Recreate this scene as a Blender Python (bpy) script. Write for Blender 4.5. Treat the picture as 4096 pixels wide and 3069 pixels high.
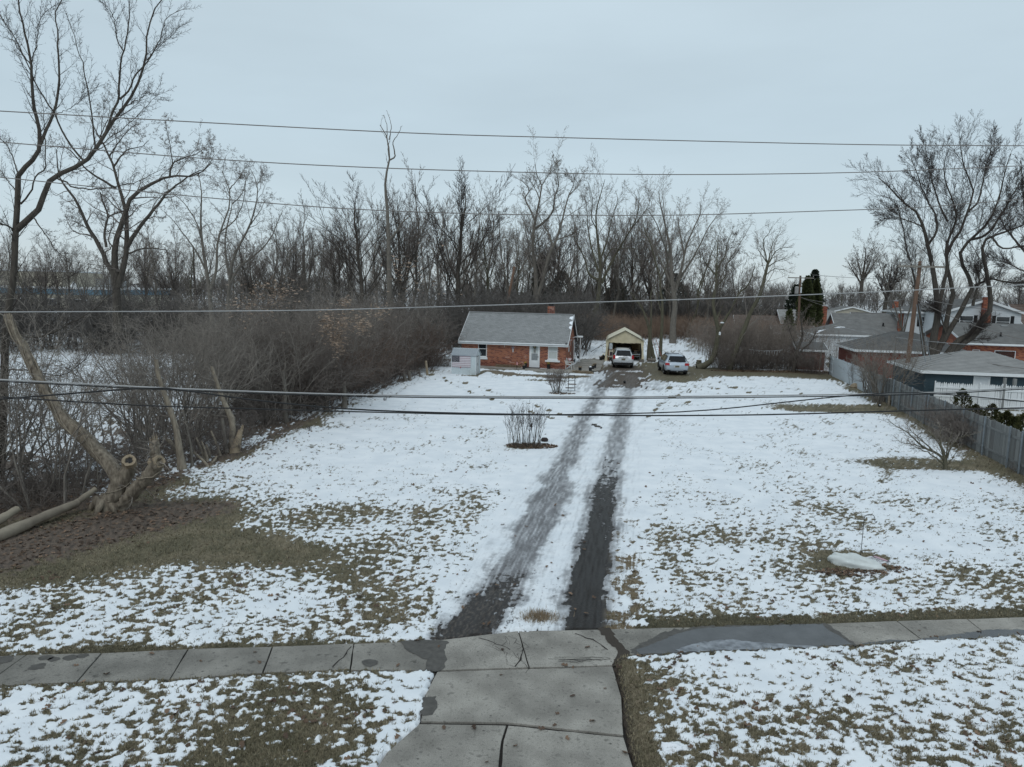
import bpy, math, random
import numpy as np
from mathutils import Vector, Matrix

for _o in list(bpy.data.objects):
    bpy.data.objects.remove(_o)
scene = bpy.context.scene
COL = scene.collection

# ---------------------------------------------------------------- camera
CAM_H = 6.6
PITCH = math.atan((1534.5 - 1165.0) / 2880.0)
ROLL = math.radians(1.2)
cam_d = bpy.data.cameras.new('camera')
cam_d.sensor_width = 36.0
cam_d.lens = 25.3125
cam_d.clip_start = 0.1
cam_d.clip_end = 9000
cam = bpy.data.objects.new('camera', cam_d)
COL.objects.link(cam)
cam.location = (0, 0, CAM_H)
cam.rotation_euler = (Matrix.Rotation(math.pi / 2 - PITCH, 3, 'X') @ Matrix.Rotation(ROLL, 3, 'Z')).to_euler()
scene.camera = cam

# ---------------------------------------------------------------- sky and light (overcast winter day)
SUN_EL, SUN_AZ = math.radians(48), math.radians(200)
world = bpy.data.worlds.new('World')
scene.world = world
world.use_nodes = True
wn, wl = world.node_tree.nodes, world.node_tree.links
wn.clear()
w_out = wn.new('ShaderNodeOutputWorld')
w_sky = wn.new('ShaderNodeTexSky')
w_sky.sky_type = 'NISHITA'
w_sky.sun_disc = False
w_sky.sun_elevation = SUN_EL
w_sky.sun_rotation = SUN_AZ
w_bg1 = wn.new('ShaderNodeBackground')
w_bg1.inputs['Strength'].default_value = 0.010
wl.new(w_sky.outputs['Color'], w_bg1.inputs['Color'])
w_geo = wn.new('ShaderNodeTexCoord')
w_sep = wn.new('ShaderNodeSeparateXYZ')
wl.new(w_geo.outputs['Generated'], w_sep.inputs[0])
w_ramp = wn.new('ShaderNodeValToRGB')          # overcast layer: colour by elevation
w_map = wn.new('ShaderNodeMapRange')
w_map.inputs['From Min'].default_value = 0.0
w_map.inputs['From Max'].default_value = 0.6
wl.new(w_sep.outputs['Z'], w_map.inputs['Value'])
wl.new(w_map.outputs[0], w_ramp.inputs[0])
cr = w_ramp.color_ramp
cr.elements[0].position = 0.0; cr.elements[0].color = (0.60, 0.685, 0.718, 1)
cr.elements[1].position = 1.0; cr.elements[1].color = (0.59, 0.70, 0.765, 1)
e = cr.elements.new(0.12); e.color = (0.548, 0.655, 0.712, 1)
e = cr.elements.new(0.35); e.color = (0.522, 0.64, 0.710, 1)
w_cmap = wn.new('ShaderNodeMapping')
w_cmap.inputs['Scale'].default_value = (1.2, 1.2, 5.0)
w_cmap.inputs['Rotation'].default_value = (0.1, 0.05, 0.3)
wl.new(w_geo.outputs['Generated'], w_cmap.inputs[0])
w_noi = wn.new('ShaderNodeTexNoise')
w_noi.inputs['Scale'].default_value = 1.6
w_noi.inputs['Detail'].default_value = 5
wl.new(w_cmap.outputs[0], w_noi.inputs['Vector'])
w_m2 = wn.new('ShaderNodeMapRange')
w_m2.inputs['From Min'].default_value = 0.3
w_m2.inputs['From Max'].default_value = 0.7
w_m2.inputs['To Min'].default_value = 0.93
w_m2.inputs['To Max'].default_value = 1.06
wl.new(w_noi.outputs[0], w_m2.inputs['Value'])
w_mul = wn.new('ShaderNodeVectorMath'); w_mul.operation = 'SCALE'
wl.new(w_ramp.outputs[0], w_mul.inputs[0])
wl.new(w_m2.outputs[0], w_mul.inputs['Scale'])
w_bg2 = wn.new('ShaderNodeBackground')
w_bg2.inputs['Strength'].default_value = 0.97
wl.new(w_mul.outputs[0], w_bg2.inputs['Color'])
w_add = wn.new('ShaderNodeAddShader')
wl.new(w_bg1.outputs[0], w_add.inputs[0]); wl.new(w_bg2.outputs[0], w_add.inputs[1])
wl.new(w_add.outputs[0], w_out.inputs['Surface'])

sun_d = bpy.data.lights.new('sun', 'SUN')
sun_d.energy = 0.75
sun_d.angle = math.radians(25)
sun_d.color = (1.0, 0.985, 0.96)
sun = bpy.data.objects.new('sun', sun_d)
COL.objects.link(sun)
_sd = Vector((math.sin(SUN_AZ) * math.cos(SUN_EL), math.cos(SUN_AZ) * math.cos(SUN_EL), math.sin(SUN_EL)))
sun.rotation_euler = (-_sd).to_track_quat('-Z', 'Y').to_euler()
sun.location = (0, 0, 60)

scene.view_settings.view_transform = 'Standard'
scene.view_settings.look = 'None'
scene.view_settings.exposure = 0.0
scene.view_settings.gamma = 1.0
scene.view_settings.use_curve_mapping = False
scene.cycles.max_bounces = 5
scene.cycles.diffuse_bounces = 3
scene.cycles.glossy_bounces = 2
scene.cycles.transparent_max_bounces = 6

# ---------------------------------------------------------------- surveying helpers
CP, SP = math.cos(PITCH), math.sin(PITCH)
F = 2880.0
CR, SR = math.cos(ROLL), math.sin(ROLL)
def ray(px, py):
    u = (np.asarray(px, float) - 2048.0) / F
    v = (1534.5 - np.asarray(py, float)) / F
    u, v = u * CR - v * SR, u * SR + v * CR
    return u, CP + v * SP, -SP + v * CP
def G(px, py, z=0.0):
    """ground (or height z) point seen at a pixel of the survey photo"""
    u, fy, fz = ray(px, py)
    t = (z - CAM_H) / fz
    return np.stack([u * t, fy * t, np.zeros_like(u * t) + z], -1)
def P(px, py, Y):
    """point at distance Y"""
    u, fy, fz = ray(px, py)
    t = np.asarray(Y, float) / fy
    return np.stack([u * t, fy * t, CAM_H + fz * t], -1)
def pix(x, y, z=0.0):
    """where a place projects, used to look survey maps up"""
    x = np.asarray(x, float); y = np.asarray(y, float); dz = np.asarray(z, float) - CAM_H
    d = y * CP - dz * SP
    up = y * SP + dz * CP
    d = np.maximum(d, 0.05)
    a, b = x / d, up / d
    return 2048 + F * (a * CR + b * SR), 1534.5 - F * (b * CR - a * SR)

def V3(p): return Vector((float(p[0]), float(p[1]), float(p[2])))

# ---------------------------------------------------------------- numpy noise
def _hash(ix, iy, seed):
    n = (ix.astype(np.int64) * 374761393 + iy.astype(np.int64) * 668265263 + seed * 1274126177) & 0xFFFFFFFF
    n = ((n ^ (n >> 13)) * 1274126177) & 0xFFFFFFFF
    n = (n ^ (n >> 16)) & 0xFFFFFFFF
    return n.astype(np.float64) / 4294967295.0
def perlin(x, y, seed=0):
    x0 = np.floor(x); y0 = np.floor(y)
    fx, fy = x - x0, y - y0
    ux = fx * fx * fx * (fx * (fx * 6 - 15) + 10); uy = fy * fy * fy * (fy * (fy * 6 - 15) + 10)
    def g(ix, iy, dx, dy):
        a = _hash(ix, iy, seed) * 2 * np.pi
        return np.cos(a) * dx + np.sin(a) * dy
    a = g(x0, y0, fx, fy); b = g(x0 + 1, y0, fx - 1, fy)
    c = g(x0, y0 + 1, fx, fy - 1); d = g(x0 + 1, y0 + 1, fx - 1, fy - 1)
    return (a + (b - a) * ux) * (1 - uy) + (c + (d - c) * ux) * uy
def fbm(x, y, size, octs=4, seed=0, gain=0.5):
    s = 0.0; a = 1.0; n = 0.0; f = 1.0 / size
    for o in range(octs):
        s = s + a * perlin(x * f, y * f, seed + o * 17); n += a * a
        a *= gain; f *= 2.03
    return s / math.sqrt(n) / 0.27           # about unit variance
def uni(n):                                   # to uniform 0..1
    return 1.0 / (1.0 + np.exp(-1.7 * n))
def sstep(a, b, x):
    t = np.clip((x - a) / (b - a), 0, 1)
    return t * t * (3 - 2 * t)
def poly_dist(x, y, pts):
    """distance to polyline, signed side, arc position"""
    pts = np.asarray(pts, float)[:, :2]
    best = np.full(x.shape, 1e9); side = np.zeros(x.shape); arc = np.zeros(x.shape)
    acc = 0.0
    for a, b in zip(pts[:-1], pts[1:]):
        d = b - a; L = math.hypot(*d)
        t = np.clip(((x - a[0]) * d[0] + (y - a[1]) * d[1]) / (L * L), 0, 1)
        ex, ey = x - (a[0] + t * d[0]), y - (a[1] + t * d[1])
        q = np.hypot(ex, ey)
        m = q < best
        best = np.where(m, q, best)
        side = np.where(m, np.sign(ex * d[1] - ey * d[0]), side)     # + = right of travel
        arc = np.where(m, acc + t * L, arc)
        acc += L
    return best, side, arc
def in_poly(x, y, pts):
    pts = np.asarray(pts, float)[:, :2]
    ins = np.zeros(x.shape, bool)
    n = len(pts)
    for i in range(n):
        x1, y1 = pts[i]; x2, y2 = pts[(i + 1) % n]
        if y1 == y2: continue
        c = ((y1 > y) != (y2 > y)) & (x < (x2 - x1) * (y - y1) / (y2 - y1) + x1)
        ins ^= c
    return ins
def poly_sd(x, y, pts):
    p = list(pts) + [pts[0]]
    d, _, _ = poly_dist(x, y, p)
    return np.where(in_poly(x, y, pts), -d, d)

# ---------------------------------------------------------------- materials
MATS = {}
def mat(name, col, rough=0.85, var=0.25, scale=6.0, bump=0.0, metal=0.0, spec=0.3, col2=None, coords='Object', bscale=None, stretch=None, attr=None):
    if name in MATS: return MATS[name]
    m = bpy.data.materials.new(name); m.use_nodes = True
    n, l = m.node_tree.nodes, m.node_tree.links
    b = n['Principled BSDF']
    b.inputs['Roughness'].default_value = rough
    b.inputs['Metallic'].default_value = metal
    b.inputs['Specular IOR Level'].default_value = spec
    tc = n.new('ShaderNodeTexCoord')
    src = tc.outputs[coords]
    if stretch:
        mp = n.new('ShaderNodeMapping'); mp.inputs['Scale'].default_value = stretch
        l.new(src, mp.inputs[0]); src = mp.outputs[0]
    noi = n.new('ShaderNodeTexNoise'); noi.inputs['Scale'].default_value = scale; noi.inputs['Detail'].default_value = 6
    noi.inputs['Roughness'].default_value = 0.6
    l.new(src, noi.inputs['Vector'])
    rp = n.new('ShaderNodeValToRGB')
    rp.color_ramp.elements[0].position = 0.3; rp.color_ramp.elements[1].position = 0.7
    c2 = col2 if col2 else tuple(min(1, c * (1 + var)) for c in col)
    c1 = col if col2 else tuple(c * (1 - var) for c in col)
    rp.color_ramp.elements[0].color = (*c1, 1); rp.color_ramp.elements[1].color = (*c2, 1)
    l.new(noi.outputs[0], rp.inputs[0])
    if attr:
        at = n.new('ShaderNodeAttribute'); at.attribute_name = attr
        mx = n.new('ShaderNodeMix'); mx.data_type = 'RGBA'; mx.blend_type = 'MULTIPLY'; mx.inputs[0].default_value = 1.0
        l.new(rp.outputs[0], mx.inputs[6]); l.new(at.outputs['Color'], mx.inputs[7])
        l.new(mx.outputs[2], b.inputs['Base Color'])
    else:
        l.new(rp.outputs[0], b.inputs['Base Color'])
    if bump:
        n2 = n.new('ShaderNodeTexNoise'); n2.inputs['Scale'].default_value = bscale or scale * 4; n2.inputs['Detail'].default_value = 5
        l.new(src, n2.inputs['Vector'])
        bp = n.new('ShaderNodeBump'); bp.inputs['Strength'].default_value = min(1.0, bump); bp.inputs['Distance'].default_value = 0.02
        l.new(n2.outputs[0], bp.inputs['Height']); l.new(bp.outputs[0], b.inputs['Normal'])
    MATS[name] = m
    return m

# ---------------------------------------------------------------- objects and meshes
def tag(o, label=None, cat=None, group=None, kind=None):
    if label: o['label'] = label
    if cat: o['category'] = cat
    if group: o['group'] = group
    if kind: o['kind'] = kind
    return o
def thing(name, label, cat, loc=(0, 0, 0), rz=0.0, group=None):
    o = bpy.data.objects.new(name, None); COL.objects.link(o)
    o.empty_display_size = 0.2
    o.location = V3(loc); o.rotation_euler = (0, 0, rz)
    return tag(o, label, cat, group)
def link(name, me, parent=None, loc=None, rz=0.0):
    o = bpy.data.objects.new(name, me); COL.objects.link(o)
    if parent is not None: o.parent = parent
    if loc is not None: o.location = V3(loc)
    if rz: o.rotation_euler = (0, 0, rz)
    return o
def copy_tree(o, parent=None):
    c = o.copy(); COL.objects.link(c)
    if parent is not None: c.parent = parent
    for ch in list(o.children): copy_tree(ch, c)
    return c
def np_mesh(name, verts, faces, mats, smooth=False, midx=None):
    """faces: int array [m,3] or [m,4], or a list of such arrays"""
    me = bpy.data.meshes.new(name)
    fl = faces if isinstance(faces, list) else [faces]
    fl = [f for f in fl if len(f)]
    verts = np.asarray(verts, np.float32)
    me.vertices.add(len(verts)); me.vertices.foreach_set('co', verts.ravel())
    nl = sum(f.size for f in fl); nf = sum(len(f) for f in fl)
    me.loops.add(nl); me.polygons.add(nf)
    me.loops.foreach_set('vertex_index', np.concatenate([f.ravel() for f in fl]).astype(np.int32))
    tot = np.concatenate([np.full(len(f), f.shape[1]) for f in fl]).astype(np.int32)
    st = np.concatenate([[0], np.cumsum(tot)[:-1]]).astype(np.int32)
    me.polygons.foreach_set('loop_start', st)
    try: me.polygons.foreach_set('loop_total', tot)
    except Exception: pass
    if smooth: me.polygons.foreach_set('use_smooth', np.ones(nf, bool))
    for m in (mats if isinstance(mats, (list, tuple)) else [mats]): me.materials.append(m)
    if midx is not None: me.polygons.foreach_set('material_index', np.asarray(midx, np.int32))
    me.update(calc_edges=True)
    return me

class MB:
    """collects simple solids and links them as ONE mesh object"""
    def __init__(s): s.v = []; s.f = []; s.m = []; s.mi = 0
    def add(s, vs, fs):
        b = len(s.v); s.v += [tuple(map(float, p)) for p in vs]
        for f in fs: s.f.append(tuple(b + i for i in f)); s.m.append(s.mi)
        return s
    def box(s, x0, x1, y0, y1, z0, z1):
        v = [(x0,y0,z0),(x1,y0,z0),(x1,y1,z0),(x0,y1,z0),(x0,y0,z1),(x1,y0,z1),(x1,y1,z1),(x0,y1,z1)]
        return s.add(v, [(0,3,2,1),(4,5,6,7),(0,1,5,4),(1,2,6,5),(2,3,7,6),(3,0,4,7)])
    def obox(s, c, ax, ay, az):
        """oriented box: centre and three half-axis vectors"""
        c, ax, ay, az = map(Vector, (c, ax, ay, az))
        v = [c+sx*ax+sy*ay+sz*az for sz in (-1,1) for sx,sy in ((-1,-1),(1,-1),(1,1),(-1,1))]
        return s.add(v, [(0,3,2,1),(4,5,6,7),(0,1,5,4),(1,2,6,5),(2,3,7,6),(3,0,4,7)])
    def bar(s, a, b, r, n=6, r2=None):
        a, b = Vector(a), Vector(b); t = (b - a).normalized()
        u = t.cross(Vector((0,0,1)) if abs(t.z) < 0.9 else Vector((1,0,0))).normalized(); w = t.cross(u)
        r2 = r if r2 is None else r2
        v = [a + r*(math.cos(k*2*math.pi/n)*u + math.sin(k*2*math.pi/n)*w) for k in range(n)] + \
            [b + r2*(math.cos(k*2*math.pi/n)*u + math.sin(k*2*math.pi/n)*w) for k in range(n)]
        f = [(k, (k+1)%n, n+(k+1)%n, n+k) for k in range(n)] + [tuple(range(n))[::-1], tuple(range(n, 2*n))]
        return s.add(v, f)
    def path(s, pts, r, n=6):
        for a, b in zip(pts[:-1], pts[1:]): s.bar(a, b, r, n)
        return s
    def poly(s, pts, h=None, d=(0, 0, 1)):
        """flat polygon, or prism when h given (extruded along d)"""
        n = len(pts)
        if h is None: return s.add(pts, [tuple(range(n))])
        d = Vector(d) * h
        v = [Vector(p) for p in pts] + [Vector(p) + d for p in pts]
        return s.add(v, [tuple(range(n))[::-1], tuple(range(n, 2*n))] + [(i, (i+1)%n, n+(i+1)%n, n+i) for i in range(n)])
    def lathe(s, prof, c=(0,0,0), n=12):
        b = []; f = []
        for r, z in prof:
            for k in range(n): b.append((c[0]+r*math.cos(k*2*math.pi/n), c[1]+r*math.sin(k*2*math.pi/n), c[2]+z))
        for j in range(len(prof)-1):
            for k in range(n): f.append((j*n+k, j*n+(k+1)%n, (j+1)*n+(k+1)%n, (j+1)*n+k))
        f.append(tuple(range(n))[::-1]); f.append(tuple(range((len(prof)-1)*n, len(prof)*n)))
        return s.add(b, f)
    def mesh(s, name, m, smooth=False):
        me = bpy.data.meshes.new(name); me.from_pydata(s.v, [], s.f)
        for q in (m if isinstance(m, (list, tuple)) else [m]): me.materials.append(q)
        if any(s.m): me.polygons.foreach_set('material_index', s.m)
        if smooth: me.polygons.foreach_set('use_smooth', [True]*len(s.f))
        me.validate(); me.update()
        return me
    def build(s, name, m, parent=None, smooth=False, loc=None, bevel=0):
        o = link(name, s.mesh(name, m, smooth), parent, loc)
        if bevel:
            bv = o.modifiers.new('bevel', 'BEVEL'); bv.width = bevel; bv.segments = 2; bv.limit_method = 'ANGLE'
        return o
# ---------------------------------------------------------------- branch growing (vectorised)
def unit(v): return v / np.maximum(np.linalg.norm(v, axis=-1, keepdims=True), 1e-9)
def tubes(Pn, Rn, S, apex=False):
    """tapered tubes as triangles; apex=True ends each in a point"""
    N, K, _ = Pn.shape
    T = unit(np.gradient(Pn, axis=1)) if K > 2 else unit(np.repeat(Pn[:, 1:] - Pn[:, :1], 2, 1))
    M = unit(Pn[:, -1] - Pn[:, 0])
    ref = np.where(np.abs(M[:, 2:3]) < 0.75, np.array([[0.05, 0.08, 1.0]]), np.array([[1.0, 0.23, 0.02]]))[:, None, :]
    U = unit(np.cross(T, np.broadcast_to(ref, T.shape))); W = np.cross(T, U)
    a = 2 * np.pi * np.arange(S) / S
    V = Pn[:, :, None, :] + Rn[:, :, None, None] * (np.cos(a)[None, None, :, None] * U[:, :, None, :] + np.sin(a)[None, None, :, None] * W[:, :, None, :])
    s = np.arange(S)[None, None, :]; s2 = (s + 1) % S
    if apex:
        V = V[:, :K - 1].reshape(N, (K - 1) * S, 3)
        V = np.concatenate([V, Pn[:, -1:]], 1); st = (K - 1) * S + 1
        base = (np.arange(N) * st)[:, None, None]
        out = []
        if K > 2:
            k = (np.arange(K - 2) * S)[None, :, None]
            A, B, C, D = (np.broadcast_to(base + k + q, (N, K - 2, S)) for q in (s, s2, S + s2, S + s))
            out += [np.stack([A, B, C], -1).reshape(-1, 3), np.stack([A, C, D], -1).reshape(-1, 3)]
        kk = (K - 2) * S
        A, B = (np.broadcast_to(base + kk + q, (N, 1, S)) for q in (s, s2)); C = np.broadcast_to(base + st - 1, (N, 1, S))
        out.append(np.stack([A, B, C], -1).reshape(-1, 3))
        return V.reshape(-1, 3), np.concatenate(out)
    base = (np.arange(N) * K * S)[:, None, None]
    k = (np.arange(K - 1) * S)[None, :, None]
    A, B, C, D = (np.broadcast_to(base + k + q, (N, K - 1, S)) for q in (s, s2, S + s2, S + s))
    return V.reshape(-1, 3), np.concatenate([np.stack([A, B, C], -1).reshape(-1, 3), np.stack([A, C, D], -1).reshape(-1, 3)])
def join(parts):
    vs, fs, b = [], [], 0
    for v, f in parts:
        vs.append(v); fs.append(f + b); b += len(v)
    return np.concatenate(vs), np.concatenate(fs)
def sprout(rng, Pp, Rp, n, t0, t1, ang, lenr, K, rr=0.6, up=0.1, wig=0.15, rtip=0.004, rmax=9, fall=0.5, lmin=0.0, zbias=0.0):
    N, Kp, _ = Pp.shape
    seg = np.linalg.norm(np.diff(Pp, axis=1), axis=-1); L = seg.sum(1)
    t = t0 + (t1 - t0) * ((np.arange(n)[None, :] + rng.random((N, n))) / n)
    f = np.clip(t, 0, 0.9999) * (Kp - 1); i = f.astype(int); w = (f - i)[..., None]
    ar = np.arange(N)[:, None]
    A, B = Pp[ar, i], Pp[ar, i + 1]
    base = A + (B - A) * w
    rad = Rp[ar, i] + (Rp[ar, i + 1] - Rp[ar, i]) * w[..., 0]
    T = unit(B - A)
    U = unit(np.cross(T, np.array([0.31, 0.52, 0.79]))); W = np.cross(T, U)
    az = (np.arange(n)[None, :] * 2.4 + rng.random((N, 1)) * 6.28 + rng.normal(0, 0.6, (N, n)))[..., None]
    a = (ang[0] + (ang[1] - ang[0]) * rng.random((N, n)))[..., None]
    d = T * np.cos(a) + (U * np.cos(az) + W * np.sin(az)) * np.sin(a)
    d[..., 2] += zbias; d = unit(d)
    ln = np.maximum(L[:, None] * lenr * (1 - fall * t) * (0.65 + 0.7 * rng.random((N, n))), lmin)
    M = N * n
    d = d.reshape(M, 3); ln = ln.reshape(M); pos = base.reshape(M, 3)
    out = np.empty((M, K, 3)); out[:, 0] = pos
    step = (ln / (K - 1))[:, None]
    for k in range(1, K):
        d = d + rng.normal(0, wig, (M, 3)); d[:, 2] += up; d = unit(d)
        pos = pos + d * step; out[:, k] = pos
    r0 = np.minimum(rad.reshape(M) * rr, rmax)
    s = np.linspace(0, 1, K)[None, :]
    R = np.maximum(r0[:, None] * (1 - s * 0.85), rtip * (1 - 0.5 * s))
    return out, R
def stems(rng, n, base_r, H, lean, K=7, r0=0.05, up=0.05, wig=0.08, hvar=0.3, rtip=0.006):
    a = rng.random(n) * 6.283; q = np.sqrt(rng.random(n)) * base_r
    pos = np.stack([q * np.cos(a), q * np.sin(a), np.zeros(n)], -1)
    a2 = a + rng.normal(0, 0.7, n); le = lean * rng.random(n)
    d = unit(np.stack([np.cos(a2) * le, np.sin(a2) * le, np.ones(n)], -1))
    ln = H * (1 - hvar * rng.random(n)); out = np.empty((n, K, 3)); out[:, 0] = pos
    for k in range(1, K):
        d = d + rng.normal(0, wig, (n, 3)); d[:, 2] += up; d = unit(d)
        pos = pos + d * (ln / (K - 1))[:, None]; out[:, k] = pos
    s = np.linspace(0, 1, K)[None, :]
    return out, np.maximum(r0 * (0.7 + 0.6 * rng.random((n, 1))) * (1 - 0.8 * s), rtip)
def resample(pts, K):
    pts = np.asarray(pts, float)
    if len(pts) > 2:                                   # smooth with Catmull-Rom before resampling
        q = np.vstack([2 * pts[0] - pts[1], pts, 2 * pts[-1] - pts[-2]]); o = []
        for i in range(1, len(q) - 2):
            for t in np.linspace(0, 1, 6, endpoint=False):
                p0, p1, p2, p3 = q[i-1], q[i], q[i+1], q[i+2]
                o.append(0.5 * (2*p1 + (p2-p0)*t + (2*p0-5*p1+4*p2-p3)*t*t + (3*p1-p0-3*p2+p3)*t**3))
        o.append(pts[-1]); pts = np.array(o)
    d = np.concatenate([[0], np.cumsum(np.linalg.norm(np.diff(pts, axis=0), axis=1))])
    u = np.linspace(0, d[-1], K)
    return np.stack([np.interp(u, d, pts[:, k]) for k in range(pts.shape[1])], -1)

BARK = {}
def bark(name, c, c2, sc=5):
    if name not in BARK:
        BARK[name] = mat(name, c, 0.95, col2=c2, scale=sc, bump=0.6, spec=0.15, stretch=(3, 3, 0.6))
    return BARK[name]
bark_dark = bark('bark_dark', (0.050, 0.044, 0.039), (0.105, 0.092, 0.078))
bark_grey = bark('bark_grey', (0.10, 0.09, 0.078), (0.20, 0.18, 0.155))
bark_moss = bark('bark_moss', (0.070, 0.068, 0.045), (0.13, 0.118, 0.088), 3)
bark_pale = bark('bark_pale', (0.17, 0.145, 0.115), (0.32, 0.275, 0.215), 4)
twig_dark = mat('twig_dark', (0.062, 0.052, 0.048), 0.95, var=0.3, scale=3, spec=0.1)
twig_brown = mat('twig_brown', (0.165, 0.142, 0.127), 0.95, var=0.35, scale=2, spec=0.1)
twig_grey = mat('twig_grey', (0.23, 0.205, 0.18), 0.95, var=0.35, scale=2, spec=0.1)
twig_red = mat('twig_red', (0.150, 0.108, 0.087), 0.95, var=0.3, scale=2, spec=0.1)
twig_mass = mat('twig_mass', (0.125, 0.114, 0.106), 0.95, var=0.4, scale=0.8, spec=0.1)

# levels: (n, t0, t1, (ang0, ang1), lenr, K, S, kwargs)
def grow(rng, base, levels):
    """base (P,R); returns list of (P,R) per level"""
    out = []; cur = base
    for (n, t0, t1, ang, lenr, K, S, kw) in levels:
        cur = sprout(rng, cur[0], cur[1], n, t0, t1, ang, lenr, K, **kw)
        out.append((cur, S))
    return out
STYLE = {
 # fan of straight limbs, dense fine top (elm)
 'vase': [(20, .20, .80, (.15, .85), .74, 9, 4, dict(up=.05, wig=.045, rr=.42, fall=.80, rmax=.075)),
          (10, .25, 1, (.25, .60), .34, 5, 3, dict(up=.06, wig=.08, rr=.55, rmax=.028)),
          (7, .15, 1, (.22, .55), .44, 3, 3, dict(up=.06, wig=.09, rr=.6, rmax=.018, rtip=.0145)),
          (4, .2, 1, (.2, .55), .55, 2, 3, dict(up=.05, wig=.1, rr=.8, rmax=.0145, rtip=.0135))],
 'round': [(17, .22, .9, (.45, 1.05), .58, 8, 4, dict(up=.10, wig=.07, rr=.45, fall=.70, rmax=.075)),
          (9, .25, 1, (.3, .65), .38, 5, 3, dict(up=.05, wig=.10, rr=.55, rmax=.028)),
          (7, .15, 1, (.3, .7), .44, 3, 3, dict(up=.05, wig=.12, rr=.6, rmax=.018, rtip=.0145)),
          (4, .2, 1, (.3, .8), .5, 2, 3, dict(up=.04, wig=.15, rr=.8, rmax=.0145, rtip=.0135))],
 'narrow': [(20, .18, .97, (.22, .5), .32, 6, 4, dict(up=.08, wig=.06, rr=.42, fall=.65, rmax=.05)),
          (8, .2, 1, (.25, .6), .42, 5, 3, dict(up=.06, wig=.10, rr=.55, rmax=.024)),
          (6, .15, 1, (.25, .7), .45, 3, 3, dict(up=.05, wig=.13, rr=.6, rmax=.018, rtip=.0145)),
          (4, .2, 1, (.25, .8), .5, 2, 3, dict(up=.05, wig=.15, rr=.8, rmax=.0145, rtip=.0135))],
 'crooked': [(9, .28, .97, (.35, .8), .46, 9, 4, dict(up=.09, wig=.19, rr=.5, fall=.5, rmax=.09)),
          (8, .25, 1, (.4, .95), .42, 6, 3, dict(up=.05, wig=.24, rr=.5, rmax=.03)),
          (7, .2, 1, (.4, 1.1), .40, 3, 3, dict(up=.05, wig=.28, rr=.6, rmax=.018, rtip=.0145)),
          (4, .3, 1, (.5, 1.2), .45, 2, 3, dict(up=.06, wig=.28, rr=.8, rmax=.0145, rtip=.0135))],
}
def make_template(seed, H, style, r0=0.26, forks=1, fork_at=0.3):
    rng = np.random.default_rng(seed)
    K = 12
    t = np.linspace(0, 1, K)
    tr = np.zeros((1, K, 3)); tr[0, :, 2] = t * H
    tr[0, :, :2] = np.cumsum(rng.normal(0, H * 0.012, (K, 2)), axis=0) * (t > 0)[:, None]
    R = (r0 * (1 - t) ** 0.85 + 0.015)[None]; R[0, 0] *= 1.5; R[0, 1] *= 1.05
    TR = [(tr, R, 8)]
    if forks:
        f = sprout(rng, tr, R, forks, fork_at, fork_at + 0.15, (.22, .42), 0.85, K, rr=.85, up=.05, wig=.05, rtip=.015, fall=.4)
        TR.append((f[0], f[1], 7)); allP = np.concatenate([tr, f[0]]); allR = np.concatenate([R, f[1]])
    else: allP, allR = tr, R
    lv = grow(rng, (allP, allR), STYLE[style])
    wood = join([tubes(p, r, s) for p, r, s in TR] + [tubes(*lv[0][0], lv[0][1])])
    crown = join([tubes(*c, s, apex=(s == 3)) for c, s in lv[1:]])
    top = np.percentile(crown[0][:, 2], 98.5); k = H / top
    return (wood[0] * k, wood[1]), (crown[0] * k, crown[1])
def hero(limbs, Y0, levels, rng, K=16, S=8, rs_=1.0):
    """limbs: list of (pixels, r0, r1, dY). The first is the trunk; each other one starts on an earlier one."""
    LP, LR, seen = [], [], []
    for j, (px, r0, r1, dy) in enumerate(limbs):
        px = np.asarray(px, float)
        y0 = Y0
        if j:
            best = 1e9
            for (sp, sy) in seen:
                d = np.hypot(sp[:, 0] - px[0, 0], sp[:, 1] - px[0, 1]); k = d.argmin()
                if d[k] < best: best = d[k]; y0 = sy[k]
        rs = resample(px, K)
        yy = y0 + dy * np.linspace(0, 1, K) ** 1.2
        seen.append((rs, yy))
        LP.append(P(rs[:, 0], rs[:, 1], yy)); LR.append((r0 + (r1 - r0) * np.linspace(0, 1, K) ** 0.8) * rs_)
    LP = np.array(LP); LR = np.array(LR)
    LP[1:, 1:-1] += rng.normal(0, 0.015, LP[1:, 1:-1].shape)
    lv = grow(rng, (LP, LR), levels)
    wood = join([tubes(LP, LR, S)])
    crown = join([tubes(*c, s, apex=(s == 3)) for c, s in lv])
    return LP, LR, wood, crown
def hero_tree(name, label, limbs, Y0, levels, seed, mw, mc, group=None, K=16, S=8, base_z=None, rs_=1.0):
    rng = np.random.default_rng(seed)
    LP, LR, wood, crown = hero(limbs, Y0, levels, rng, K, S, rs_)
    b = LP[0, 0].copy(); b[2] = 0 if base_z is None else base_z
    t = thing(name, label, 'tree', b, group=group)
    link('trunk', np_mesh(name + '_trunk', wood[0] - b, wood[1], mw, True), t)
    link('crown', np_mesh(name + '_crown', crown[0] - b, crown[1], mc), t)
    return t, LP, LR
def scatter(protos, pos, scale, rz, zs=None, pick=None, rng=None):
    """copies of prototype arrays merged into one array (for growth nobody could count)"""
    vs, fs, b = [], [], 0
    for i, p in enumerate(pos):
        v, f = protos[pick[i] if pick is not None else int(rng.integers(len(protos)))]
        c, s = math.cos(rz[i]), math.sin(rz[i])
        k = scale[i]; kz = zs[i] if zs is not None else k
        w = np.stack([(v[:, 0] * c - v[:, 1] * s) * k + p[0], (v[:, 0] * s + v[:, 1] * c) * k + p[1], v[:, 2] * kz + p[2]], -1)
        vs.append(w); fs.append(f + b); b += len(v)
    return np.concatenate(vs), np.concatenate(fs)
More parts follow.
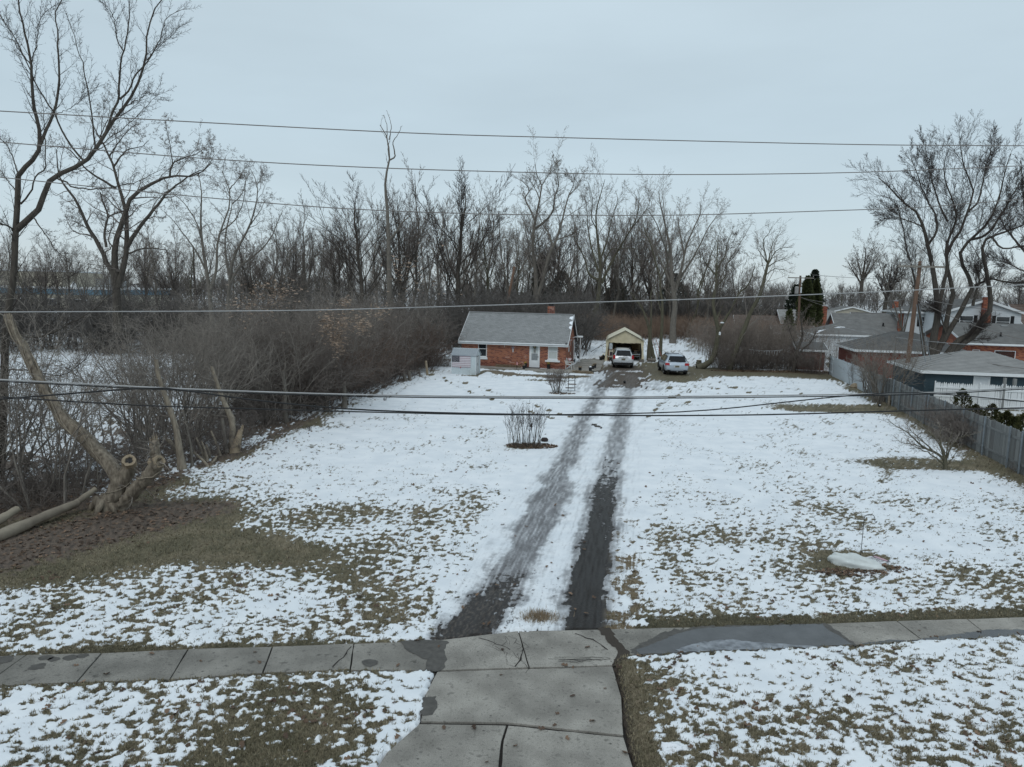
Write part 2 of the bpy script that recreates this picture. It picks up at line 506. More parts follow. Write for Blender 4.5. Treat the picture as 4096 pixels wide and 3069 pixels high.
# ================================================================ ground, walks, drive
def GP(pts, k=1.0): return np.array([G(x * k, y * k)[:2] for x, y in pts])
K22 = 4096 / 2211.0
walk_far_L = [(-500, 2650), (106, 2619), (407, 2611), (753, 2595), (1090, 2586), (1416, 2574), (1744, 2562), (2073, 2523)]
walk_near_L = [(-900, 2790), (-72, 2747), (305, 2729), (679, 2717), (1050, 2692), (1400, 2680), (1747, 2682)]
walk_poly = GP([(-900, 2660), (106, 2619), (753, 2595), (1416, 2574), (1744, 2562), (2073, 2525), (2414, 2517), (2900, 2506), (3300, 2495), (3587, 2484), (4096, 2468), (4700, 2450),
                (4700, 2520), (4096, 2538), (3689, 2560), (3414, 2581), (2900, 2605), (2476, 2625), (2452, 2661), (1747, 2684), (1400, 2680), (1050, 2692), (679, 2717), (305, 2729), (-72, 2747), (-900, 2790)])
apron_poly = GP([(1747, 2670), (2455, 2655), (2488, 2788), (2505, 2935), (2535, 3069), (2600, 3300), (1300, 3300), (1505, 3069), (1546, 3005), (1676, 2892), (1700, 2776)])

track_L = GP([(1000, 1370), (1070, 1290), (1130, 1200), (1170, 1120), (1205, 1030), (1235, 970), (1262, 905), (1292, 850), (1318, 805), (1330, 790)], K22)
track_R = GP([(1255, 1360), (1275, 1250), (1292, 1150), (1303, 1080), (1318, 1010), (1333, 940), (1345, 890), (1355, 850), (1365, 810)], K22)
drive_mid = GP([(1150, 1365), (1200, 1200), (1240, 1080), (1275, 990), (1310, 900), (1335, 840), (1345, 795)], K22)
park_pad = GP([(2405, 1480), (2400, 1470), (2440, 1462), (2570, 1466), (2600, 1490), (2600, 1530), (2560, 1555), (2500, 1550), (2400, 1558), (2380, 1540), (2420, 1510)])
grass_pad = GP([(2570, 1455), (2640, 1452), (2900, 1478), (3300, 1490), (3330, 1520), (2960, 1505), (2830, 1510), (2740, 1532), (2600, 1515)])
mulch_poly = GP([(-600, 2260), (0, 2145), (170, 2105), (420, 2040), (560, 2000), (760, 2000), (960, 2010), (900, 2060), (640, 2120), (330, 2210), (0, 2300), (-600, 2420)])
green_poly = GP([(-200, 2330), (330, 2190), (640, 2090), (950, 2030), (1010, 2060), (930, 2110), (1150, 2170), (1290, 2210), (1180, 2240), (700, 2240), (400, 2280), (60, 2340)])
berm_line = GP([(1960, 1487), (2050, 1500), (2150, 1506), (2260, 1511), (2330, 1508)])
patio_poly = GP([(1915, 1464), (2262, 1481), (2297, 1462), (2330, 1438), (2420, 1440), (2400, 1482), (2350, 1492), (2230, 1494), (2080, 1480), (1915, 1474)])
hedge_line = np.array([(-30.0, 8.0), (-16.5, 17.2), (-12.9, 20.6), (-12.1, 22.6), (-11.6, 25.6), (-10.9, 28.0), (-10.2, 38.5), (-9.0, 46.7), (-7.4, 58.0), (-5.9, 62.5)])
fence_line = np.array([(19.2, 24.0), (20.7, 32.1), (22.0, 37.8), (23.4, 42.8), (25.2, 51.0), (27.75, 63.0)])
COVER = [(300,2650,.62),(900,2650,.6),(1500,2650,.6),(300,2500,.66),(900,2520,.72),(1000,2420,.62),(1500,2450,.45),(1850,2350,.5),(1700,2550,.9),(250,2420,.62),
 (700,2280,.5),(300,2360,.45),(1200,2330,.62),(1500,2200,.6),(1400,2120,.45),(1250,2260,.35),(1000,2000,.5),(1250,1950,.84),(900,1930,.75),(700,1950,.5),(1500,1900,.84),(1900,2030,.74),(1650,2100,.5),(1750,2300,.5),(2000,1900,.93),(1850,1850,.90),
 (1500,1750,.95),(1200,1790,.91),(1900,1650,.975),(2000,1560,.995),(1700,1560,.99),(2250,1700,1.0),(2250,1600,1.0),
 (100,2850,.66),(600,2850,.62),(1000,2830,.55),(1300,2850,.42),(1560,2780,.8),(1500,2960,.62),(1000,3000,.45),(500,3000,.6),(200,3040,.6),(1400,3040,.6),
 (2700,2400,.62),(2640,2200,.66),(2620,1900,.94),(2700,1700,.97),(3000,1850,.90),(2900,2000,.8),(2800,2150,.7),(3100,2150,.72),(3000,2300,.66),(3200,1900,.84),(3300,2050,.78),(3300,2250,.72),(3500,2350,.72),(3500,2130,.84),(3800,2350,.7),(3800,2100,.8),(4050,2100,.85),(4000,2350,.62),(3650,2000,.83),(3900,1960,.88),
 (3300,1750,.91),(3600,1760,.92),(3450,1690,.82),(3100,1650,.95),(3350,1530,.97),(3200,1510,.95),(3300,1560,.97),(2900,1560,.93),
 (2700,2800,.4),(2780,3000,.34),(3000,2750,.62),(3500,2750,.76),(4000,2700,.82),(3000,2950,.55),(3500,3000,.62),(4050,2950,.76),(3000,2620,.8),(3900,2590,.85),
 (2400,1400,.86),(2700,1400,.82),(2400,1370,.9),(2800,1380,.55),(2600,1330,.35),(2100,1300,.3),(3300,1450,.5),(3900,1650,.3),
 (800,1500,.9),(200,1600,.9),(500,1450,.95),(1200,1460,.8),(100,1750,.85),(300,1900,.5),(700,1800,.55),(1000,1700,.5),(0,2000,.2),(200,1380,.5),(900,1370,.3),
 (2000,1250,.4),(3000,1300,.45),(3600,1300,.5),(500,1250,.5),(2048,1190,.3),(-2000,2500,.55),(6000,2500,.6),(-1500,1700,.5),(5500,1800,.5),(2000,4000,.5)]
_cv = np.array(COVER)
def warp(x, y): return x / 4096.0 * 3.2, np.log(np.maximum(y - 1100.0 - (x - 2048) * 0.02, 12.0)) * 2.4
_cx, _cy = warp(_cv[:, 0], _cv[:, 1])
def cover_at(X, Y):
    px, py = pix(X, Y)
    wx, wy = warp(np.clip(px, -2500, 6500), np.clip(py, 1120, 5000))
    num = np.zeros_like(wx); den = np.full_like(wx, 1e-12)
    for a, b, c in zip(_cx, _cy, _cv[:, 2]):
        d2 = (wx - a) ** 2 + (wy - b) ** 2
        w = 1.0 / (d2 + 0.004) ** 2
        num += w * c; den += w
    r = num / den
    return r - 0.06 * sstep(1850, 2250, py) * np.clip((r - .3) * 4, 0, 1) * (1 - .5 * sstep(.9, 1, r))

def lerp3(a, b, t): return a + (b - a) * t[..., None]
def ground_fields(X, Y):
    """snow (+ = covered), under colour, ice 0..1, grassiness, height"""
    far = np.hypot(X, Y)
    det = np.clip(1 - (far - 45) / 90, 0, 1)
    cov = cover_at(X, Y)
    n_mid = fbm(X * .8, Y * 1.15, 0.21, 3, 3); n_fine = fbm(X, Y, 0.10, 2, 9); n_big = fbm(X, Y, 2.2, 2, 21)
    n = 0.62 * n_mid + 0.5 * n_fine + 0.42 * n_big
    n = n / math.sqrt(.62**2 + .5**2 + .42**2)
    big_s = fbm(X, Y, 9, 2, 31) * 0.04
    snow = cov + big_s - uni(n)
    snow = np.where(cov > 0.985, np.maximum(snow, 0.23), snow)
    # ---- ground colours
    g1 = np.array([0.122, 0.109, 0.070]); g2 = np.array([0.235, 0.195, 0.135]); g3 = np.array([0.060, 0.052, 0.036])
    a = uni(fbm(X, Y, 0.9, 3, 41)); b = uni(fbm(X, Y, 0.10, 2, 42)); c = uni(fbm(X, Y, 3.1, 2, 43))
    under = lerp3(np.broadcast_to(g1, X.shape + (3,)), g2, np.clip(a * 0.75 + c * 0.3 - 0.25, 0, 1))
    under = lerp3(under, g3, np.clip(b * 1.3 - 0.55, 0, 0.8))
    grass = np.ones_like(X)
    # leaf mould under the hedge and the woods
    dH, sH, _ = poly_dist(X, Y, hedge_line)
    hed = np.where(sH < 0, 1.0, 0.0) * np.clip(1 - (dH - 6.5) / 5, 0, 1)
    hed = np.maximum(hed, sstep(1.0, 0.2, dH + 0.25 * n_mid))
    edge_bare = sstep(1.5, 0.3, dH + 0.5 * n_mid) * (sH > 0)
    snow = snow - 0.55 * edge_bare - hed * np.where(sH < 0, 0.22, 0.0)
    dM = poly_sd(X, Y, mulch_poly); mul = np.maximum(sstep(0.35, -0.35, dM + 0.25 * n_mid), hed)
    mcol = lerp3(np.broadcast_to(np.array([0.060, 0.050, 0.043]), X.shape + (3,)), np.array([0.155, 0.118, 0.092]), uni(fbm(X, Y, 0.12, 2, 51)))
    woods = sstep(0, 8, (Y - 96) + 2 * n_big) * (X > -8) ; woods = np.maximum(woods, sstep(0, 5, Y - 68) * (X < -8))
    mul = np.maximum(mul, 0.8 * woods)
    under = lerp3(under, mcol, mul); grass = grass * (1 - mul)
    snow = snow - 0.62 * sstep(0.5, -0.3, dM + 0.3 * n_mid)
    dG = poly_sd(X, Y, green_poly); snow = snow - 0.75 * sstep(0.45, -0.35, dG + 0.35 * n_mid)
    # bare strips: along the fence, under the leaning bush, at the walk edges
    dF, sF, aF = poly_dist(X, Y, fence_line)
    snow = snow - 0.8 * sstep(1.35, 0.35, dF + 0.45 * n_mid)
    for (bx, by, rx, ry) in ((16.6, 28.6, 2.7, 1.1), (21.5, 43.2, 6.0, 1.3), (19.5, 42.0, 3.5, 0.9), (16.0, 64.0, 5, 1.2), (24, 62.5, 5, 1.4), (2.9, 53.4, 1.7, .5), (0.9, 30.3, 1.05, 0.55), (3.35, 46.6, 1.0, 0.35), (8.6, 17.2, 0.95, 0.28), (8.9, 17.9, 0.9, 0.35)):
        q = np.sqrt(((X - bx) / rx) ** 2 + ((Y - by) / ry) ** 2)
        snow = snow - 0.78 * sstep(1.4, 0.6, q + 0.22 * n_mid + 0.14 * n_fine)
    wd = poly_sd(X, Y, walk_poly)
    far_side = Y > 12.45 + X * 0.131
    strip = sstep(0.5, 0.3, wd + 0.12 * n_mid) * far_side * (X > 2.2)
    strip = np.maximum(strip, sstep(0.10, 0.02, wd + 0.06 * n_mid) * 0.8)
    strip = np.maximum(strip, sstep(0.28, 0.12, wd + 0.12 * n_mid) * far_side * (X < -2.5) * sstep(-.3, .6, fbm(X, Y, 1.6, 2, 61)))
    snow = np.where(strip > 0.02, snow * (1 - strip) - 0.35 * strip, snow)
    under = lerp3(under, np.array([0.062, 0.058, 0.038]), 0.7 * strip)
    ap = poly_sd(X, Y, apron_poly)
    apr = (X > 1.0)
    st2 = sstep(0.45, 0.12, ap + 0.10 * n_mid) * apr * (Y < 12.6)
    snow = snow - 1.1 * st2
    under = lerp3(under, np.array([0.17, 0.135, 0.095]), 0.75 * sstep(0.10, 0.25, ap) * st2)
    under = lerp3(under, np.array([0.05, 0.04, 0.032]), sstep(0.17, 0.05, ap + .04 * n_fine) * apr * (Y < 12.6))
    lft = sstep(0.75, 0.15, ap + 0.2 * n_mid) * (X < 0) * (Y < 12.2)
    snow = snow + 0.45 * lft
    # ---- the drive
    dD, sD, aD = poly_dist(X, Y, drive_mid)
    dL, sL, aL = poly_dist(X, Y, track_L); dR, sR, aR = poly_dist(X, Y, track_R)
    on = (Y > 12.55 + X * 0.131) & (Y < 62)
    tt = aD
    str1 = fbm(sD * dD * 6.0, tt * 0.35, 1.0, 3, 71) * 0.6 + 0.5 * n_mid; str2 = fbm(sD * dD * 16.0, tt * 0.8, 1.0, 2, 72)
    blot = fbm(X, Y, 1.7, 3, 73)
    near = sstep(16, 8, tt)
    wR = 0.43 + 0.07 * blot + 0.07 * near; wL = 0.41 + 0.10 * blot + 0.10 * near
    coreR = sstep(1.15, 0.55, dR / np.maximum(wR, .15) + 0.16 * str1) * on
    coreL = sstep(1.2, 0.45, dL / np.maximum(wL, .15) + 0.22 * str1) * on
    drv = sstep(2.25, 1.9, dD + 0.15 * n_mid) * on
    halo = np.maximum(sstep(1.6, 0.8, dR / np.maximum(wR, .15) + 0.2 * str1 + .15 * str2), sstep(1.6, 0.8, dL / np.maximum(wL, .15) + 0.2 * str1 + .15 * str2)) * on
    snow = np.where(drv > 0.5, np.maximum(snow * 0.3, 0.22 - 0.12 * str2 - 0.04 * str1 - 0.10 * near * (n_fine > 1.0)), snow)
    side = sstep(2.9, 2.0, dD) * on
    snow = snow + side * 0.35 * sstep(13, 20, Y)
    asph = np.array([0.026, 0.022, 0.020]); gravel = lerp3(np.broadcast_to(asph, X.shape + (3,)), np.array([0.125, 0.105, 0.088]), np.clip(uni(fbm(X, Y, 0.05, 1, 75)) * 1.6 - 0.9, 0, 1))
    wet = 1 - sstep(13, 19, aR) ; wetL = 1 - sstep(2.0, 3.4, aL + 0.6 * blot)
    cR = coreR; cL = coreL
    ice = np.zeros_like(X)
    iceR = cR * np.clip(sstep(12.5, 16.0, aR + 1.2 * blot), 0, 1) * (0.72 + 0.22 * str2 * 0.6)
    iceL = cL * np.clip(sstep(1.6, 3.2, aL + 0.5 * blot), 0, 1) * (0.74 + 0.18 * str2)
    bareR = cR * (1 - sstep(8.0, 19.0, aR + 0.8 * blot + 1.5 * n_mid)); bareL = cL * (1 - sstep(1.0, 4.0, aL + 0.5 * blot + .5 * n_mid))
    bare = np.maximum(bareR, bareL)
    under = lerp3(under, gravel, np.maximum(drv, bare)); grass = grass * (1 - np.maximum(drv, bare))
    under = lerp3(under, np.broadcast_to(np.array([0.017, 0.0145, 0.013]), under.shape), bareR * 0.85)
    snow = snow - 0.75 * bareL - 0.9 * bareR * sstep(.35, .95, coreR)
    slush = np.clip(np.maximum(np.maximum(iceR, iceL), halo * (0.62 + 0.16 * str2 + 0.2 * near)), 0, 1)
    slush = np.maximum(slush, drv * np.clip(0.10 + 0.13 * str1 + 0.10 * str2, 0, 0.5))
    # tan grass tufts on the right shoulder of the drive
    sh = sstep(0.5, 0.2, np.abs(dD - 1.75)) * (sD > 0) * on * sstep(13, 8, tt) * sstep(-.8, .8, fbm(X, Y, 0.8, 3, 77))
    snow = snow - 0.45 * sh; under = lerp3(under, np.array([0.20, 0.155, 0.10]), 0.8 * sh); grass = np.maximum(grass, sh)
    # parking pad
    dP = poly_sd(X, Y, park_pad); pk = sstep(0.8, -0.8, dP + 0.5 * n_mid)
    under = lerp3(under, np.array([0.085, 0.068, 0.055]), pk); grass = grass * (1 - pk)
    snow = snow - pk * 1.0 + pk * 0.45 * (fbm(X * 0.6, Y * 2.2, 1.3, 3, 79) > 1.25)
    slush = np.maximum(slush, 0.55 * sstep(2.2, 0.6, dP + 0.8 * n_mid) * (1 - pk * 0.8))
    dQ = poly_sd(X, Y, grass_pad); gq = sstep(0.8, -0.5, dQ + 0.6 * n_mid)
    snow = snow - 0.95 * gq; under = lerp3(under, np.array([0.115, 0.10, 0.066]), 0.7 * gq)
    dB, _, aB = poly_dist(X, Y, berm_line); bm = sstep(0.85, 0.45, dB + 0.15 * n_mid)
    snow = snow - 1.4 * bm; under = lerp3(under, np.array([0.15, 0.12, 0.088]), bm)
    dS, _, _ = poly_dist(X, Y, GP([(1800, 1500), (1860, 1503), (1903, 1504), (1925, 1491)]))
    snow = snow - 1.1 * sstep(0.4, 0.15, dS + 0.1 * n_mid)
    # tyre marks curving over the snow
    for pl in ([(1480, 1590), (1560, 1530), (1720, 1500), (1900, 1545), (2100, 1610), (2350, 1690), (2420, 1720)],
               [(1550, 1600), (1640, 1540), (1760, 1515), (1880, 1570), (2050, 1625), (2300, 1700)],
               [(2640, 1600), (2800, 1560), (3000, 1548), (3250, 1560)], [(2660, 1640), (2850, 1580), (3100, 1565), (3300, 1585)],
               [(2560, 1700), (2640, 1620), (2750, 1560)], [(2600, 1560), (2900, 1530), (3150, 1535)]):
        dT, _, aT = poly_dist(X, Y, GP(pl)); tm = sstep(0.24, 0.06, dT)
        snow = snow - tm * (0.25 + 1.0 * (fbm(X, Y, 0.8, 2, 81) > 0.75))
        slush = np.maximum(slush, 0.22 * tm)
    pw = sstep(0.15, -0.15, poly_sd(X, Y, patio_poly) + 0.1 * n_mid)
    snow = snow - 1.2 * pw
    snow = snow * (0.35 + 0.65 * det) if np.isscalar(det) else snow * (0.35 + 0.65 * det)
    # ---- height: soft relief, snow thickness, sunken below the slabs
    h = 0.02 * fbm(X, Y, 7, 2, 91) * sstep(0.3, 2.0, wd) + 0.012
    h = h + np.clip(snow, -0.06, 0.22) * 0.10 * det
    h = h + 0.012 * n_fine * (1 - np.clip(drv + pw, 0, 1)) * det * (snow < 0.05)
    h = h - 0.02 * np.clip(slush + bare, 0, 1) + 0.10 * bm
    inside = np.minimum(wd, ap + 0.0)
    sink = sstep(0.035 , -0.02, inside + 0.035 * n_mid + 0.02 * n_fine)
    h = h * (1 - sink) - 0.10 * sink
    sink2 = sstep(0.0, -0.15, poly_sd(X, Y, patio_poly)); h = h * (1 - sink2) - 0.03 * sink2
    return snow, np.clip(under, 0.01, 1), np.clip(slush, 0, 1), np.clip(grass, 0, 1) * (inside > 0.02), h

def build_ground():
    us = np.concatenate([np.linspace(-3.2, -0.86, 40), np.linspace(-0.85, 0.85, 690), np.linspace(0.86, 3.2, 40)])
    yy = []
    for r in np.arange(3300, 1250, -6.2):
        yy.append(float(G(2048, r)[1]))
    yy = np.array(yy); yy = yy[(yy > 0)]
    far = yy[-1] * np.exp(np.linspace(0.03, math.log(6000 / yy[-1]), 60))
    near = np.array([-60, -20, 0, 4, 6, 7.0]); near = near[near < yy[0] - 0.3]
    yy = np.concatenate([near, yy, far])
    W = np.maximum(yy, 8.0)
    X = us[None, :] * W[:, None]; Y = np.repeat(yy[:, None], len(us), 1)
    snow, under, ice, grass, h = ground_fields(X, Y)
    nr, nc = X.shape
    V = np.stack([X, Y, h], -1).reshape(-1, 3)
    i = np.arange(nr - 1)[:, None] * nc; j = np.arange(nc - 1)[None, :]
    q = np.stack([i + j, i + j + 1, i + nc + j + 1, i + nc + j], -1).reshape(-1, 4)
    me = np_mesh('ground', V, q, ground_mat(), True)
    for nm, val in (('snow', snow), ('ice', ice)):
        at = me.attributes.new(nm, 'FLOAT', 'POINT'); at.data.foreach_set('value', val.ravel().astype(np.float32))
    at = me.attributes.new('under', 'FLOAT_COLOR', 'POINT')
    at.data.foreach_set('color', np.concatenate([under.reshape(-1, 3), np.ones((nr * nc, 1))], 1).astype(np.float32).ravel())
    tag(link('ground', me), kind='structure')

def ground_mat():
    m = bpy.data.materials.new('ground_snow_grass'); m.use_nodes = True
    n, l = m.node_tree.nodes, m.node_tree.links
    b = n['Principled BSDF']
    def attr(nm): a = n.new('ShaderNodeAttribute'); a.attribute_name = nm; return a
    def mix(f, A, B):
        x = n.new('ShaderNodeMix'); x.data_type = 'RGBA'
        l.new(f, x.inputs[0])
        for s, v in ((6, A), (7, B)):
            if hasattr(v, 'node'): l.new(v, x.inputs[s])
            else: x.inputs[s].default_value = (*v, 1)
        return x.outputs[2]
    def mth(op, a, bb=None):
        x = n.new('ShaderNodeMath'); x.operation = op
        for s, v in ((0, a), (1, bb)):
            if v is None: continue
            if hasattr(v, 'node'): l.new(v, x.inputs[s])
            else: x.inputs[s].default_value = v
        return x.outputs[0]
    def rng_(v, a, bb, c=0.0, d=1.0):
        x = n.new('ShaderNodeMapRange'); x.interpolation_type = 'SMOOTHSTEP'
        x.inputs['From Min'].default_value = a; x.inputs['From Max'].default_value = bb
        x.inputs['To Min'].default_value = c; x.inputs['To Max'].default_value = d
        l.new(v, x.inputs['Value']); return x.outputs[0]
    tc = n.new('ShaderNodeTexCoord')
    n1 = n.new('ShaderNodeTexNoise'); n1.inputs['Scale'].default_value = 22; n1.inputs['Detail'].default_value = 6; n1.inputs['Roughness'].default_value = 0.65
    n2 = n.new('ShaderNodeTexNoise'); n2.inputs['Scale'].default_value = 1.3; n2.inputs['Detail'].default_value = 5
    n3 = n.new('ShaderNodeTexNoise'); n3.inputs['Scale'].default_value = 75; n3.inputs['Detail'].default_value = 3
    for x in (n1, n2, n3): l.new(tc.outputs['Object'], x.inputs['Vector'])
    s = attr('snow').outputs['Fac']
    n4 = n.new('ShaderNodeTexNoise'); n4.inputs['Scale'].default_value = 6.5; n4.inputs['Detail'].default_value = 4; n4.inputs['Roughness'].default_value = 0.6
    l.new(tc.outputs['Object'], n4.inputs['Vector'])
    s2 = mth('ADD', s, mth('ADD', mth('MULTIPLY', mth('SUBTRACT', n1.outputs[0], 0.5), 0.7), mth('MULTIPLY', mth('SUBTRACT', n4.outputs[0], 0.5), 1.35)))
    mask = rng_(s2, -0.11, 0.11)
    und = attr('under').outputs['Color']
    uv = n.new('ShaderNodeMix'); uv.data_type = 'RGBA'; uv.blend_type = 'MULTIPLY'; uv.inputs[0].default_value = 1
    l.new(und, uv.inputs[6])
    vv = rng_(n3.outputs[0], 0.3, 0.7, 0.55, 1.45)
    cc = n.new('ShaderNodeCombineColor'); [l.new(vv, cc.inputs[k]) for k in range(3)]
    l.new(cc.outputs[0], uv.inputs[7])
    snowc = mix(rng_(n2.outputs[0], 0.3, 0.7), (0.70, 0.735, 0.77), (0.79, 0.815, 0.84))
    ic = attr('ice').outputs['Fac']
    icn = mth('ADD', ic, mth('MULTIPLY', mth('SUBTRACT', n1.outputs[0], 0.5), 0.55))
    icm = rng_(icn, 0.0, 1.05)
    icecol = mix(rng_(n2.outputs[0], 0.3, 0.7), (0.10, 0.096, 0.098), (0.165, 0.163, 0.17))
    snow_i = mix(icm, snowc, icecol)
    col = mix(mask, uv.outputs[2], snow_i)
    l.new(col, b.inputs['Base Color'])
    ro = n.new('ShaderNodeMix'); l.new(icm, ro.inputs[0]); ro.inputs[2].default_value = 0.85; ro.inputs[3].default_value = 0.38
    l.new(ro.outputs[0], b.inputs['Roughness'])
    b.inputs['Specular IOR Level'].default_value = 0.2
    hh = mth('ADD', mth('MULTIPLY', mask, 0.6), mth('MULTIPLY', n1.outputs[0], 0.8))
    bp = n.new('ShaderNodeBump'); bp.inputs['Strength'].default_value = 0.35; bp.inputs['Distance'].default_value = 0.03
    l.new(hh, bp.inputs['Height']); l.new(bp.outputs[0], b.inputs['Normal'])
    return m
build_ground()

# ---------------------------------------------------------------- concrete slabs
def concrete_mat(name, c1, c2, dark=0.5):
    m = mat(name, c1, 0.85, col2=c2, scale=1.7, bump=0.5, bscale=60, spec=0.25)
    n, l = m.node_tree.nodes, m.node_tree.links
    b = n['Principled BSDF']
    src = b.inputs['Base Color'].links[0].from_socket
    tc = n.new('ShaderNodeTexCoord')
    def noi(sc, det=5):
        x = n.new('ShaderNodeTexNoise'); x.inputs['Scale'].default_value = sc; x.inputs['Detail'].default_value = det
        l.new(tc.outputs['Object'], x.inputs['Vector']); return x.outputs[0]
    def rr(v, a, bb, c, d):
        x = n.new('ShaderNodeMapRange'); x.inputs['From Min'].default_value = a; x.inputs['From Max'].default_value = bb
        x.inputs['To Min'].default_value = c; x.inputs['To Max'].default_value = d; l.new(v, x.inputs['Value']); return x.outputs[0]
    def mul(a, f):
        cc = n.new('ShaderNodeCombineColor'); [l.new(f, cc.inputs[k]) for k in range(3)]
        x = n.new('ShaderNodeMix'); x.data_type = 'RGBA'; x.blend_type = 'MULTIPLY'; x.inputs[0].default_value = 1
        l.new(a, x.inputs[6]); l.new(cc.outputs[0], x.inputs[7]); return x.outputs[2]
    c = mul(src, rr(noi(95, 2), 0.3, 0.7, 0.72, 1.25))            # aggregate grain
    c = mul(c, rr(noi(7, 3), 0.60, 0.72, 1.0, dark))
    c = mul(c, rr(noi(.9, 4), 0.35, 0.62, 0.72, 1.06))
    c = mul(c, rr(noi(22, 4), 0.58, 0.66, 1.0, .72))              # damp blotches
    vo = n.new('ShaderNodeTexVoronoi'); vo.inputs['Scale'].default_value = 3.4; vo.inputs['Randomness'].default_value = 1
    l.new(tc.outputs['Object'], vo.inputs['Vector'])
    c = mul(c, rr(vo.outputs['Distance'], 0.05, 0.085, 0.45, 1.0))  # small spots
    l.new(c, b.inputs['Base Color'])
    return m
conc = concrete_mat('concrete_walk', (0.20, 0.190, 0.170), (0.30, 0.285, 0.255))
conc2 = concrete_mat('concrete_apron', (0.245, 0.230, 0.205), (0.355, 0.336, 0.302), 0.6)
joint_mat = mat('dark_joint_soil', (0.022, 0.019, 0.017), 0.95, scale=20)

def roughen(pts, rng, amp, step=0.22):
    out = []
    n = len(pts)
    for i in range(n):
        a = np.array(pts[i]); b = np.array(pts[(i + 1) % n]); L = np.hypot(*(b - a)); k = max(1, int(L / step))
        for j in range(k):
            p = a + (b - a) * j / k
            if j: p = p + rng.normal(0, amp, 2)
            out.append((p[0], p[1]))
    return out
def inset(pts, d):
    c = np.mean(pts, axis=0); o = []
    for p in pts:
        v = c - np.array(p); L = np.hypot(*v); o.append(tuple(np.array(p) + v / L * d * 1.2))
    return o
walk = thing('sidewalk', None, None, (0, 12.5, 0)); walk['kind'] = 'structure'
_rs = np.random.default_rng(5)
def slab(pxs, parent, m, z=0.0, amp=0.004, gap=0.012):
    pts = inset([tuple(G(*p)[:2]) for p in pxs], gap)
    o0 = parent.location
    pts = roughen(pts, _rs, amp)
    tz = z + float(_rs.uniform(-0.004, 0.004))
    mb = MB().poly([(p[0] - o0.x, p[1] - o0.y, tz - 0.12) for p in pts], 0.12)
    return mb.build('slab', m, parent, bevel=0.008)
far_j = [(-560, 2641), (-210, 2632), (106, 2619), (407, 2611), (753, 2595), (1090, 2586), (1416, 2574), (1744, 2562)]
near_j = [(-880, 2790), (-480, 2768), (-72, 2747), (305, 2729), (679, 2717), (1050, 2692), (1400, 2680), (1747, 2682)]
for i in range(len(far_j) - 1): slab([far_j[i], far_j[i + 1], near_j[i + 1], near_j[i]], walk, conc)
slab([(1744, 2562), (2073, 2524), (2117, 2670), (1747, 2682)], walk, conc2)
slab([(2073, 2524), (2414, 2517), (2476, 2611), (2452, 2661), (2117, 2670)], walk, conc2)
fr = [(2414, 2517), (2730, 2510), (3015, 2503), (3300, 2495), (3587, 2484), (3868, 2476), (4150, 2466), (4430, 2457)]
nr_ = [(2476, 2622), (2864, 2607), (3139, 2595), (3414, 2581), (3689, 2560), (3960, 2549), (4230, 2533), (4500, 2520)]
for i in range(len(fr) - 1): slab([fr[i], fr[i + 1], nr_[i + 1], nr_[i]], walk, conc if i < 1 else conc2)
apron = thing('driveway_apron', None, None, (0.3, 10.5, 0)); apron['kind'] = 'structure'
slab([(1747, 2686), (2452, 2665), (2488, 2788), (2497, 2940), (2029, 2891), (1680, 2885), (1700, 2776)], apron, conc2, z=-0.004)
slab([(1676, 2892), (2027, 2898), (2008, 2960), (2004, 2993), (1996, 3090), (1992, 3300), (1250, 3300), (1505, 3069), (1546, 3005)], apron, conc2, z=-0.006)
slab([(2031, 2900), (2497, 2948), (2535, 3069), (2600, 3300), (1996, 3300), (2000, 3090), (2008, 2993), (2012, 2960)], apron, conc2, z=-0.005)
# bedding seen in the joints
bd = MB().poly([(float(x), float(y), -0.035) for x, y in walk_poly])
bd.poly([(float(x), float(y), -0.039) for x, y in apron_poly])
tag(bd.build('joint_soil', joint_mat), kind='structure')

# wet film and thin ice lying on the walk
wet_mat = mat('wet_concrete', (0.060, 0.060, 0.062), 0.16, var=0.35, scale=2.2, spec=0.5)
wet_dull = mat('damp_concrete', (0.085, 0.080, 0.073), 0.7, var=0.25, scale=9, spec=0.3)
frost_mat = mat('thin_ice', (0.085, 0.09, 0.10), 0.35, col2=(0.30, 0.32, 0.35), scale=6)
def sheet(name, pxs, m, z, amp=0.02, step=0.08, label=None, cat=None):
    pts = roughen([tuple(G(*p)[:2]) for p in pxs], _rs, amp, step)
    mb = MB().poly([(p[0], p[1], z) for p in pts])
    o = mb.build(name, m)
    return tag(o, kind='structure')
sheet('puddle', [(2700, 2540), (2790, 2516), (2900, 2510), (3290, 2497), (3310, 2520), (3380, 2560), (3412, 2580), (2950, 2602), (2560, 2619), (2545, 2600), (2620, 2575)], wet_mat, 0.010, 0.012)
sheet('wet_patch', [(2660, 2525), (2790, 2509), (2900, 2504), (3300, 2494), (3340, 2520), (3425, 2580), (2950, 2606), (2530, 2626), (2520, 2600), (2590, 2565)], wet_dull, 0.0065, 0.03, 0.06)
sheet('thin_ice', [(2700, 2600), (2800, 2572), (2930, 2560), (3060, 2575), (3180, 2583), (3290, 2590), (2950, 2603), (2720, 2611)], frost_mat, 0.014, 0.02)
sheet('wet_patch', [(1600, 2566), (1742, 2560), (1790, 2566), (1775, 2600), (1790, 2640), (1770, 2680), (1745, 2688), (1700, 2684), (1710, 2640), (1640, 2610)], wet_dull, 0.008, 0.02)
sheet('wet_patch', [(3450, 2575), (3560, 2560), (3640, 2566), (3720, 2552), (3830, 2538), (3960, 2520), (4096, 2522), (4250, 2510), (4260, 2534), (4096, 2542), (3960, 2552), (3689, 2563), (3440, 2583)], wet_mat, 0.011, 0.015)
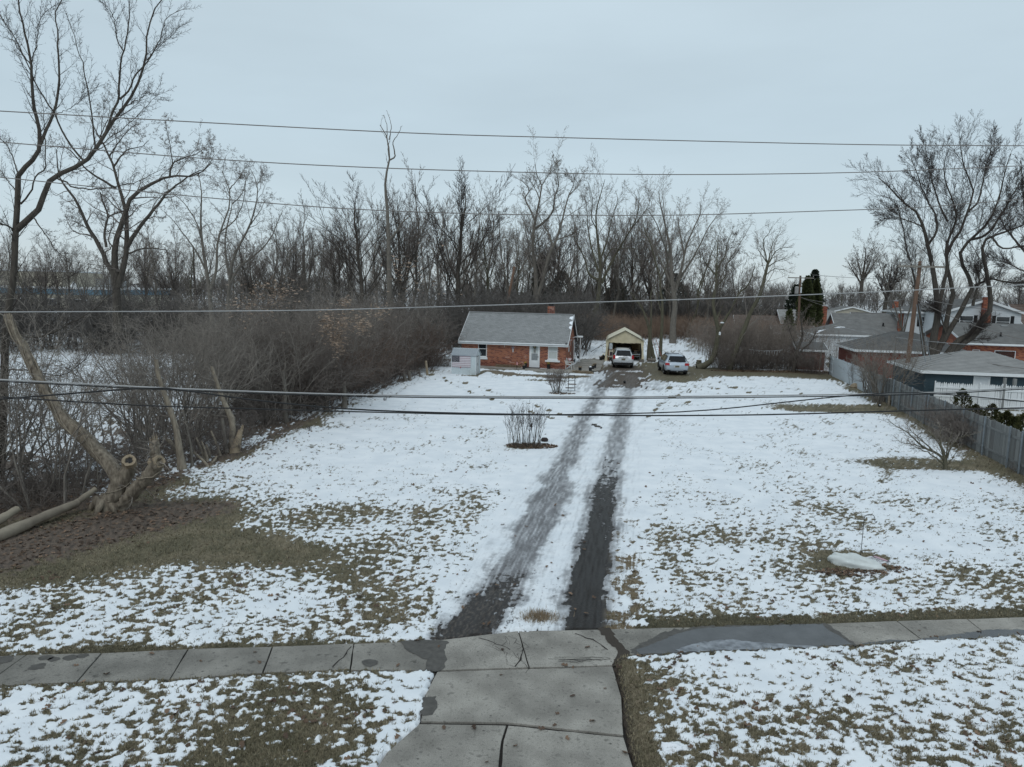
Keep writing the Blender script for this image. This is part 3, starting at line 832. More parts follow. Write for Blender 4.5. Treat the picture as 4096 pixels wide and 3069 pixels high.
sheet('wet_patch', [(2390, 2512), (2440, 2512), (2475, 2570), (2520, 2615), (2500, 2650), (2450, 2668), (2455, 2640), (2470, 2605), (2430, 2570)], mat('wet_soil', (0.045, 0.036, 0.028), .8, scale=30), 0.009, 0.02)
sheet('wet_patch', [(1690, 2790), (1745, 2786), (1750, 2820), (1730, 2860), (1690, 2865), (1670, 2840)], wet_dull, 0.004, 0.02)
_r = np.random.default_rng(8)
for (x, y, s) in ((20, 2640, .16), (150, 2668, .14), (185, 2632, .12), (215, 2638, .1), (280, 2632, .12), (1480, 2652, .15), (330, 2624, .1)):
    c = G(x, y)[:2]; a = np.linspace(0, 6.28, 14, endpoint=False)
    tag(MB().poly([(c[0] + s * math.cos(t) * (1 + .12 * _r.normal()), c[1] + s * .8 * math.sin(t) * (1 + .12 * _r.normal()), 0.007) for t in a]).build('wet_patch', wet_dull), kind='structure')
def crack(pxs, w=0.02, z=0.0075):
    pts = [G(*p)[:2] for p in pxs]; q = []
    for a, b in zip(pts[:-1], pts[1:]):
        n_ = max(2, int(np.hypot(*(b - a)) / 0.1))
        for j in range(n_): q.append(a + (b - a) * j / n_)
    q.append(pts[-1]); q = np.array(q); q[1:-1] += _r.normal(0, 0.012, q[1:-1].shape)
    t = np.gradient(q, axis=0); t /= np.linalg.norm(t, axis=1, keepdims=True); nn = np.stack([-t[:, 1], t[:, 0]], 1)
    ww = w * (0.4 + 0.9 * _r.random(len(q)))[:, None]
    L, R = q + nn * ww, q - nn * ww
    mb = MB()
    mb.add([(p[0], p[1], z) for p in L] + [(p[0], p[1], z) for p in R], [(i, i + 1, len(q) + i + 1, len(q) + i) for i in range(len(q) - 1)])
    tag(mb.build('crack', joint_mat), kind='structure')
crack([(1330, 2670), (1370, 2630), (1405, 2588)], .01)
crack([(1915, 2553), (1990, 2575), (2040, 2600)], .008)
crack([(2300, 2535), (2370, 2560), (2430, 2600)], .012)
crack([(2090, 2600), (2085, 2640), (2060, 2668)], .014)
for k in range(13):
    x = 2040 + _r.normal(0, 60); y = 2590 + _r.normal(0, 28)
    crack([(x, y), (x + _r.normal(10, 14), y + _r.uniform(12, 26)), (x + _r.normal(15, 22), y + _r.uniform(28, 42))], .003)
for k in range(14):
    x = 2260 + k * 12 + _r.normal(0, 10); y = 2640 + _r.normal(0, 6)
    crack([(x - 60, y), (x, y + _r.normal(2, 4)), (x + 40, y + 3)], .004)

# patio strip in front of the house
patio = MB().poly([(float(x), float(y), -0.01) for x, y in patio_poly], 0.05)
tag(patio.build('patio', conc2), kind='structure')

# ---------------------------------------------------------------- grass blades and fallen leaves
def scatter_px(n, rng, y0=9.0, y1=34.0, um=0.86):
    """random ground places, denser near the lens in proportion to apparent size"""
    v = rng.random(n); Yp = 1 / (1 / y0 + (1 / y1 - 1 / y0) * v)
    return (rng.random(n) * 2 - 1) * um * Yp, Yp
def build_grass():
    rng = np.random.default_rng(77)
    X, Y = scatter_px(420000, rng)
    snow, under, ice, grass, h = ground_fields(X, Y)
    edge = snow + rng.normal(0, 0.10, X.shape)
    keep = (grass > 0.4) & (edge < 0.02)
    X, Y, h, sn = X[keep], Y[keep], h[keep], snow[keep]
    c = uni(fbm(X, Y, 0.8, 2, 101))
    n = len(X)
    ang = rng.random(n) * 6.283; ln = rng.uniform(0.03, 0.075, n); lean = rng.uniform(0.1, 1.0, n)
    w = rng.uniform(0.003, 0.007, n) * (0.7 + Y / 18)
    dx, dy = np.cos(ang), np.sin(ang)
    a = np.stack([X - dy * w, Y + dx * w, h - 0.005], -1); b = np.stack([X + dy * w, Y - dx * w, h - 0.005], -1)
    t = np.stack([X + dx * ln * lean, Y + dy * ln * lean, h + ln * (1 - 0.55 * lean)], -1)
    V = np.stack([a, b, t], 1).reshape(-1, 3); Fc = np.arange(3 * n).reshape(-1, 3)
    m = mat('grass_blades', (0.8, 0.8, 0.8), 0.9, var=0.1, spec=0.15, attr='tint')
    me = np_mesh('grass', V, Fc, m)
    k = np.clip(c * 0.9 + 0.12 + rng.normal(0, 0.28, n), 0, 1)[:, None]
    colr = np.array([0.150, 0.136, 0.084]) * (1 - k) + np.array([0.33, 0.28, 0.19]) * k
    colr = colr * rng.uniform(0.55, 1.25, n)[:, None]
    cc = np.repeat(np.concatenate([colr, np.ones((n, 1))], 1), 3, axis=0)
    at = me.attributes.new('tint', 'FLOAT_COLOR', 'POINT'); at.data.foreach_set('color', cc.astype(np.float32).ravel())
    tag(link('grass', me), 'dry olive and tan grass showing through the melting snow on the lawn', None, None, 'stuff')
build_grass()
def leaf_array(rng, X, Y, h, size):
    n = len(X); a = rng.random(n) * 6.283; s = size * rng.uniform(0.6, 1.3, n)
    ca, sa = np.cos(a), np.sin(a)
    def pt(u, v, z): return np.stack([X + (u * ca - v * sa) * s, Y + (u * sa + v * ca) * s, h + z * s], -1)
    tl = rng.uniform(-.3, .5, n)
    ps = [pt(-1, 0, 0.05), pt(-.35, -.6, .25 + tl), pt(.1, -.35, .1), pt(.5, -.75, .3 + tl), pt(1, 0, .2 + tl), pt(.45, .7, .35 - tl), pt(0, .35, .15), pt(-.4, .55, .3 - tl)]
    V = np.stack(ps, 1).reshape(-1, 3)
    b = (np.arange(n) * 8)[:, None]
    Fc = np.concatenate([b + np.array([[0, 1, 2, 7]]), b + np.array([[2, 3, 4, 5]]), b + np.array([[2, 5, 6, 7]])])
    return V, Fc
def build_leaves():
    rng = np.random.default_rng(78)
    X, Y = scatter_px(60000, rng, 9, 60)
    cl = fbm(X, Y, 1.1, 3, 111)
    snow, under, ice, grass, h = ground_fields(X, Y)
    mul = in_poly(X, Y, mulch_poly)
    dH, sH, _ = poly_dist(X, Y, hedge_line)
    prob = 0.008 + 0.08 * (cl > 1.1) + 0.62 * mul + 0.30 * (dH < 2.0)
    wd = poly_sd(X, Y, walk_poly)
    prob = np.where((wd < 0) | (poly_sd(X, Y, apron_poly) < 0), 0.004, prob)
    keep = rng.random(len(X)) < prob
    X, Y, h = X[keep], Y[keep], np.maximum(h[keep], 0.0)
    # leaf carpet under the two lilac clumps and along the thicket on the right
    ex = []
    for (cx, cy, rx, ry, n) in ((0.9, 30.3, 1.1, 0.6, 700), (3.3, 46.6, 0.9, 0.4, 250), (23.5, 63.4, 6, 1.0, 2600), (8.3, 16.75, .9, .22, 160), (9.4, 17.0, .5, .3, 60), (-12.6, 23.6, 1.2, 1.6, 300)):
        r = np.sqrt(rng.random(n)); a = rng.random(n) * 6.28; ex.append(np.stack([cx + rx * r * np.cos(a), cy + ry * r * np.sin(a)], 1))
    E = np.concatenate(ex); he = ground_fields(E[:, 0], E[:, 1])[4]
    X = np.concatenate([X, E[:, 0]]); Y = np.concatenate([Y, E[:, 1]]); h = np.concatenate([h, np.maximum(he, 0)])
    V, Fc = leaf_array(rng, X, Y, h + 0.008, 0.052)
    n = len(X)
    m = mat('fallen_leaves', (0.9, 0.9, 0.9), 0.9, var=0.1, spec=0.2, attr='tint')
    me = np_mesh('fallen_leaves', V, Fc, m)
    k = rng.random(n)[:, None]
    colr = (np.array([0.085, 0.060, 0.046]) * (1 - k) + np.array([0.24, 0.160, 0.110]) * k) * rng.uniform(0.6, 1.15, n)[:, None]
    cc = np.repeat(np.concatenate([colr, np.ones((n, 1))], 1), 8, axis=0)
    at = me.attributes.new('tint', 'FLOAT_COLOR', 'POINT'); at.data.foreach_set('color', cc.astype(np.float32).ravel())
    tag(link('fallen_leaves', me), 'brown dead oak and maple leaves strewn over snow, mulch and hedge foot', None, None, 'stuff')
build_leaves()
# ================================================================ buildings
TH = math.radians(-11.0)
m_white = mat('white_paint', (0.70, 0.72, 0.73), 0.6, var=0.07, scale=2)
m_white2 = mat('white_vinyl', (0.62, 0.65, 0.67), 0.55, var=0.08, scale=1.2)
m_mortar = mat('mortar', (0.40, 0.33, 0.27), 0.9, var=0.2, scale=5)
m_glass = mat('dark_glass', (0.018, 0.022, 0.026), 0.08, var=0.5, scale=1.0, spec=0.6)
m_black = mat('black_plastic', (0.012, 0.012, 0.013), 0.55, var=0.3)
m_curtain = mat('net_curtain', (0.42, 0.45, 0.44), 0.8, col2=(0.55, 0.58, 0.57), scale=4, stretch=(9, 1, 0.5))
def brick_mat(name, c, c2):
    m = mat(name, c, 0.9, col2=c2, scale=3.5, bump=0.4, bscale=40)
    return m
bm = [brick_mat('brick_orange', (0.30, 0.112, 0.062), (0.37, 0.150, 0.088)), brick_mat('brick_red', (0.20, 0.067, 0.045), (0.27, 0.094, 0.062)),
      brick_mat('brick_dark', (0.12, 0.045, 0.042), (0.20, 0.07, 0.055)), brick_mat('brick_damp', (0.10, 0.030, 0.020), (0.20, 0.05, 0.03)),
      mat('brick_bloom', (0.36, 0.17, 0.12), 0.9, col2=(0.50, 0.34, 0.28), scale=6)]
def shingle_mat(name, c, c2):
    return mat(name, c, 0.95, col2=c2, scale=1.6, bump=0.5, bscale=70, spec=0.1)
sh_m = [shingle_mat('shingle_grey', (0.235, 0.24, 0.24), (0.275, 0.28, 0.28)), shingle_mat('shingle_light', (0.26, 0.265, 0.265), (0.30, 0.305, 0.305)), shingle_mat('shingle_dark', (0.205, 0.21, 0.21), (0.245, 0.25, 0.25))]

def brickwork(name, parent, origin, ux, nrm, width, height, openings=(), top=None, L=0.213, Hh=0.075, seed=1, mats=None, gable=None, damp=0.35):
    """real bricks standing 6 mm proud of the mortar. gable: (half, rise) cuts the top"""
    rng = random.Random(seed)
    ux = Vector(ux); nrm = Vector(nrm); up = Vector((0, 0, 1)); o = Vector(origin)
    mb = MB(); rows = int(height / Hh)
    for r in range(rows):
        z0 = r * Hh; x = -(L / 2 if r % 2 else 0)
        while x < width:
            a, b = max(x, 0), min(x + L - 0.011, width)
            x += L
            if b - a < 0.03: continue
            zc = z0 + Hh / 2; xc = (a + b) / 2
            if gable and z0 + Hh > gable[2] and abs(xc - width / 2) > (1 - (z0 + Hh - gable[2]) / gable[1]) * width / 2: continue
            if any(oa < xc < ob and oc < zc < od for oa, ob, oc, od in openings): continue
            t = rng.random()
            mb.mi = 0 if t < 0.62 else 1 if t < 0.86 else 2
            if z0 < damp * (0.6 + 0.8 * rng.random()): mb.mi = 3 if rng.random() < 0.6 else 1
            dd = math.hypot((xc - 5.0) / 1.1, (zc - 0.75) / 0.45)
            if damp and 0.7 < dd < 0.95 and rng.random() < 0.25: mb.mi = 4
            pr = 0.006 + rng.random() * 0.003
            p0 = o + ux * a + up * (z0 + 0.005) ; p1 = o + ux * b + up * (z0 + 0.005); hz = up * (Hh - 0.010); n = nrm * pr
            mb.add([p0, p1, p1 + hz, p0 + hz, p0 + n, p1 + n, p1 + hz + n, p0 + hz + n], [(4, 5, 6, 7), (0, 1, 5, 4), (1, 2, 6, 5), (2, 3, 7, 6), (3, 0, 4, 7)])
    ob = mb.build(name, mats or bm, parent)
    ob['kind'] = 'stuff'
    return ob

def window(parent, x0, x1, z0, z1, y=0.0, pane=None, sill=True, split=True, depth=0.05, frame=m_white, rot=None, shutters=None):
    """a window in the wall plane facing -y (or facing +x when rot='x', then x is y)"""
    w = MB(); t = 0.05
    def bx(mb, a, b, c, d, e, f):     # a..b along wall, c..d outward(neg), e..f height
        if rot == 'x': mb.box(y - d, y - c, a, b, e, f)
        else: mb.box(a, b, y + c, y + d, e, f)
    bx(w, x0, x0 + t, -0.02, depth, z0, z1); bx(w, x1 - t, x1, -0.02, depth, z0, z1)
    bx(w, x0 + t, x1 - t, -0.02, depth, z1 - t, z1); bx(w, x0 + t, x1 - t, -0.02, depth, z0, z0 + t)
    if split:
        zm = (z0 + z1) / 2; bx(w, x0 + t, x1 - t, -0.012, depth, zm - 0.025, zm + 0.025)
    fr = w.build('window', frame, parent)
    for (a, b) in (((z0 + t, (z0 + z1) / 2 - 0.025), ((z0 + z1) / 2 + 0.025, z1 - t)) if split else ((z0 + t, z1 - t),)):
        p = MB(); bx(p, x0 + t, x1 - t, 0.012, 0.02, a, b); p.build('pane', pane or m_glass, fr)
    if sill:
        s = MB(); bx(s, x0 - 0.06, x1 + 0.06, -0.07, 0.03, z0 - 0.09, z0 - 0.002); s.build('sill', frame, fr)
    if shutters:
        for xx in (x0 - 0.36, x1 + 0.03):
            s = MB(); bx(s, xx, xx + 0.33, -0.035, 0.0, z0 - .02, z1 + .02)
            for k in range(7): bx(s, xx + .04, xx + .29, -0.05, -0.036, z0 + .03 + k * (z1 - z0 - .06) / 7, z0 + (k + .6) * (z1 - z0 - .06) / 7)
            s.build('shutter', shutters, fr)
    return fr

# ---------------------------------------------------------------- the little brick house
HL, HD, EZ, RZ = 9.25, 7.0, 2.32, 4.55
hc = G(2261, 1478)
house = thing('brick_house', 'small red brick bungalow with grey shingle roof and white door at the drive end', 'house', hc, TH)
wd_, wdr, ww2 = (-7.75, -6.98), (-3.16, -2.26), (-1.52, -0.72)
wall = MB()
ops = [(wd_[0], wd_[1], 0.84, 2.2), (wdr[0], wdr[1], 0.0, 2.17), (ww2[0], ww2[1], 0.84, 2.2)]
xs = [-HL]
for a, b, c, d in ops:
    wall.box(xs[-1], a, 0, 0.2, 0, EZ)
    if c > 0: wall.box(a, b, 0, 0.2, 0, c)
    wall.box(a, b, 0, 0.2, d, EZ)
    xs.append(b)
wall.box(xs[-1], 0, 0, 0.2, 0, EZ)
wall.box(-0.2, 0, 0.2, HD, 0, EZ); wall.box(-HL, -HL + 0.2, 0.2, HD, 0, EZ); wall.box(-HL + .2, -0.2, HD - 0.2, HD, 0, EZ)
for xx in (-0.2, -HL):
    wall.poly([(xx, 0.0, EZ), (xx, HD, EZ), (xx, HD / 2, RZ - 0.06)], 0.2, (1, 0, 0))
wall.build('wall', m_mortar, house)
floor_in = MB().box(-HL + .25, -.25, .25, HD - .25, 0.02, 0.06).build('interior_floor', mat('dark_floor', (0.05, 0.04, 0.035)), house)
brickwork('brickwork', house, (-HL, 0, 0), (1, 0, 0), (0, -1, 0), HL, EZ, [(a + HL, b + HL, c, d) for a, b, c, d in ops], seed=4)
gop = [(1.9, 2.3, 1.35, 1.9), (4.4, 5.3, 0.0, 2.1)]
brickwork('brickwork', house, (0, 0, 0), (0, 1, 0), (1, 0, 0), HD, RZ - 0.1, gop, seed=9, gable=(HD, RZ - EZ, EZ), damp=0)
window(house, wd_[0], wd_[1], 0.84, 2.2, 0.0)
window(house, ww2[0], ww2[1], 0.84, 2.2, 0.0, pane=m_curtain)
MB().box(wd_[0] - .1, wd_[1] + .1, -.1, -.008, .60, .74).build('ledge', m_white, house)
MB().box(ww2[0] - .24, ww2[1] + .24, -.14, -.008, .60, .75).build('ledge', m_white, house)
# door
dr = MB().box(wdr[0], wdr[0] + .07, -.02, .05, 0.03, 2.17).box(wdr[1] - .07, wdr[1], -.02, .05, 0.03, 2.17).box(wdr[0] + .07, wdr[1] - .07, -.02, .05, 2.10, 2.17).build('door_frame', m_white, house)
dd = MB()
dx0, dx1 = wdr[0] + .075, wdr[1] - .075
dd.box(dx0, dx0 + .1, .0, .04, .05, 2.09).box(dx1 - .1, dx1, .0, .04, .05, 2.09).box(dx0 + .1, dx1 - .1, .0, .04, 1.98, 2.09).box(dx0 + .1, dx1 - .1, .0, .04, .05, .68).box(dx0 + .1, dx1 - .1, .0, .04, 1.28, 1.33)
door = dd.build('door', m_white, house)
MB().box(dx0 + .1, dx1 - .1, .015, .025, 1.33, 1.98).build('pane', mat('pale_pane', (0.45, 0.5, 0.5), .2), door)
MB().box(dx0 + .1, dx1 - .1, .015, .025, .68, 1.28).build('pane', mat('grey_screen', (0.25, 0.27, 0.28), .4), door)
MB().box(dx1 - .08, dx1 - .05, -.05, 0, .92, 1.06).build('handle', m_black, door)
MB().box(wdr[0] - .15, wdr[1] + .1, -.55, -.012, 0.042, 0.07).build('door_mat', mat('mat_dark', (0.05, 0.04, 0.035), .95), house)
# gable openings and details
MB().box(0.009, 0.02, 4.4, 5.3, 0.05, 2.1).build('side_door', mat('side_door_brown', (0.09, 0.05, 0.04), .6), house)
MB().box(0.009, 0.03, 1.9, 2.3, 1.35, 1.9).build('side_window', m_white, house)
MB().box(0.02, 0.12, 5.9, 6.0, 0.3, 2.2).build('downspout', m_white, house)
MB().box(0.012, 0.06, 3.2, 3.4, 1.0, 1.25).build('meter_box', mat('meter_beige', (0.5, 0.45, 0.36), .6), house)
MB().poly([(0.012, 2.95, 3.15), (0.012, 3.55, 3.15), (0.012, 3.25, 3.75)], 0.03, (1, 0, 0)).build('gable_vent', mat('vent_grey', (0.18, 0.19, 0.2), .6), house)
# roof
ov, oe = 0.34, 0.22
sl = (RZ - EZ) / (HD / 2)
def roof_pt(x, y): return (x, y, (RZ if y > 999 else RZ - abs(y - HD / 2) * sl))
rf = MB(); th = 0.07
for s in (0, 1):
    y0 = -ov if s == 0 else HD + ov
    a = [(-HL - oe, y0, RZ - abs(y0 - HD/2) * sl), (oe, y0, RZ - abs(y0 - HD/2) * sl), (oe, HD/2, RZ), (-HL - oe, HD/2, RZ)]
    if s: a = a[::-1]
    rf.poly(a, th, (0, 0, 1))
roof = rf.build('roof', shingle_mat('roof_felt', (0.10, 0.10, 0.105), (0.13, 0.13, 0.135)), house)
# shingles of the front slope: tabs with gaps, each a piece
rngs = random.Random(3)
n_ = Vector((0, -sl, 1)).normalized(); dn = Vector((0, -1, -sl)).normalized()
slen = (HD/2 + ov) * math.sqrt(1 + sl * sl); ex_ = 0.143; tw = 0.305
tabs = []
rows = int(slen / ex_)
for r in range(rows):
    s0 = slen - r * ex_            # distance down from the ridge of this row's lower edge
    x = -HL - oe - (tw / 2 if r % 2 else 0)
    while x < oe:
        a, b = max(x, -HL - oe), min(x + tw - 0.014, oe)
        x += tw
        if b - a > 0.05: tabs.append((r, a, b, s0))
tab_me = {}
rest = MB()
ridge = Vector((0, HD/2, RZ + th))
def tab_geo(mb, a, b, s0, lift):
    base = ridge + dn * s0
    p0, p1 = base + Vector((a, 0, 0)) + n_ * (0.010 + lift), base + Vector((b, 0, 0)) + n_ * (0.010 + lift)
    q0, q1 = ridge + dn * (s0 - ex_) + Vector((a, 0, 0)) + n_ * 0.003, ridge + dn * (s0 - ex_) + Vector((b, 0, 0)) + n_ * 0.003
    d0, d1 = base + Vector((a, 0, 0)), base + Vector((b, 0, 0))
    mb.add([p0, p1, q1, q0, d0, d1], [(0, 1, 2, 3), (4, 5, 1, 0), (0, 3, 4), (1, 5, 2)])
def tab_shared(mi, L):
    k = (mi, round(L, 3))
    if k not in tab_me:
        mb = MB(); h = n_ * 0.010
        mb.add([Vector((0,0,0)) + h, Vector((L,0,0)) + h, Vector((L,0,0)) - dn*ex_ + n_*0.003, -dn*ex_ + n_*0.003, Vector((0,0,0)), Vector((L,0,0))], [(0,1,2,3),(4,5,1,0),(0,3,4),(1,5,2)])
        tab_me[k] = mb.mesh('shingle', sh_m[mi])
    return tab_me[k]
singles = 0
for (r, a, b, s0) in tabs:
    t = rngs.random(); mi = 0 if t < .6 else 1 if t < .82 else 2
    if singles < 298 and b - a > 0.28:
        base = ridge + dn * s0 + Vector((a, 0, 0)) + n_ * rngs.uniform(0, 0.003)
        link('shingle', tab_shared(mi, tw - 0.014), roof, base); singles += 1
    else:
        rest.mi = mi; tab_geo(rest, a, b, s0, rngs.uniform(0, 0.003))
o = rest.build('shingles', sh_m, roof); o['kind'] = 'stuff'
rc = MB()
for k in range(31):
    x = -HL - oe + k * 0.31; rc.obox((x + .155, HD/2 - .06, RZ + th + .0), (.15, 0, 0), (0, .07, .035), (0, -.004, .008)); rc.obox((x + .155, HD/2 + .06, RZ + th + .0), (.15, 0, 0), (0, .07, -.035), (0, .004, .008))
rc.build('ridge_cap', sh_m[2], roof)
fa = MB()
zf = RZ - abs(-ov - HD/2) * sl
fa.box(-HL - oe, oe, -ov - .03, -ov - .002, zf - .16, zf + .075)
fa.box(-HL - oe, oe, -ov + .0, -0.012, zf - .13, zf - .11)
fa.build('fascia', m_white, house)
for xx in (oe + .002, -HL - oe - .032):
    bb = MB()
    for y0, sg in ((-ov, 1), (HD + ov, -1)):
        z0 = RZ - abs(y0 - HD/2) * sl
        bb.poly([(xx, y0, z0 - .12), (xx, HD/2, RZ - .12), (xx, HD/2, RZ + th + .012), (xx, y0, z0 + th + .012)], .03, (1, 0, 0))
    bb.build('barge_board', m_white, house)
ch = MB().box(-2.35, -1.75, 4.6, 5.2, 3.2, 5.3).build('chimney', m_mortar, house)
cb = MB(); rr_ = random.Random(5)
for k in range(15):
    z = 4.25 + k * .07
    for s in range(3):
        cb.mi = rr_.choice([0, 1, 2, 4]); o_ = .1 if k % 2 else 0
        cb.box(-2.35 + s * .2 + .005, -2.35 + s * .2 + .19, 4.592, 4.60, z, z + .06)
        cb.mi = rr_.choice([0, 1, 2]); cb.box(-1.75, -1.742, 4.6 + s * .2 + .005, 4.6 + s * .2 + .19, z, z + .06)
cb.build('chimney_brickwork', bm, ch)
MB().box(-2.28, -1.82, 4.67, 5.13, 5.3, 5.55).build('chimney_cap', m_black, ch)
# porch roof edge behind the right end
MB().box(0.02, .75, 6.4, 7.3, 2.38, 2.5).box(.55, .62, 6.5, 6.57, 0.04, 2.38).build('back_porch_roof', m_white, house)
# wall ornaments, lamps, hangers
def on_house(x, y, z): return house.matrix_basis @ Vector((x, y, z))
bpy.context.view_layer.update()

# ---------------------------------------------------------------- generic neighbour houses
sid_m = {}
def far_house(name, label, cat, corner, yaw, L, D, ez, rise, wallm, roofm, roof='gable', axis='x', brick=False, siding=None, windows=(), chimneys=(), side_windows=(), door=None, over=0.3, group=None, fascia=True, lower_brick=None, snow=None):
    """corner: front left ground corner; L along front, D depth; windows in the front wall"""
    t = thing(name, label, cat, corner, yaw, group)
    w = MB().box(0, L, 0, D, 0, ez)
    if roof == 'gable':
        if axis == 'x':
            for xx in (0, L - .15): w.poly([(xx, 0, ez), (xx, D, ez), (xx, D/2, ez + rise)], .15, (1, 0, 0))
        else:
            for yy in (0, D - .15): w.poly([(0, yy, ez), (L, yy, ez), (L/2, yy, ez + rise)], .15, (0, 1, 0))
    w.build('wall', wallm, t)
    if brick:
        brickwork('brickwork', t, (0, 0, 0), (1, 0, 0), (0, -1, 0), L, ez + (rise if axis == 'y' and roof == 'gable' else 0), [(a, b, c, d) for a, b, c, d in windows], seed=int(L * 7), gable=(L, rise, ez) if axis == 'y' and roof == 'gable' else None, damp=0, L=.24, Hh=.085, mats=bm_dark if brick == 'dark' else bm)
        brickwork('brickwork', t, (0, D, 0), (0, -1, 0), (-1, 0, 0), D, ez, seed=int(L * 9), damp=0, L=.24, Hh=.085, mats=bm_dark if brick == 'dark' else bm)
    if siding:
        z0, z1 = siding[0], siding[1]; k = 0; step = siding[2] if len(siding) > 2 else 0.13; zz = z0
        brd = {}
        while zz < z1 - .02:
            h = min(step, z1 - zz)
            xa, xb = 0, L
            if zz + h > ez:
                if axis != 'y' or roof != 'gable': break
                f = (zz + h - ez) / rise; xa, xb = f * L / 2, L - f * L / 2
                if xb - xa < .3: break
            segs = [(xa, xb)]
            for a, b, c, d in list(windows) + ([door] if door else []):
                if c < zz + h / 2 < d: segs = [q for s in segs for q in ((s[0], min(s[1], a)), (max(s[0], b), s[1])) if q[1] - q[0] > .05]
            for (sa, sb) in segs:
                key = round(sb - sa, 3), round(h, 3)
                if key not in brd:
                    q = MB(); q.add([(0, -.012, h), (sb - sa, -.012, h), (sb - sa, -.03, 0), (0, -.03, 0), (0, 0, h), (sb - sa, 0, h), (sb - sa, 0, 0), (0, 0, 0)], [(3, 2, 1, 0), (0, 1, 5, 4), (3, 7, 6, 2), (1, 2, 6, 5), (0, 4, 7, 3)])
                    brd[key] = q.mesh('siding_board', wallm)
                link('siding_board', brd[key], t, (sa, -0.001, zz))
            zz += step
    r = MB(); o = over; th = .09
    if roof == 'gable' and axis == 'x':
        s = rise / (D / 2)
        for y0 in (-o, D + o):
            z0 = ez - o * s
            p = [(-o, y0, z0), (L + o, y0, z0), (L + o, D/2, ez + rise), (-o, D/2, ez + rise)]
            r.poly(p if y0 < 0 else p[::-1], th)
    elif roof == 'gable':
        s = rise / (L / 2)
        for x0 in (-o, L + o):
            z0 = ez - o * s
            p = [(x0, D + o, z0), (x0, -o, z0), (L/2, -o, ez + rise), (L/2, D + o, ez + rise)]
            r.poly(p if x0 < 0 else p[::-1], th)
    else:
        h = min(L, D) / 2
        if L >= D: A, B = (h, D/2, ez + rise), (L - h, D/2, ez + rise)
        else: A, B = (L/2, h, ez + rise), (L/2, D - h, ez + rise)
        c = [(-o, -o, ez - .02), (L + o, -o, ez - .02), (L + o, D + o, ez - .02), (-o, D + o, ez - .02)]
        if L >= D: r.add(c + [A, B], [(0, 1, 5, 4), (1, 2, 5), (2, 3, 4, 5), (3, 0, 4), (3, 2, 1, 0)])
        else: r.add(c + [A, B], [(0, 1, 4), (1, 2, 5, 4), (2, 3, 5), (3, 0, 4, 5), (3, 2, 1, 0)])
    ro = r.build('roof', roofm, t)
    # courses of shingles along the roof as low steps
    st = MB(); nrow = 14
    if roof == 'hip':
        for k in range(1, 16):
            f = k / 16.0
            if L >= D: a = (-o + (h + o) * f, -o + (D/2 + o) * f); b = (L + o - (h + o) * f, a[1])
            else: a = (-o + (L/2 + o) * f, -o + (h + o) * f); b = (L + o - (L/2 + o) * f, a[1])
            z = ez - .02 + (rise + .02) * f
            if b[0] - a[0] > .3: st.obox(((a[0] + b[0]) / 2, a[1], z + .004), ((b[0] - a[0]) / 2, 0, 0), (0, .02, .008), (0, -.004, .012))
            if L < D or True:
                ya, yb = a[1], D + o - (a[1] + o)
                if yb - ya > .3: st.obox((a[0], (ya + yb) / 2, z + .004), (0, (yb - ya) / 2, 0), (.02, 0, .008), (-.004, 0, .012))
    elif axis == 'x':
        for k in range(1, nrow):
            f = k / nrow; st.obox((L/2, -o + (D/2 + o) * f, ez - o * s + (rise + o * s) * f + th + .003), (L/2 + o, 0, 0), (0, .02, .02 * s), (0, -.006, .01))
    else:
        for k in range(1, nrow):
            f = k / nrow
            for sg in (-1, 1):
                xx = -o + (L/2 + o) * f if sg < 0 else L + o - (L/2 + o) * f
                st.obox((xx, D/2, ez - o * s + (rise + o * s) * f + th + .003), (0, D/2 + o, 0), (.02, 0, .02 * s * -sg), (.006 * sg, 0, .01))
    st.build('shingle_courses', sh_m[2], ro)
    if snow:
        MB().add(snow, [tuple(range(len(snow)))]).build('snow_patch', mat('roof_snow', (0.8, 0.83, 0.87), .8, var=.05), ro)
    if fascia:
        f = MB(); zf = ez - .02 if roof == 'hip' else ez - o * (rise / ((D if axis == 'x' else L) / 2))
        if roof == 'hip' or axis == 'x':
            f.box(-o - .02, L + o + .02, -o - .04, -o - .003, zf - .13, zf + .06)
            if roof == 'hip': f.box(-o - .04, -o - .003, -o, D + o, zf - .13, zf + .06)
        else:
            for (x0, x1) in ((-o, L/2), (L + o, L/2)):
                f.poly([(x0, -o - .04, zf - .14), (x1, -o - .04, ez + rise - .14), (x1, -o - .04, ez + rise + .1), (x0, -o - .04, zf + .1)], .035, (0, 1, 0))
        if roof == 'gable' and axis == 'x':
            for xx in (-o - .04, L + o + .005):
                s = rise / (D / 2)
                f.poly([(xx, -o, zf - .1), (xx, D/2, ez + rise - .1), (xx, D/2, ez + rise + .1), (xx, -o, zf + .1)], .035, (1, 0, 0))
        f.build('fascia', m_white, t)
    for wnd in windows: window(t, *wnd[:4], y=-.032 if siding else -.012, shutters=(m_black if lower_brick == 'shut' else None))
    if door:
        MB().box(door[0], door[1], -.05, -.004, door[2], door[3]).build('door_frame', m_white, t)
        MB().box(door[0] + .12, door[1] - .12, -.06, -.051, door[2] + .05, door[3] - .12).build('door', m_white2, t)
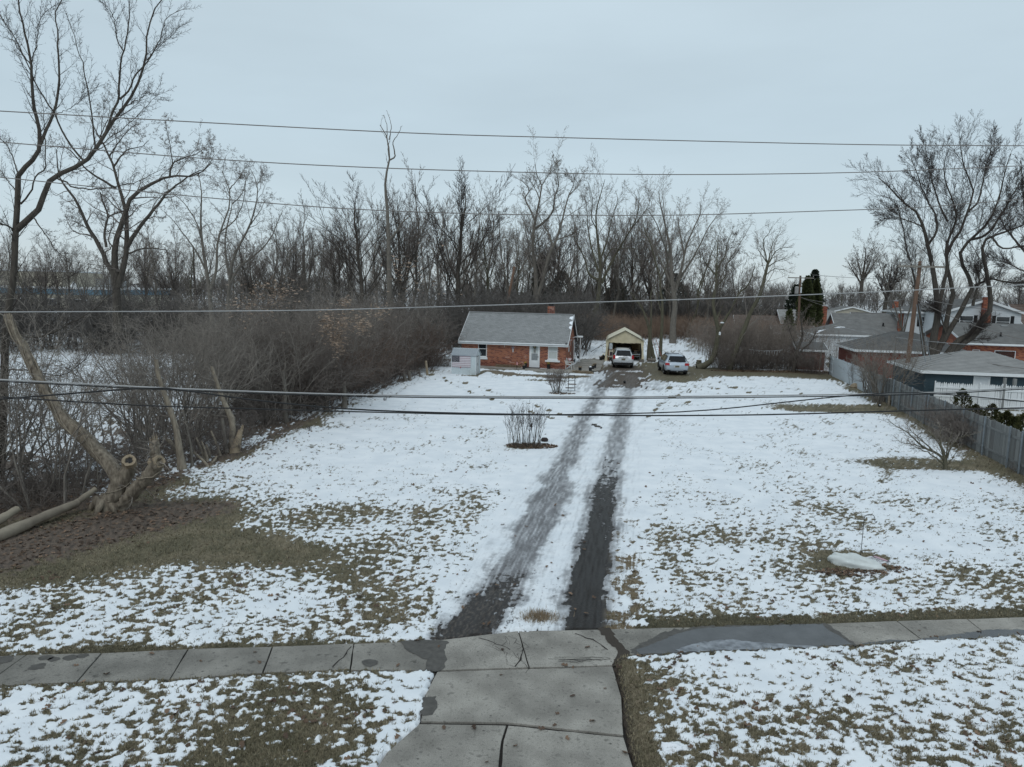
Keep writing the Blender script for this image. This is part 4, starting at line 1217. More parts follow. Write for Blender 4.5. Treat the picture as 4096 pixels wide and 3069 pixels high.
    for (cx, cy, w, z0, z1) in chimneys:
        c = MB().box(cx, cx + w, cy, cy + .5, z0, z1).build('chimney', bm[1], t)
        cbk = MB(); rr = random.Random(int(cx * 13)); z = z0
        while z < z1 - .09:
            nb = max(1, int(w / .22))
            for q in range(nb):
                cbk.mi = rr.choice([0, 0, 1, 2]); cbk.box(cx + q * w / nb + .006, cx + (q + 1) * w / nb - .006, cy - .008, cy - .0005, z, z + .07)
            z += .085
        cbk.build('chimney_brickwork', bm, c)
        MB().box(cx - .06, cx + w + .06, cy - .06, cy + .56, z1, z1 + .08).build('chimney_ledge', m_white2, c)
        MB().lathe([(.12, 0), (.12, .25), (.16, .27), (.16, .34), (.05, .42)], (cx + w / 2, cy + .25, z1 + .08), 8).build('flue', mat('flue_grey', (.4, .38, .36)), c)
    return t
bm_dark = [brick_mat('brick_d1', (0.155, 0.052, 0.04), (0.21, 0.075, 0.057)), brick_mat('brick_d2', (0.14, 0.045, 0.038), (0.22, 0.07, 0.05)), brick_mat('brick_d3', (0.19, 0.07, 0.05), (0.24, 0.095, 0.068))]
wall_brick = mat('brick_wall_far', (0.19, 0.07, 0.048), .9, col2=(0.26, 0.10, 0.07), scale=4)
wall_white = mat('white_siding', (0.58, 0.61, 0.63), .6, var=.06, scale=1)
wall_blue = mat('slate_blue_siding', (0.035, 0.062, 0.078), .55, var=.15, scale=2)
wall_beige = mat('beige_wall', (0.40, 0.37, 0.30), .8, var=.08, scale=1)
wall_cream = mat('cream_wall', (0.5, 0.48, 0.38), .8, var=.08, scale=1)
rf_grey = shingle_mat('roof_grey', (0.13, 0.128, 0.124), (0.20, 0.197, 0.19))
rf_lgrey = shingle_mat('roof_light_grey', (0.24, 0.238, 0.232), (0.32, 0.317, 0.308))
rf_dark = shingle_mat('roof_charcoal', (0.095, 0.092, 0.090), (0.15, 0.145, 0.14))
rf_brown = shingle_mat('roof_brown', (0.095, 0.068, 0.055), (0.15, 0.105, 0.085))
YW = math.radians(-12)
# blue garage behind the picket fence
far_house('blue_garage', 'slate blue garage with light grey hip roof behind the white picket fence', 'garage', (26.35, 45.75, 0), YW, 8.2, 6.6, 2.12, 1.15, wall_blue, rf_lgrey, 'hip', siding=(0.2, 2.05, .19), door=(2.8, 3.75, 0.0, 1.90), over=.35)
# brick garage behind the tall pole
far_house('brick_garage', 'long low red brick garage with a charcoal hip roof behind the tall utility pole', 'garage', (29.2, 60.8, 0), YW, 8.6, 7, 2.3, 1.5, wall_brick, rf_dark, 'hip', brick='dark', over=.35)
far_house('white_garage', 'white sided garage with a dark hip roof and a strip of snow left on it', 'garage', (34.3, 81.5, 0), YW, 8.5, 8, 2.5, 1.5, wall_white, rf_grey, 'hip', siding=(0.1, 2.4, .22), over=.3, snow=[(-.15, .1, 2.60), (1.6, .3, 2.64), (3.4, 2.0, 3.30), (2.9, 2.2, 3.38), (1.3, 1.3, 3.03), (.3, .9, 2.88)])
far_house('brick_cottage', 'narrow dark red brick shed end standing in the thicket beside the grey painted gate', 'shed', (26.0, 65.5, 0), YW, 2.3, 4, 1.9, .5, wall_brick, rf_dark, 'gable', brick='dark', over=.2)
# two storey white house left
far_house('two_storey_house', 'two storey white sided house with black shutters and brick base behind the pole', 'house', (44.8, 82.5, 0), YW, 6.0, 8, 5.2, 1.0, wall_white2 if False else wall_white, rf_dark, 'hip', siding=(2.7, 5.1, .2), windows=((1.5, 2.6, 3.6, 4.7), (4.4, 5.5, 3.6, 4.7)), chimneys=((-.45, 1, .55, 0, 5.0),), lower_brick='shut', over=.4)
far_house('brick_ranch', 'brick ranch house with grey roof, white rake board, left of the two storey house', 'house', (38.3, 84.5, 0), YW, 7.6, 8, 2.5, 2.2, wall_brick, rf_grey, 'gable', axis='x', brick=True, windows=((5.3, 7.0, .4, 2.1), (1.0, 2.6, .9, 2.0)), over=.35)
far_house('white_gabled_house', 'tall white sided house with a big brick chimney behind the forked bare tree', 'house', (45.2, 75.5, 0), YW, 6.9, 9, 5.5, 1.2, wall_white, rf_dark, 'gable', axis='y', siding=(2.6, 6.5, .2), windows=((1.2, 2.5, 3.9, 5.1), (4.6, 5.9, 3.9, 5.1)), chimneys=((3.1, -.62, .8, 0, 7.0),), lower_brick='shut', over=.3)
far_house('brick_annex', 'low brick wing with a white rake board under the white gabled house', 'house', (42.3, 70.5, 0), YW, 8.2, 4, 2.3, 1.4, wall_brick, rf_grey, 'gable', axis='y', brick=True, over=.3)
far_house('grey_roofed_ranch', 'brick ranch house with wide grey roof and white fascia behind the blue garage', 'house', (41.4, 65.5, 0), YW, 16, 11, 2.9, 1.5, wall_brick, rf_grey, 'gable', brick=True, windows=((.4, 1.0, .7, 2.2), (2.2, 3.9, .5, 2.2), (5.0, 5.6, .7, 2.2), (9.5, 11.6, .8, 2.2)), over=.5, chimneys=())
far_house('brown_roofed_house', 'distant brick house with a wide brown roof at the right edge', 'house', (76, 107, 0), YW, 24, 11, 3.2, 2.9, wall_brick, rf_brown, 'gable', windows=((3, 5.2, 1.2, 2.6), (7.4, 9.6, 1.2, 2.6)), over=.5)
# farther row of roofs
far_house('chimney_house', 'low brick house with charcoal roof and a stout brick chimney, right of the tall evergreen', 'house', (53.5, 112, 0), YW, 12, 9, 2.6, 1.7, wall_brick, rf_dark, 'gable', chimneys=((6.8, -.3, 1.0, 0, 5.2),), windows=((1.5, 3.2, .8, 2.0), (9, 10.6, .8, 2.0)))
far_house('flat_roofed_ranch', 'long ranch house with a dark flat looking roof beyond the white garage', 'house', (45.5, 108, 0), YW, 16, 8, 2.3, 1.5, wall_beige, rf_dark, 'gable', windows=((2, 3.4, .8, 1.9), (12, 13.4, .8, 1.9)))
far_house('snow_gabled_house', 'small far house with a pale gable and slim brick chimney just right of the evergreen', 'house', (63, 152, 0), YW, 15, 9, 2.8, 2.0, wall_beige, rf_grey, 'gable', axis='y', chimneys=((-.5, 1, .9, 0, 6.2), (15.5, 1, 1.0, 0, 6.2)))
far_house('rust_brick_house', 'small brick house with a sloping grey roof and brick chimney left of the transformer pole', 'house', (39.5, 106, 0), YW, 7.5, 8, 2.9, 1.7, wall_brick, rf_lgrey, 'gable', brick=True, chimneys=((5.0, -.5, .9, 0, 5.4),))
far_house('maroon_roofed_house', 'long low house with a dull maroon roof seen through bare saplings', 'house', (33.5, 108, 0), YW, 9, 8, 2.1, 1.5, wall_cream, rf_brown, 'gable', windows=((1, 2.2, .7, 1.7),), door=(5, 6.8, 0, 1.8))
far_house('cream_garage', 'cream garage with a pale door under the maroon roofed house', 'garage', (34.8, 96, 0), YW, 5.0, 5, 1.9, .8, wall_cream, rf_brown, 'gable', door=(.8, 4.2, 0, 1.7))
far_house('grey_cottage', 'grey roofed brick house with white eaves glimpsed between trunks right of the tent', 'house', (40.5, 168, 0), YW, 13, 9, 2.9, 2.2, wall_brick, rf_dark, 'gable', windows=((3, 4.6, .9, 2.2), (9, 12, .9, 2.2)))
far_house('pale_cottage', 'pale sided house glimpsed through the trees just right of the brick bungalow', 'house', (19.5, 160, 0), YW, 8.5, 8, 2.6, 1.6, wall_beige, rf_grey, 'gable', windows=((1.5, 3, .9, 2.0),))
far_house('maroon_cottage', 'dull red brick house glimpsed through the trees behind the tent', 'house', (28.5, 162, 0), YW, 10, 8, 2.4, 1.6, wall_brick, rf_grey, 'gable', windows=((6, 7.4, .9, 2.0),))

# ---------------------------------------------------------------- long beige building at the far left
sb = thing('school_building', 'long low beige building with blue band under its flat roof at far left', 'building', (-150, 172, 0), math.radians(0))
MB().box(0, 54, 0, 30, 0, 3.6).build('wall', wall_beige, sb)
MB().box(-.2, 54.2, -.25, 30, 3.6, 4.9).build('blue_band', mat('blue_band', (0.10, 0.20, 0.27), .5, var=.1), sb)
MB().box(-.4, 54.4, -.45, 30.3, 4.9, 5.35).build('roof_edge', m_white, sb)
MB().box(0, 38, 8, 26, 5.35, 9.0).build('upper_block', wall_beige, sb)
MB().box(-.2, 38.2, 7.8, 26.2, 9.0, 9.35).build('roof_edge', m_white2, sb)
for k in range(5): MB().box(4 + k * 7, 6.4 + k * 7, 7.95, 8.0, 6.3, 7.8).build('vent', mat('vent_dark', (.1, .1, .1)), sb)
for k in range(7):
    f = MB().box(2 + k * 7.2, 5.4 + k * 7.2, -.08, -.01, 1.0, 2.6).build('window', m_white, sb)
    MB().box(2.15 + k * 7.2, 5.25 + k * 7.2, -.1, -.081, 1.15, 2.45).build('pane', m_glass, f)
hv = thing('rooftop_unit', 'grey air handling unit behind a screen on the flat roof of the beige building', 'air handler', (-102, 180, 5.35))
mm = mat('grey_metal', (.30, .32, .33), .5)
MB().box(0, 4.5, 0, 3, 0, 1.8).build('casing', mm, hv)
for k in range(6): MB().box(-1.2 + k * 1.3, -1.14 + k * 1.3, -1, -.94, 0, 2.2).build('post', mm, hv)
for z in (.3, .8, 1.3, 1.8): MB().box(-1.2, 5.4, -1.02, -1.0, z, z + .3).build('louvre', mm, hv)
vt = thing('rooftop_vent', 'small white conical vent on the flat roof of the beige building', 'vent', (-108, 178, 5.35))
MB().lathe([(.9, 0), (.8, .4), (.3, 1.0), (.3, 1.3)], n=10).build('cowl', m_white, vt)

# small roof furniture
for hn, vents in (('grey_roofed_ranch', ((3.2, 1.6), (7.6, 2.2), (11.5, 1.5))), ('brick_ranch', ((2.0, 1.5), (5.0, 1.6)))):
    h_ = bpy.data.objects[hn]
    for (x, y) in vents:
        dep = 11 if hn.startswith('grey') else 8; ez_, ri_ = (2.9, 1.5) if hn.startswith('grey') else (2.5, 2.2)
        z = ez_ + ri_ * (y / (dep / 2)) + .05
        MB().bar((x, y, z), (x, y, z + .38), .09, 8).obox((x, y, z + .02), (.16, 0, 0), (0, .16, .03), (0, 0, .02)).build('vent_pipe', m_black, h_)
    for k in range(4):
        x = 2.0 + k * 2.6
        if hn.startswith('grey'): MB().obox((x, 4.5, 2.9 + 1.5 * 4.5 / 5.5 + .13), (.28, 0, 0), (0, .2, .05), (0, 0, .06)).build('roof_vent', sh_m[2], h_)
sp_ = MB()
for (xa, ya, w_, l_) in ((.02, 2.95, .16, .5), (.05, 2.3, .10, .5), (.06, 1.7, .06, .5)):
    zz_ = lambda yy: RZ - abs(yy - HD / 2) * sl + .07 + .018
    sp_.add([(xa - w_, ya, zz_(ya)), (xa + .16, ya - l_ * .4, zz_(ya - l_ * .4)), (xa + .18, ya + l_ * .6, zz_(ya + l_ * .6)), (xa - w_ * .5, ya + l_ * .4, zz_(ya + l_ * .4))], [(0, 1, 2, 3)])
q_ = sp_.build('snow_remnant', mat('roof_snow', (0.7, 0.73, 0.77), .8, var=.05), roof); q_['kind'] = 'stuff'
gu = MB().bar((-HL - oe, -ov - .09, zf + .02), (oe, -ov - .09, zf + .02), .045, 6).build('gutter', m_white, house)

# ================================================================ fences
m_fence = [mat('fence_board_grey', (0.13, 0.135, 0.135), .9, col2=(0.21, 0.215, 0.21), scale=3, stretch=(8, 8, .5), bump=.4), mat('fence_board_dark', (0.10, 0.10, 0.098), .9, col2=(0.16, 0.16, 0.155), scale=3, stretch=(8, 8, .5), bump=.4), mat('fence_board_light', (0.18, 0.185, 0.18), .9, col2=(0.26, 0.265, 0.26), scale=3, stretch=(8, 8, .5), bump=.4)]
m_painted = mat('painted_board', (0.40, 0.44, 0.47), .7, col2=(0.52, 0.56, 0.58), scale=3, stretch=(5, 5, .6))
m_steel = mat('galvanised', (0.16, 0.185, 0.205), .5, var=.2, spec=.4)
def board_mesh(w, h, top, m, th=.018):
    q = MB()
    if top == 'dog': pr = [(0, 0), (w, 0), (w, h - .035), (w * .75, h), (w * .25, h), (0, h - .035)]
    elif top == 'gothic': pr = [(0, 0), (w, 0), (w, h - .16), (w * .93, h - .09), (w * .5, h), (w * .07, h - .09), (0, h - .16)]
    else: pr = [(0, 0), (w, 0), (w, h), (0, h)]
    q.poly([(x, 0, z) for x, z in pr], th, (0, 1, 0))
    return q.mesh('board', m)
def fence(name, label, pts, h, bw, gap, top, mats, post_every=2.4, rails=(.35, 1.3), rail_side=-1, postm=None, group=None, rail_m=None, wob=.02, post_r=.04, seed=1, maxn=298, railw=.045):
    rng = random.Random(seed)
    a0 = Vector((*pts[0], 0)); t = thing(name, label, 'fence', a0, 0, group)
    bms = [board_mesh(bw, h, top, m) for m in mats]; n = 0; over_mb = MB(); dist = 0; nxt = 0
    for a, b in zip(pts[:-1], pts[1:]):
        a = Vector((*a, 0)); b = Vector((*b, 0)); d = b - a; L = d.length; d.normalize(); ang = math.atan2(d.y, d.x); nn = Vector((-d.y, d.x, 0)) * rail_side
        s = 0.0
        while s < L:
            p = a + d * s - a0
            o = link('board', rng.choice(bms), t, (p.x, p.y, rng.uniform(-wob, wob)), ang + rng.uniform(-.01, .01)); n += 1
            o.rotation_euler.y = rng.gauss(0, .006); o.scale.z = 1 + rng.gauss(0, .008)
            s += bw + gap
        for z in rails:
            ra, rb = a - a0 + nn * .028, b - a0 + nn * .028
            mid = (ra + rb) / 2 + Vector((0, 0, z)); nseg = max(1, int(L / post_every))
            for k in range(nseg):
                p0 = ra + (rb - ra) * (k / nseg); p1 = ra + (rb - ra) * ((k + 1) / nseg)
                MB().obox((p0 + p1) / 2 + Vector((0, 0, z + rng.uniform(-.02, .02))), (p1 - p0) / 2 * .99, nn * .02, (0, 0, railw)).build('rail', rail_m or mats[0], t)
        k = 0
        while k * post_every < L + .1:
            p = a + d * min(k * post_every, L) - a0 + nn * (.055 + post_r)
            MB().bar((p.x, p.y, -.1), (p.x, p.y, h + .02), post_r, 8).lathe([(post_r * 1.15, 0), (post_r, .04), (.01, .06)], (p.x, p.y, h + .02), 8).build('post', postm or m_steel, t); k += 1
    return t
# right side fence: painted part and gate far, weathered boards near the street
fence('board_fence', 'weathered grey board fence with steel posts running along the right of the lawn', [(18.7, 22.5), (19.95, 28.2), (22.15, 38.0), (23.6, 44.0), (24.9, 50.0)], 1.62, .135, .008, 'dog', m_fence, rail_side=1, seed=3)
fence('painted_fence', 'pale blue grey painted board fence between the grey gate and the weathered boards', [(25.0, 50.4), (26.1, 55.5), (27.2, 60.8)], 1.62, .14, .004, 'flat', [m_painted], rail_side=-1, seed=4, rails=(.4, 1.25), wob=.005)
gt = thing('painted_gate', 'pale blue grey board gate with cross rails at the far end of the painted fence', 'gate', (27.25, 61.0, 0), math.atan2(2.4, .5))
for k in range(8): link('board', board_mesh(.14, 1.62, 'flat', m_painted), gt, (k * .145, 0, .03))
for z in (.25, .95, 1.45): MB().box(0, 1.16, .02, .06, z, z + .1).build('rail', m_painted, gt)
MB().box(1.2, 1.27, -.04, .04, 0, 1.8).build('post', mat('dark_post', (.05, .04, .035)), gt)
# white picket fence across the neighbour's yard
fence('picket_fence', 'white gothic picket fence in front of the blue garage', [(26.6, 45.0), (30.2, 44.05), (30.35, 44.0), (36.5, 42.4)], 1.5, .105, .012, 'gothic', [m_white], post_every=2.5, rails=(.12, .62, 1.15), rail_side=-1, seed=6, rail_m=m_white, postm=m_white, railw=.05)
tall = thing('wood_post', 'bare grey wooden post rising above the white picket fence', 'post', (30.25, 43.95, 0)); MB().box(-.07, .07, -.07, .07, 0, 1.95).build('shaft', m_fence[2], tall)
tp = thing('gate_post', 'grey wooden post beside the white trim of the blue garage door', 'post', (30.9, 44.0, 0)); MB().box(-.08, .08, -.08, .08, 0, 1.9).build('shaft', m_fence[2], tp)
sgl = MB()
pd = thing('plank_edging', 'white plank edging on the bank below the picket fence', 'plank', (28.6, 42.4, 0)); MB().obox((3, -.6, .08), (3.4, -.75, 0), (0, .03, 0), (0, 0, .08)).build('plank', m_white, pd)

# ================================================================ poles and wires
m_pole = mat('pole_wood', (0.10, 0.062, 0.044), .9, col2=(0.17, 0.11, 0.08), scale=2.5, stretch=(6, 6, .4), bump=.5)
m_pole2 = mat('pole_grey_wood', (0.16, 0.145, 0.125), .9, col2=(0.25, 0.23, 0.20), scale=2.5, stretch=(6, 6, .4), bump=.5)
m_ins = mat('insulator', (.28, .27, .26), .3)
def pole(name, label, base, top, r0, r1, m=m_pole, arm=None, arm_m=m_pole2, extras=None, group=None):
    base, top = V3(base), V3(top); t = thing(name, label, 'utility pole', base, 0, group)
    MB().bar((0, 0, -.2), top - base, r0, 12, r1).build('shaft', m, t, smooth=False)
    if arm:
        for (dz, half, dirv, nins) in arm:
            c = (top - base) * 1.0; c = c - Vector((0, 0, dz)); d = Vector(dirv).normalized(); n = Vector((-d.y, d.x, 0))
            a = MB().obox(c - n * (r1 + .06), d * half, n * .055, (0, 0, .065)).build('crossarm', arm_m, t)
            for k in range(nins):
                p = c - n * (r1 + .06) + d * half * (-.94 + 1.88 * k / max(1, nins - 1))
                MB().lathe([(.015, 0), (.015, .08), (.05, .09), (.055, .14), (.035, .17), (.05, .2), (.02, .24)], (p.x, p.y, p.z + .065), 8).build('insulator', m_ins, a)
            for sg in (-1, 1):
                MB().bar(c - n * (r1 + .05) + d * half * .45 * sg, c - n * (r1 + .03) - Vector((0, 0, .75)), .02, 5).build('brace', m_steel, t)
    return t
pb = G(3632, 1530, 0); pbY = 49.5; b0 = P(3628, 1535, pbY); b0[2] = 0
tp1 = P(3681, 1046, 50.3)
big_pole = pole('utility_pole', 'tall brown wooden utility pole with one weathered crossarm beside the blue garage', (b0[0] - .15, pbY, 0), tp1, .17, .12, arm=[(.36, 1.66, (1, .06, 0), 5)])
b2 = P(3196, 1300, 96); t2 = P(3202, 1103, 96)
pl2 = pole('utility_pole', 'brown utility pole with a grey transformer can in front of the tall evergreen', (b2[0], 96, 0), t2, .18, .13, arm=[(.3, 1.75, (1, .05, 0), 3)])
c2 = P(3192, 1160, 95.8) - np.array([b2[0], 96, 0])
MB().lathe([(.05, -.5), (.24, -.5), (.25, .35), (.2, .42), (.05, .45)], tuple(c2 + np.array([-.22, -.12, 0])), 12).build('transformer', m_ins, pl2)
MB().lathe([(.05, -.4), (.1, -.4), (.1, .3), (.05, .35)], tuple(c2 + np.array([.38, -.05, 0])), 10).build('transformer', m_white2, pl2)
b3 = P(2026, 1300, 80); t3 = P(2058, 1066, 81)
pole('utility_pole', 'leaning reddish wooden pole with a bare top rising behind the brick house roof', (b3[0] - .9, 80, 0), t3, .17, .12, m=mat('pole_red', (0.135, 0.08, 0.055), .9, col2=(0.20, 0.125, 0.09), scale=2, stretch=(6, 6, .4)))
t4 = P(1211, 1013, 135); pole('utility_pole', 'distant dark pole with two crossarms among the bare trees on the left', (t4[0], 135, 0), t4, .2, .15, m=bark_grey, arm=[(.4, 2.2, (1, 0, 0), 4), (2.6, 2.2, (1, 0, 0), 4)])
t5 = P(773, 990, 120); pole('utility_pole', 'thin dark pole without a crossarm at the left between bare trees', (t5[0], 120, 0), t5, .16, .12, m=bark_dark)

m_wire = mat('grey_wire', (0.17, 0.155, 0.145), .5, var=.2, scale=1)
m_wire_b = mat('black_cable', (0.012, 0.012, 0.013), .5, var=.3, scale=1)
m_wire_l = mat('aluminium_cable', (0.33, 0.33, 0.33), .4, var=.25, scale=.7)
SWS = 0.131
def street_wire(label, pts, off, r, m, name='power_line', twist=None, K=60):
    px = np.array([p[0] for p in pts], float) * K22; py = np.array([p[1] for p in pts], float) * K22
    # extend past both edges along the sag
    px = np.concatenate([[px[0] - 1500], px, [px[-1] + 1500]])
    py = np.concatenate([[py[0] + (py[0] - py[1]) / (px[1 + 0] - px[2]) * 0 + (py[0] - py[1]) * 0.0 + (py[0] - (py[1])) * 1500 / (px[2] - px[1] + 1e-6) * 1.0], py, [py[-1] + (py[-1] - py[-2]) / (px[-2] - px[-3]) * 1500]])
    rs = resample(np.stack([px, py], 1), K)
    u, fy, fz = ray(rs[:, 0], rs[:, 1])
    Y = (12.5 + off) / (1 - SWS * (u / fy))           # vertical plane parallel to the walk
    Y = np.clip(Y, 2, 60)
    pts3 = P(rs[:, 0], rs[:, 1], Y)
    v, f = tubes(pts3[None], np.full((1, K), r), 8)
    b = pts3[K // 2]
    o = link(name, np_mesh(name, v - b, f, m, True), None, b)
    return tag(o, label, 'cable', 'overhead lines along the street'), pts3
street_wire('topmost thin overhead wire crossing the open sky above all others', [(0, 240), (500, 268), (900, 288), (1200, 297), (1600, 307), (1900, 313), (2211, 315)], 2.2, .0095, m_wire)
street_wire('second thin overhead wire from the top, just above the woods', [(0, 307), (450, 343), (800, 362), (1200, 374), (1420, 377), (1650, 376), (1900, 371), (2211, 358)], 2.0, .009, m_wire)
street_wire('third thin overhead wire from the top, crossing the tree crowns', [(0, 383), (350, 418), (700, 448), (1000, 461), (1250, 465), (1500, 464), (1800, 455), (2000, 447), (2211, 430)], 1.8, .0085, m_wire)
street_wire('single pale wire passing just above the brick house roof', [(0, 674), (600, 671), (900, 664), (1200, 655), (1500, 646), (1900, 630), (2211, 615)], 1.6, .0095, m_wire_l)
street_wire('thick pale aluminium cable, upper one of the low bundle over the lawn', [(0, 820), (400, 840), (800, 853), (1200, 857), (1600, 855), (2000, 848), (2211, 837)], 1.5, .0135, m_wire_l)
street_wire('thick black cable hugging that pale cable underneath', [(0, 823.5), (400, 843.5), (800, 856.5), (1200, 860.2), (1600, 858.5), (2000, 851.5), (2211, 840.5)], 1.46, .011, m_wire_b)
street_wire('black cable that meets the pale cable at the left and dips to the lowest line', [(0, 862), (300, 839), (380, 841), (550, 864), (800, 886), (1200, 896), (1600, 896.5), (2000, 886), (2211, 881)], 1.35, .0145, m_wire_b)
street_wire('black cable that leaves the lowest line and rises to the pale cable at the right', [(0, 857), (170, 868), (340, 877), (550, 883), (800, 890), (1100, 896), (1400, 892), (1550, 884), (1700, 868), (1850, 853), (1960, 848), (2060, 853), (2211, 867)], 1.25, .012, m_wire_b)

def service(label, a, b, sag, r=.02, m=m_wire):
    a, b = np.array(a, float), np.array(b, float); s = np.linspace(0, 1, 16)[:, None]
    p = a + (b - a) * s; p[:, 2] -= (4 * s * (1 - s))[:, 0] * sag
    v, f = tubes(p[None], np.full((1, 16), r), 5); c = p[8]
    return tag(link('service_wire', np_mesh('service_wire', v - c, f, m, True), None, c), label, 'cable', 'service wires from the tall pole')
def onp(px, py, Y): return P(px, py, Y)
service('upper service wire sagging right from the tall pole to the white house', onp(3672, 1192, 50), onp(4150, 1246, 70), .3)
service('middle service wire sagging from the tall pole across the brick ranch', onp(3668, 1200, 50), onp(4150, 1370, 46), .35)
service('lower bright service wire from the thicket past the tall pole to the right edge', onp(3330, 1300, 75), onp(4150, 1388, 45), .5, .025, m_wire_l)
service('wire running left from the tall pole to the transformer pole', onp(3668, 1190, 50), onp(3202, 1190, 96), .6)
service('wire falling from the transformer pole to the white garage', onp(3204, 1190, 96), onp(3500, 1255, 75), .4)
service('far wire from the transformer crossarm toward the right', onp(3250, 1100, 96), onp(3700, 1110, 160), .4, .03)
service('low wire over the blue garage roof to the right edge', onp(3660, 1370, 50), onp(4150, 1480, 44), .3)
for k, (x0, y0, x1, y1) in enumerate(((3665, 1210, 3716, 1540), (3675, 1215, 3742, 1530))):
    a = P(x0, y0, 50); b = P(x1, y1, 47.5); b[2] = max(b[2], 0)
    tag(link('guy_wire', np_mesh('guy_wire', *(lambda q: (q[0] - a, q[1]))(tubes(np.linspace(a, b, 6)[None], np.full((1, 6), .018), 5)), m_steel, True), None, a), ('left' if k == 0 else 'right') + ' guy wire slanting down from the tall pole in front of the blue garage', 'cable')
# ================================================================ trees
def c1(pts): return [(x / 1.507, y / 1.507) for x, y in pts]
def c3(pts): return [(900 + x / 2.071, 700 + y / 2.071) for x, y in pts]
def c6(pts): return [(1900 + x / 2.212, 600 + y / 2.212) for x, y in pts]
def c7(pts): return [(2800 + x / 2.761, 900 + y / 2.761) for x, y in pts]
def c5(pts): return [(2300 + x / 3.16, 1150 + y / 3.16) for x, y in pts]
def cr(pts): return [(3100 + x / 2.071, 500 + y / 2.071) for x, y in pts]
def c8(pts): return [(3400 + x / 3.013, 1050 + y / 3.013) for x, y in pts]

# ---- the tall tree nearest the lens, left edge
whip = [(18, .22, 1, (.3, .8), .20, 6, 3, dict(up=.10, wig=.09, rr=.3, rmax=.016, rtip=.005, fall=.35, lmin=.6)),
        (11, .08, 1, (.5, 1.0), .28, 3, 3, dict(up=.05, wig=.12, rr=.6, rmax=.007, rtip=.0045, fall=.5)),
        (3, .2, 1, (.5, 1.1), .4, 2, 3, dict(up=.04, wig=.1, rr=.8, rmax=.005, rtip=.004))]
T1 = [
 (([(-2, 1960), (5, 1785), (16, 1550), (24, 1314), (47, 1157), (56, 1090)]) + c1([(90, 1500), (95, 1380), (105, 1230), (110, 1060)]), .23, .12, 0),
 (c1([(110, 1060), (150, 1010), (210, 950), (240, 880), (235, 780), (205, 650), (200, 500), (185, 380), (150, 200), (110, 0), (95, -120)]), .115, .022, -.8),
 (c1([(240, 880), (290, 760), (335, 640), (355, 500), (352, 350), (345, 200), (335, 70), (380, 0), (400, -60)]), .08, .018, 1.2),
 (c1([(95, 1390), (200, 1300), (265, 1190), (305, 1070), (420, 1030), (520, 965), (590, 880), (645, 790), (700, 700), (800, 570), (870, 400), (890, 200), (920, 80), (990, -20)]), .155, .022, 1.5),
 (c1([(640, 790), (690, 650), (715, 590), (720, 450), (745, 300), (775, 190), (778, 0), (780, -80)]), .065, .016, -.9),
 (c1([(510, 975), (455, 920), (400, 830), (330, 690), (230, 530), (130, 320), (60, 180), (0, 95), (-40, 40)]), .05, .014, -1.4),
 (c1([(575, 900), (560, 760), (545, 640), (520, 480), (480, 330), (460, 270), (400, 80)]), .045, .012, 1.3),
 (c1([(700, 690), (740, 650), (840, 600), (880, 560), (965, 570)]), .035, .008, -.7),
 (c1([(720, 600), (780, 540), (820, 450), (880, 380), (960, 250), (1000, 120), (1125, 50)]), .05, .009, .9),
 (c1([(745, 310), (700, 220), (685, 100), (615, 0)]), .03, .010, -.4),
 (c1([(870, 380), (960, 280), (1040, 215), (1080, 160)]), .022, .006, .5),
 (c1([(90, 1400), (60, 1370), (0, 1345), (-70, 1300)]), .05, .02, -1.0),
 (c1([(125, 1230), (190, 1150), (215, 1060), (265, 1030), (275, 880), (262, 700), (248, 600)]), .045, .010, -1.3),
 (c1([(330, 1065), (460, 1130), (600, 1140), (780, 1110), (900, 1060), (1000, 1000)]), .045, .008, -1.6),
 (c1([(200, 1310), (290, 1440), (340, 1510), (410, 1560)]), .035, .010, -.9),
 (c1([(110, 1050), (60, 900), (0, 835), (-60, 780)]), .035, .012, .9),
 (c1([(95, 1150), (40, 1080), (0, 1035), (-80, 960)]), .03, .010, .7),
 (c1([(185, 390), (120, 310), (60, 200), (20, 120), (0, 90)]), .03, .01, .8),
 (c1([(190, 380), (220, 280), (235, 130), (290, 60), (330, 30)]), .028, .008, -.8),
 (c1([(330, 690), (450, 640), (560, 530)]), .02, .006, .6),
 (c1([(520, 970), (610, 870), (760, 760), (880, 640), (960, 560)]), .03, .007, -1.0),
 ([(56, 1100), (120, 1175), (230, 1130), (330, 1085)], .035, .009, -1.0),
 ([(35, 1330), (150, 1350), (290, 1290), (420, 1200), (560, 1060)], .045, .009, -1.4),
 ([(10, 1480), (120, 1480), (260, 1500), (370, 1400), (400, 1370)], .04, .010, -1.2),
]
hero_tree('tall_tree', 'tall dark forked tree at the left edge, nearest of all, limbs leaving the frame', T1, 23.5, whip, 11, bark_dark, twig_dark, K=20, S=9, rs_=.66)

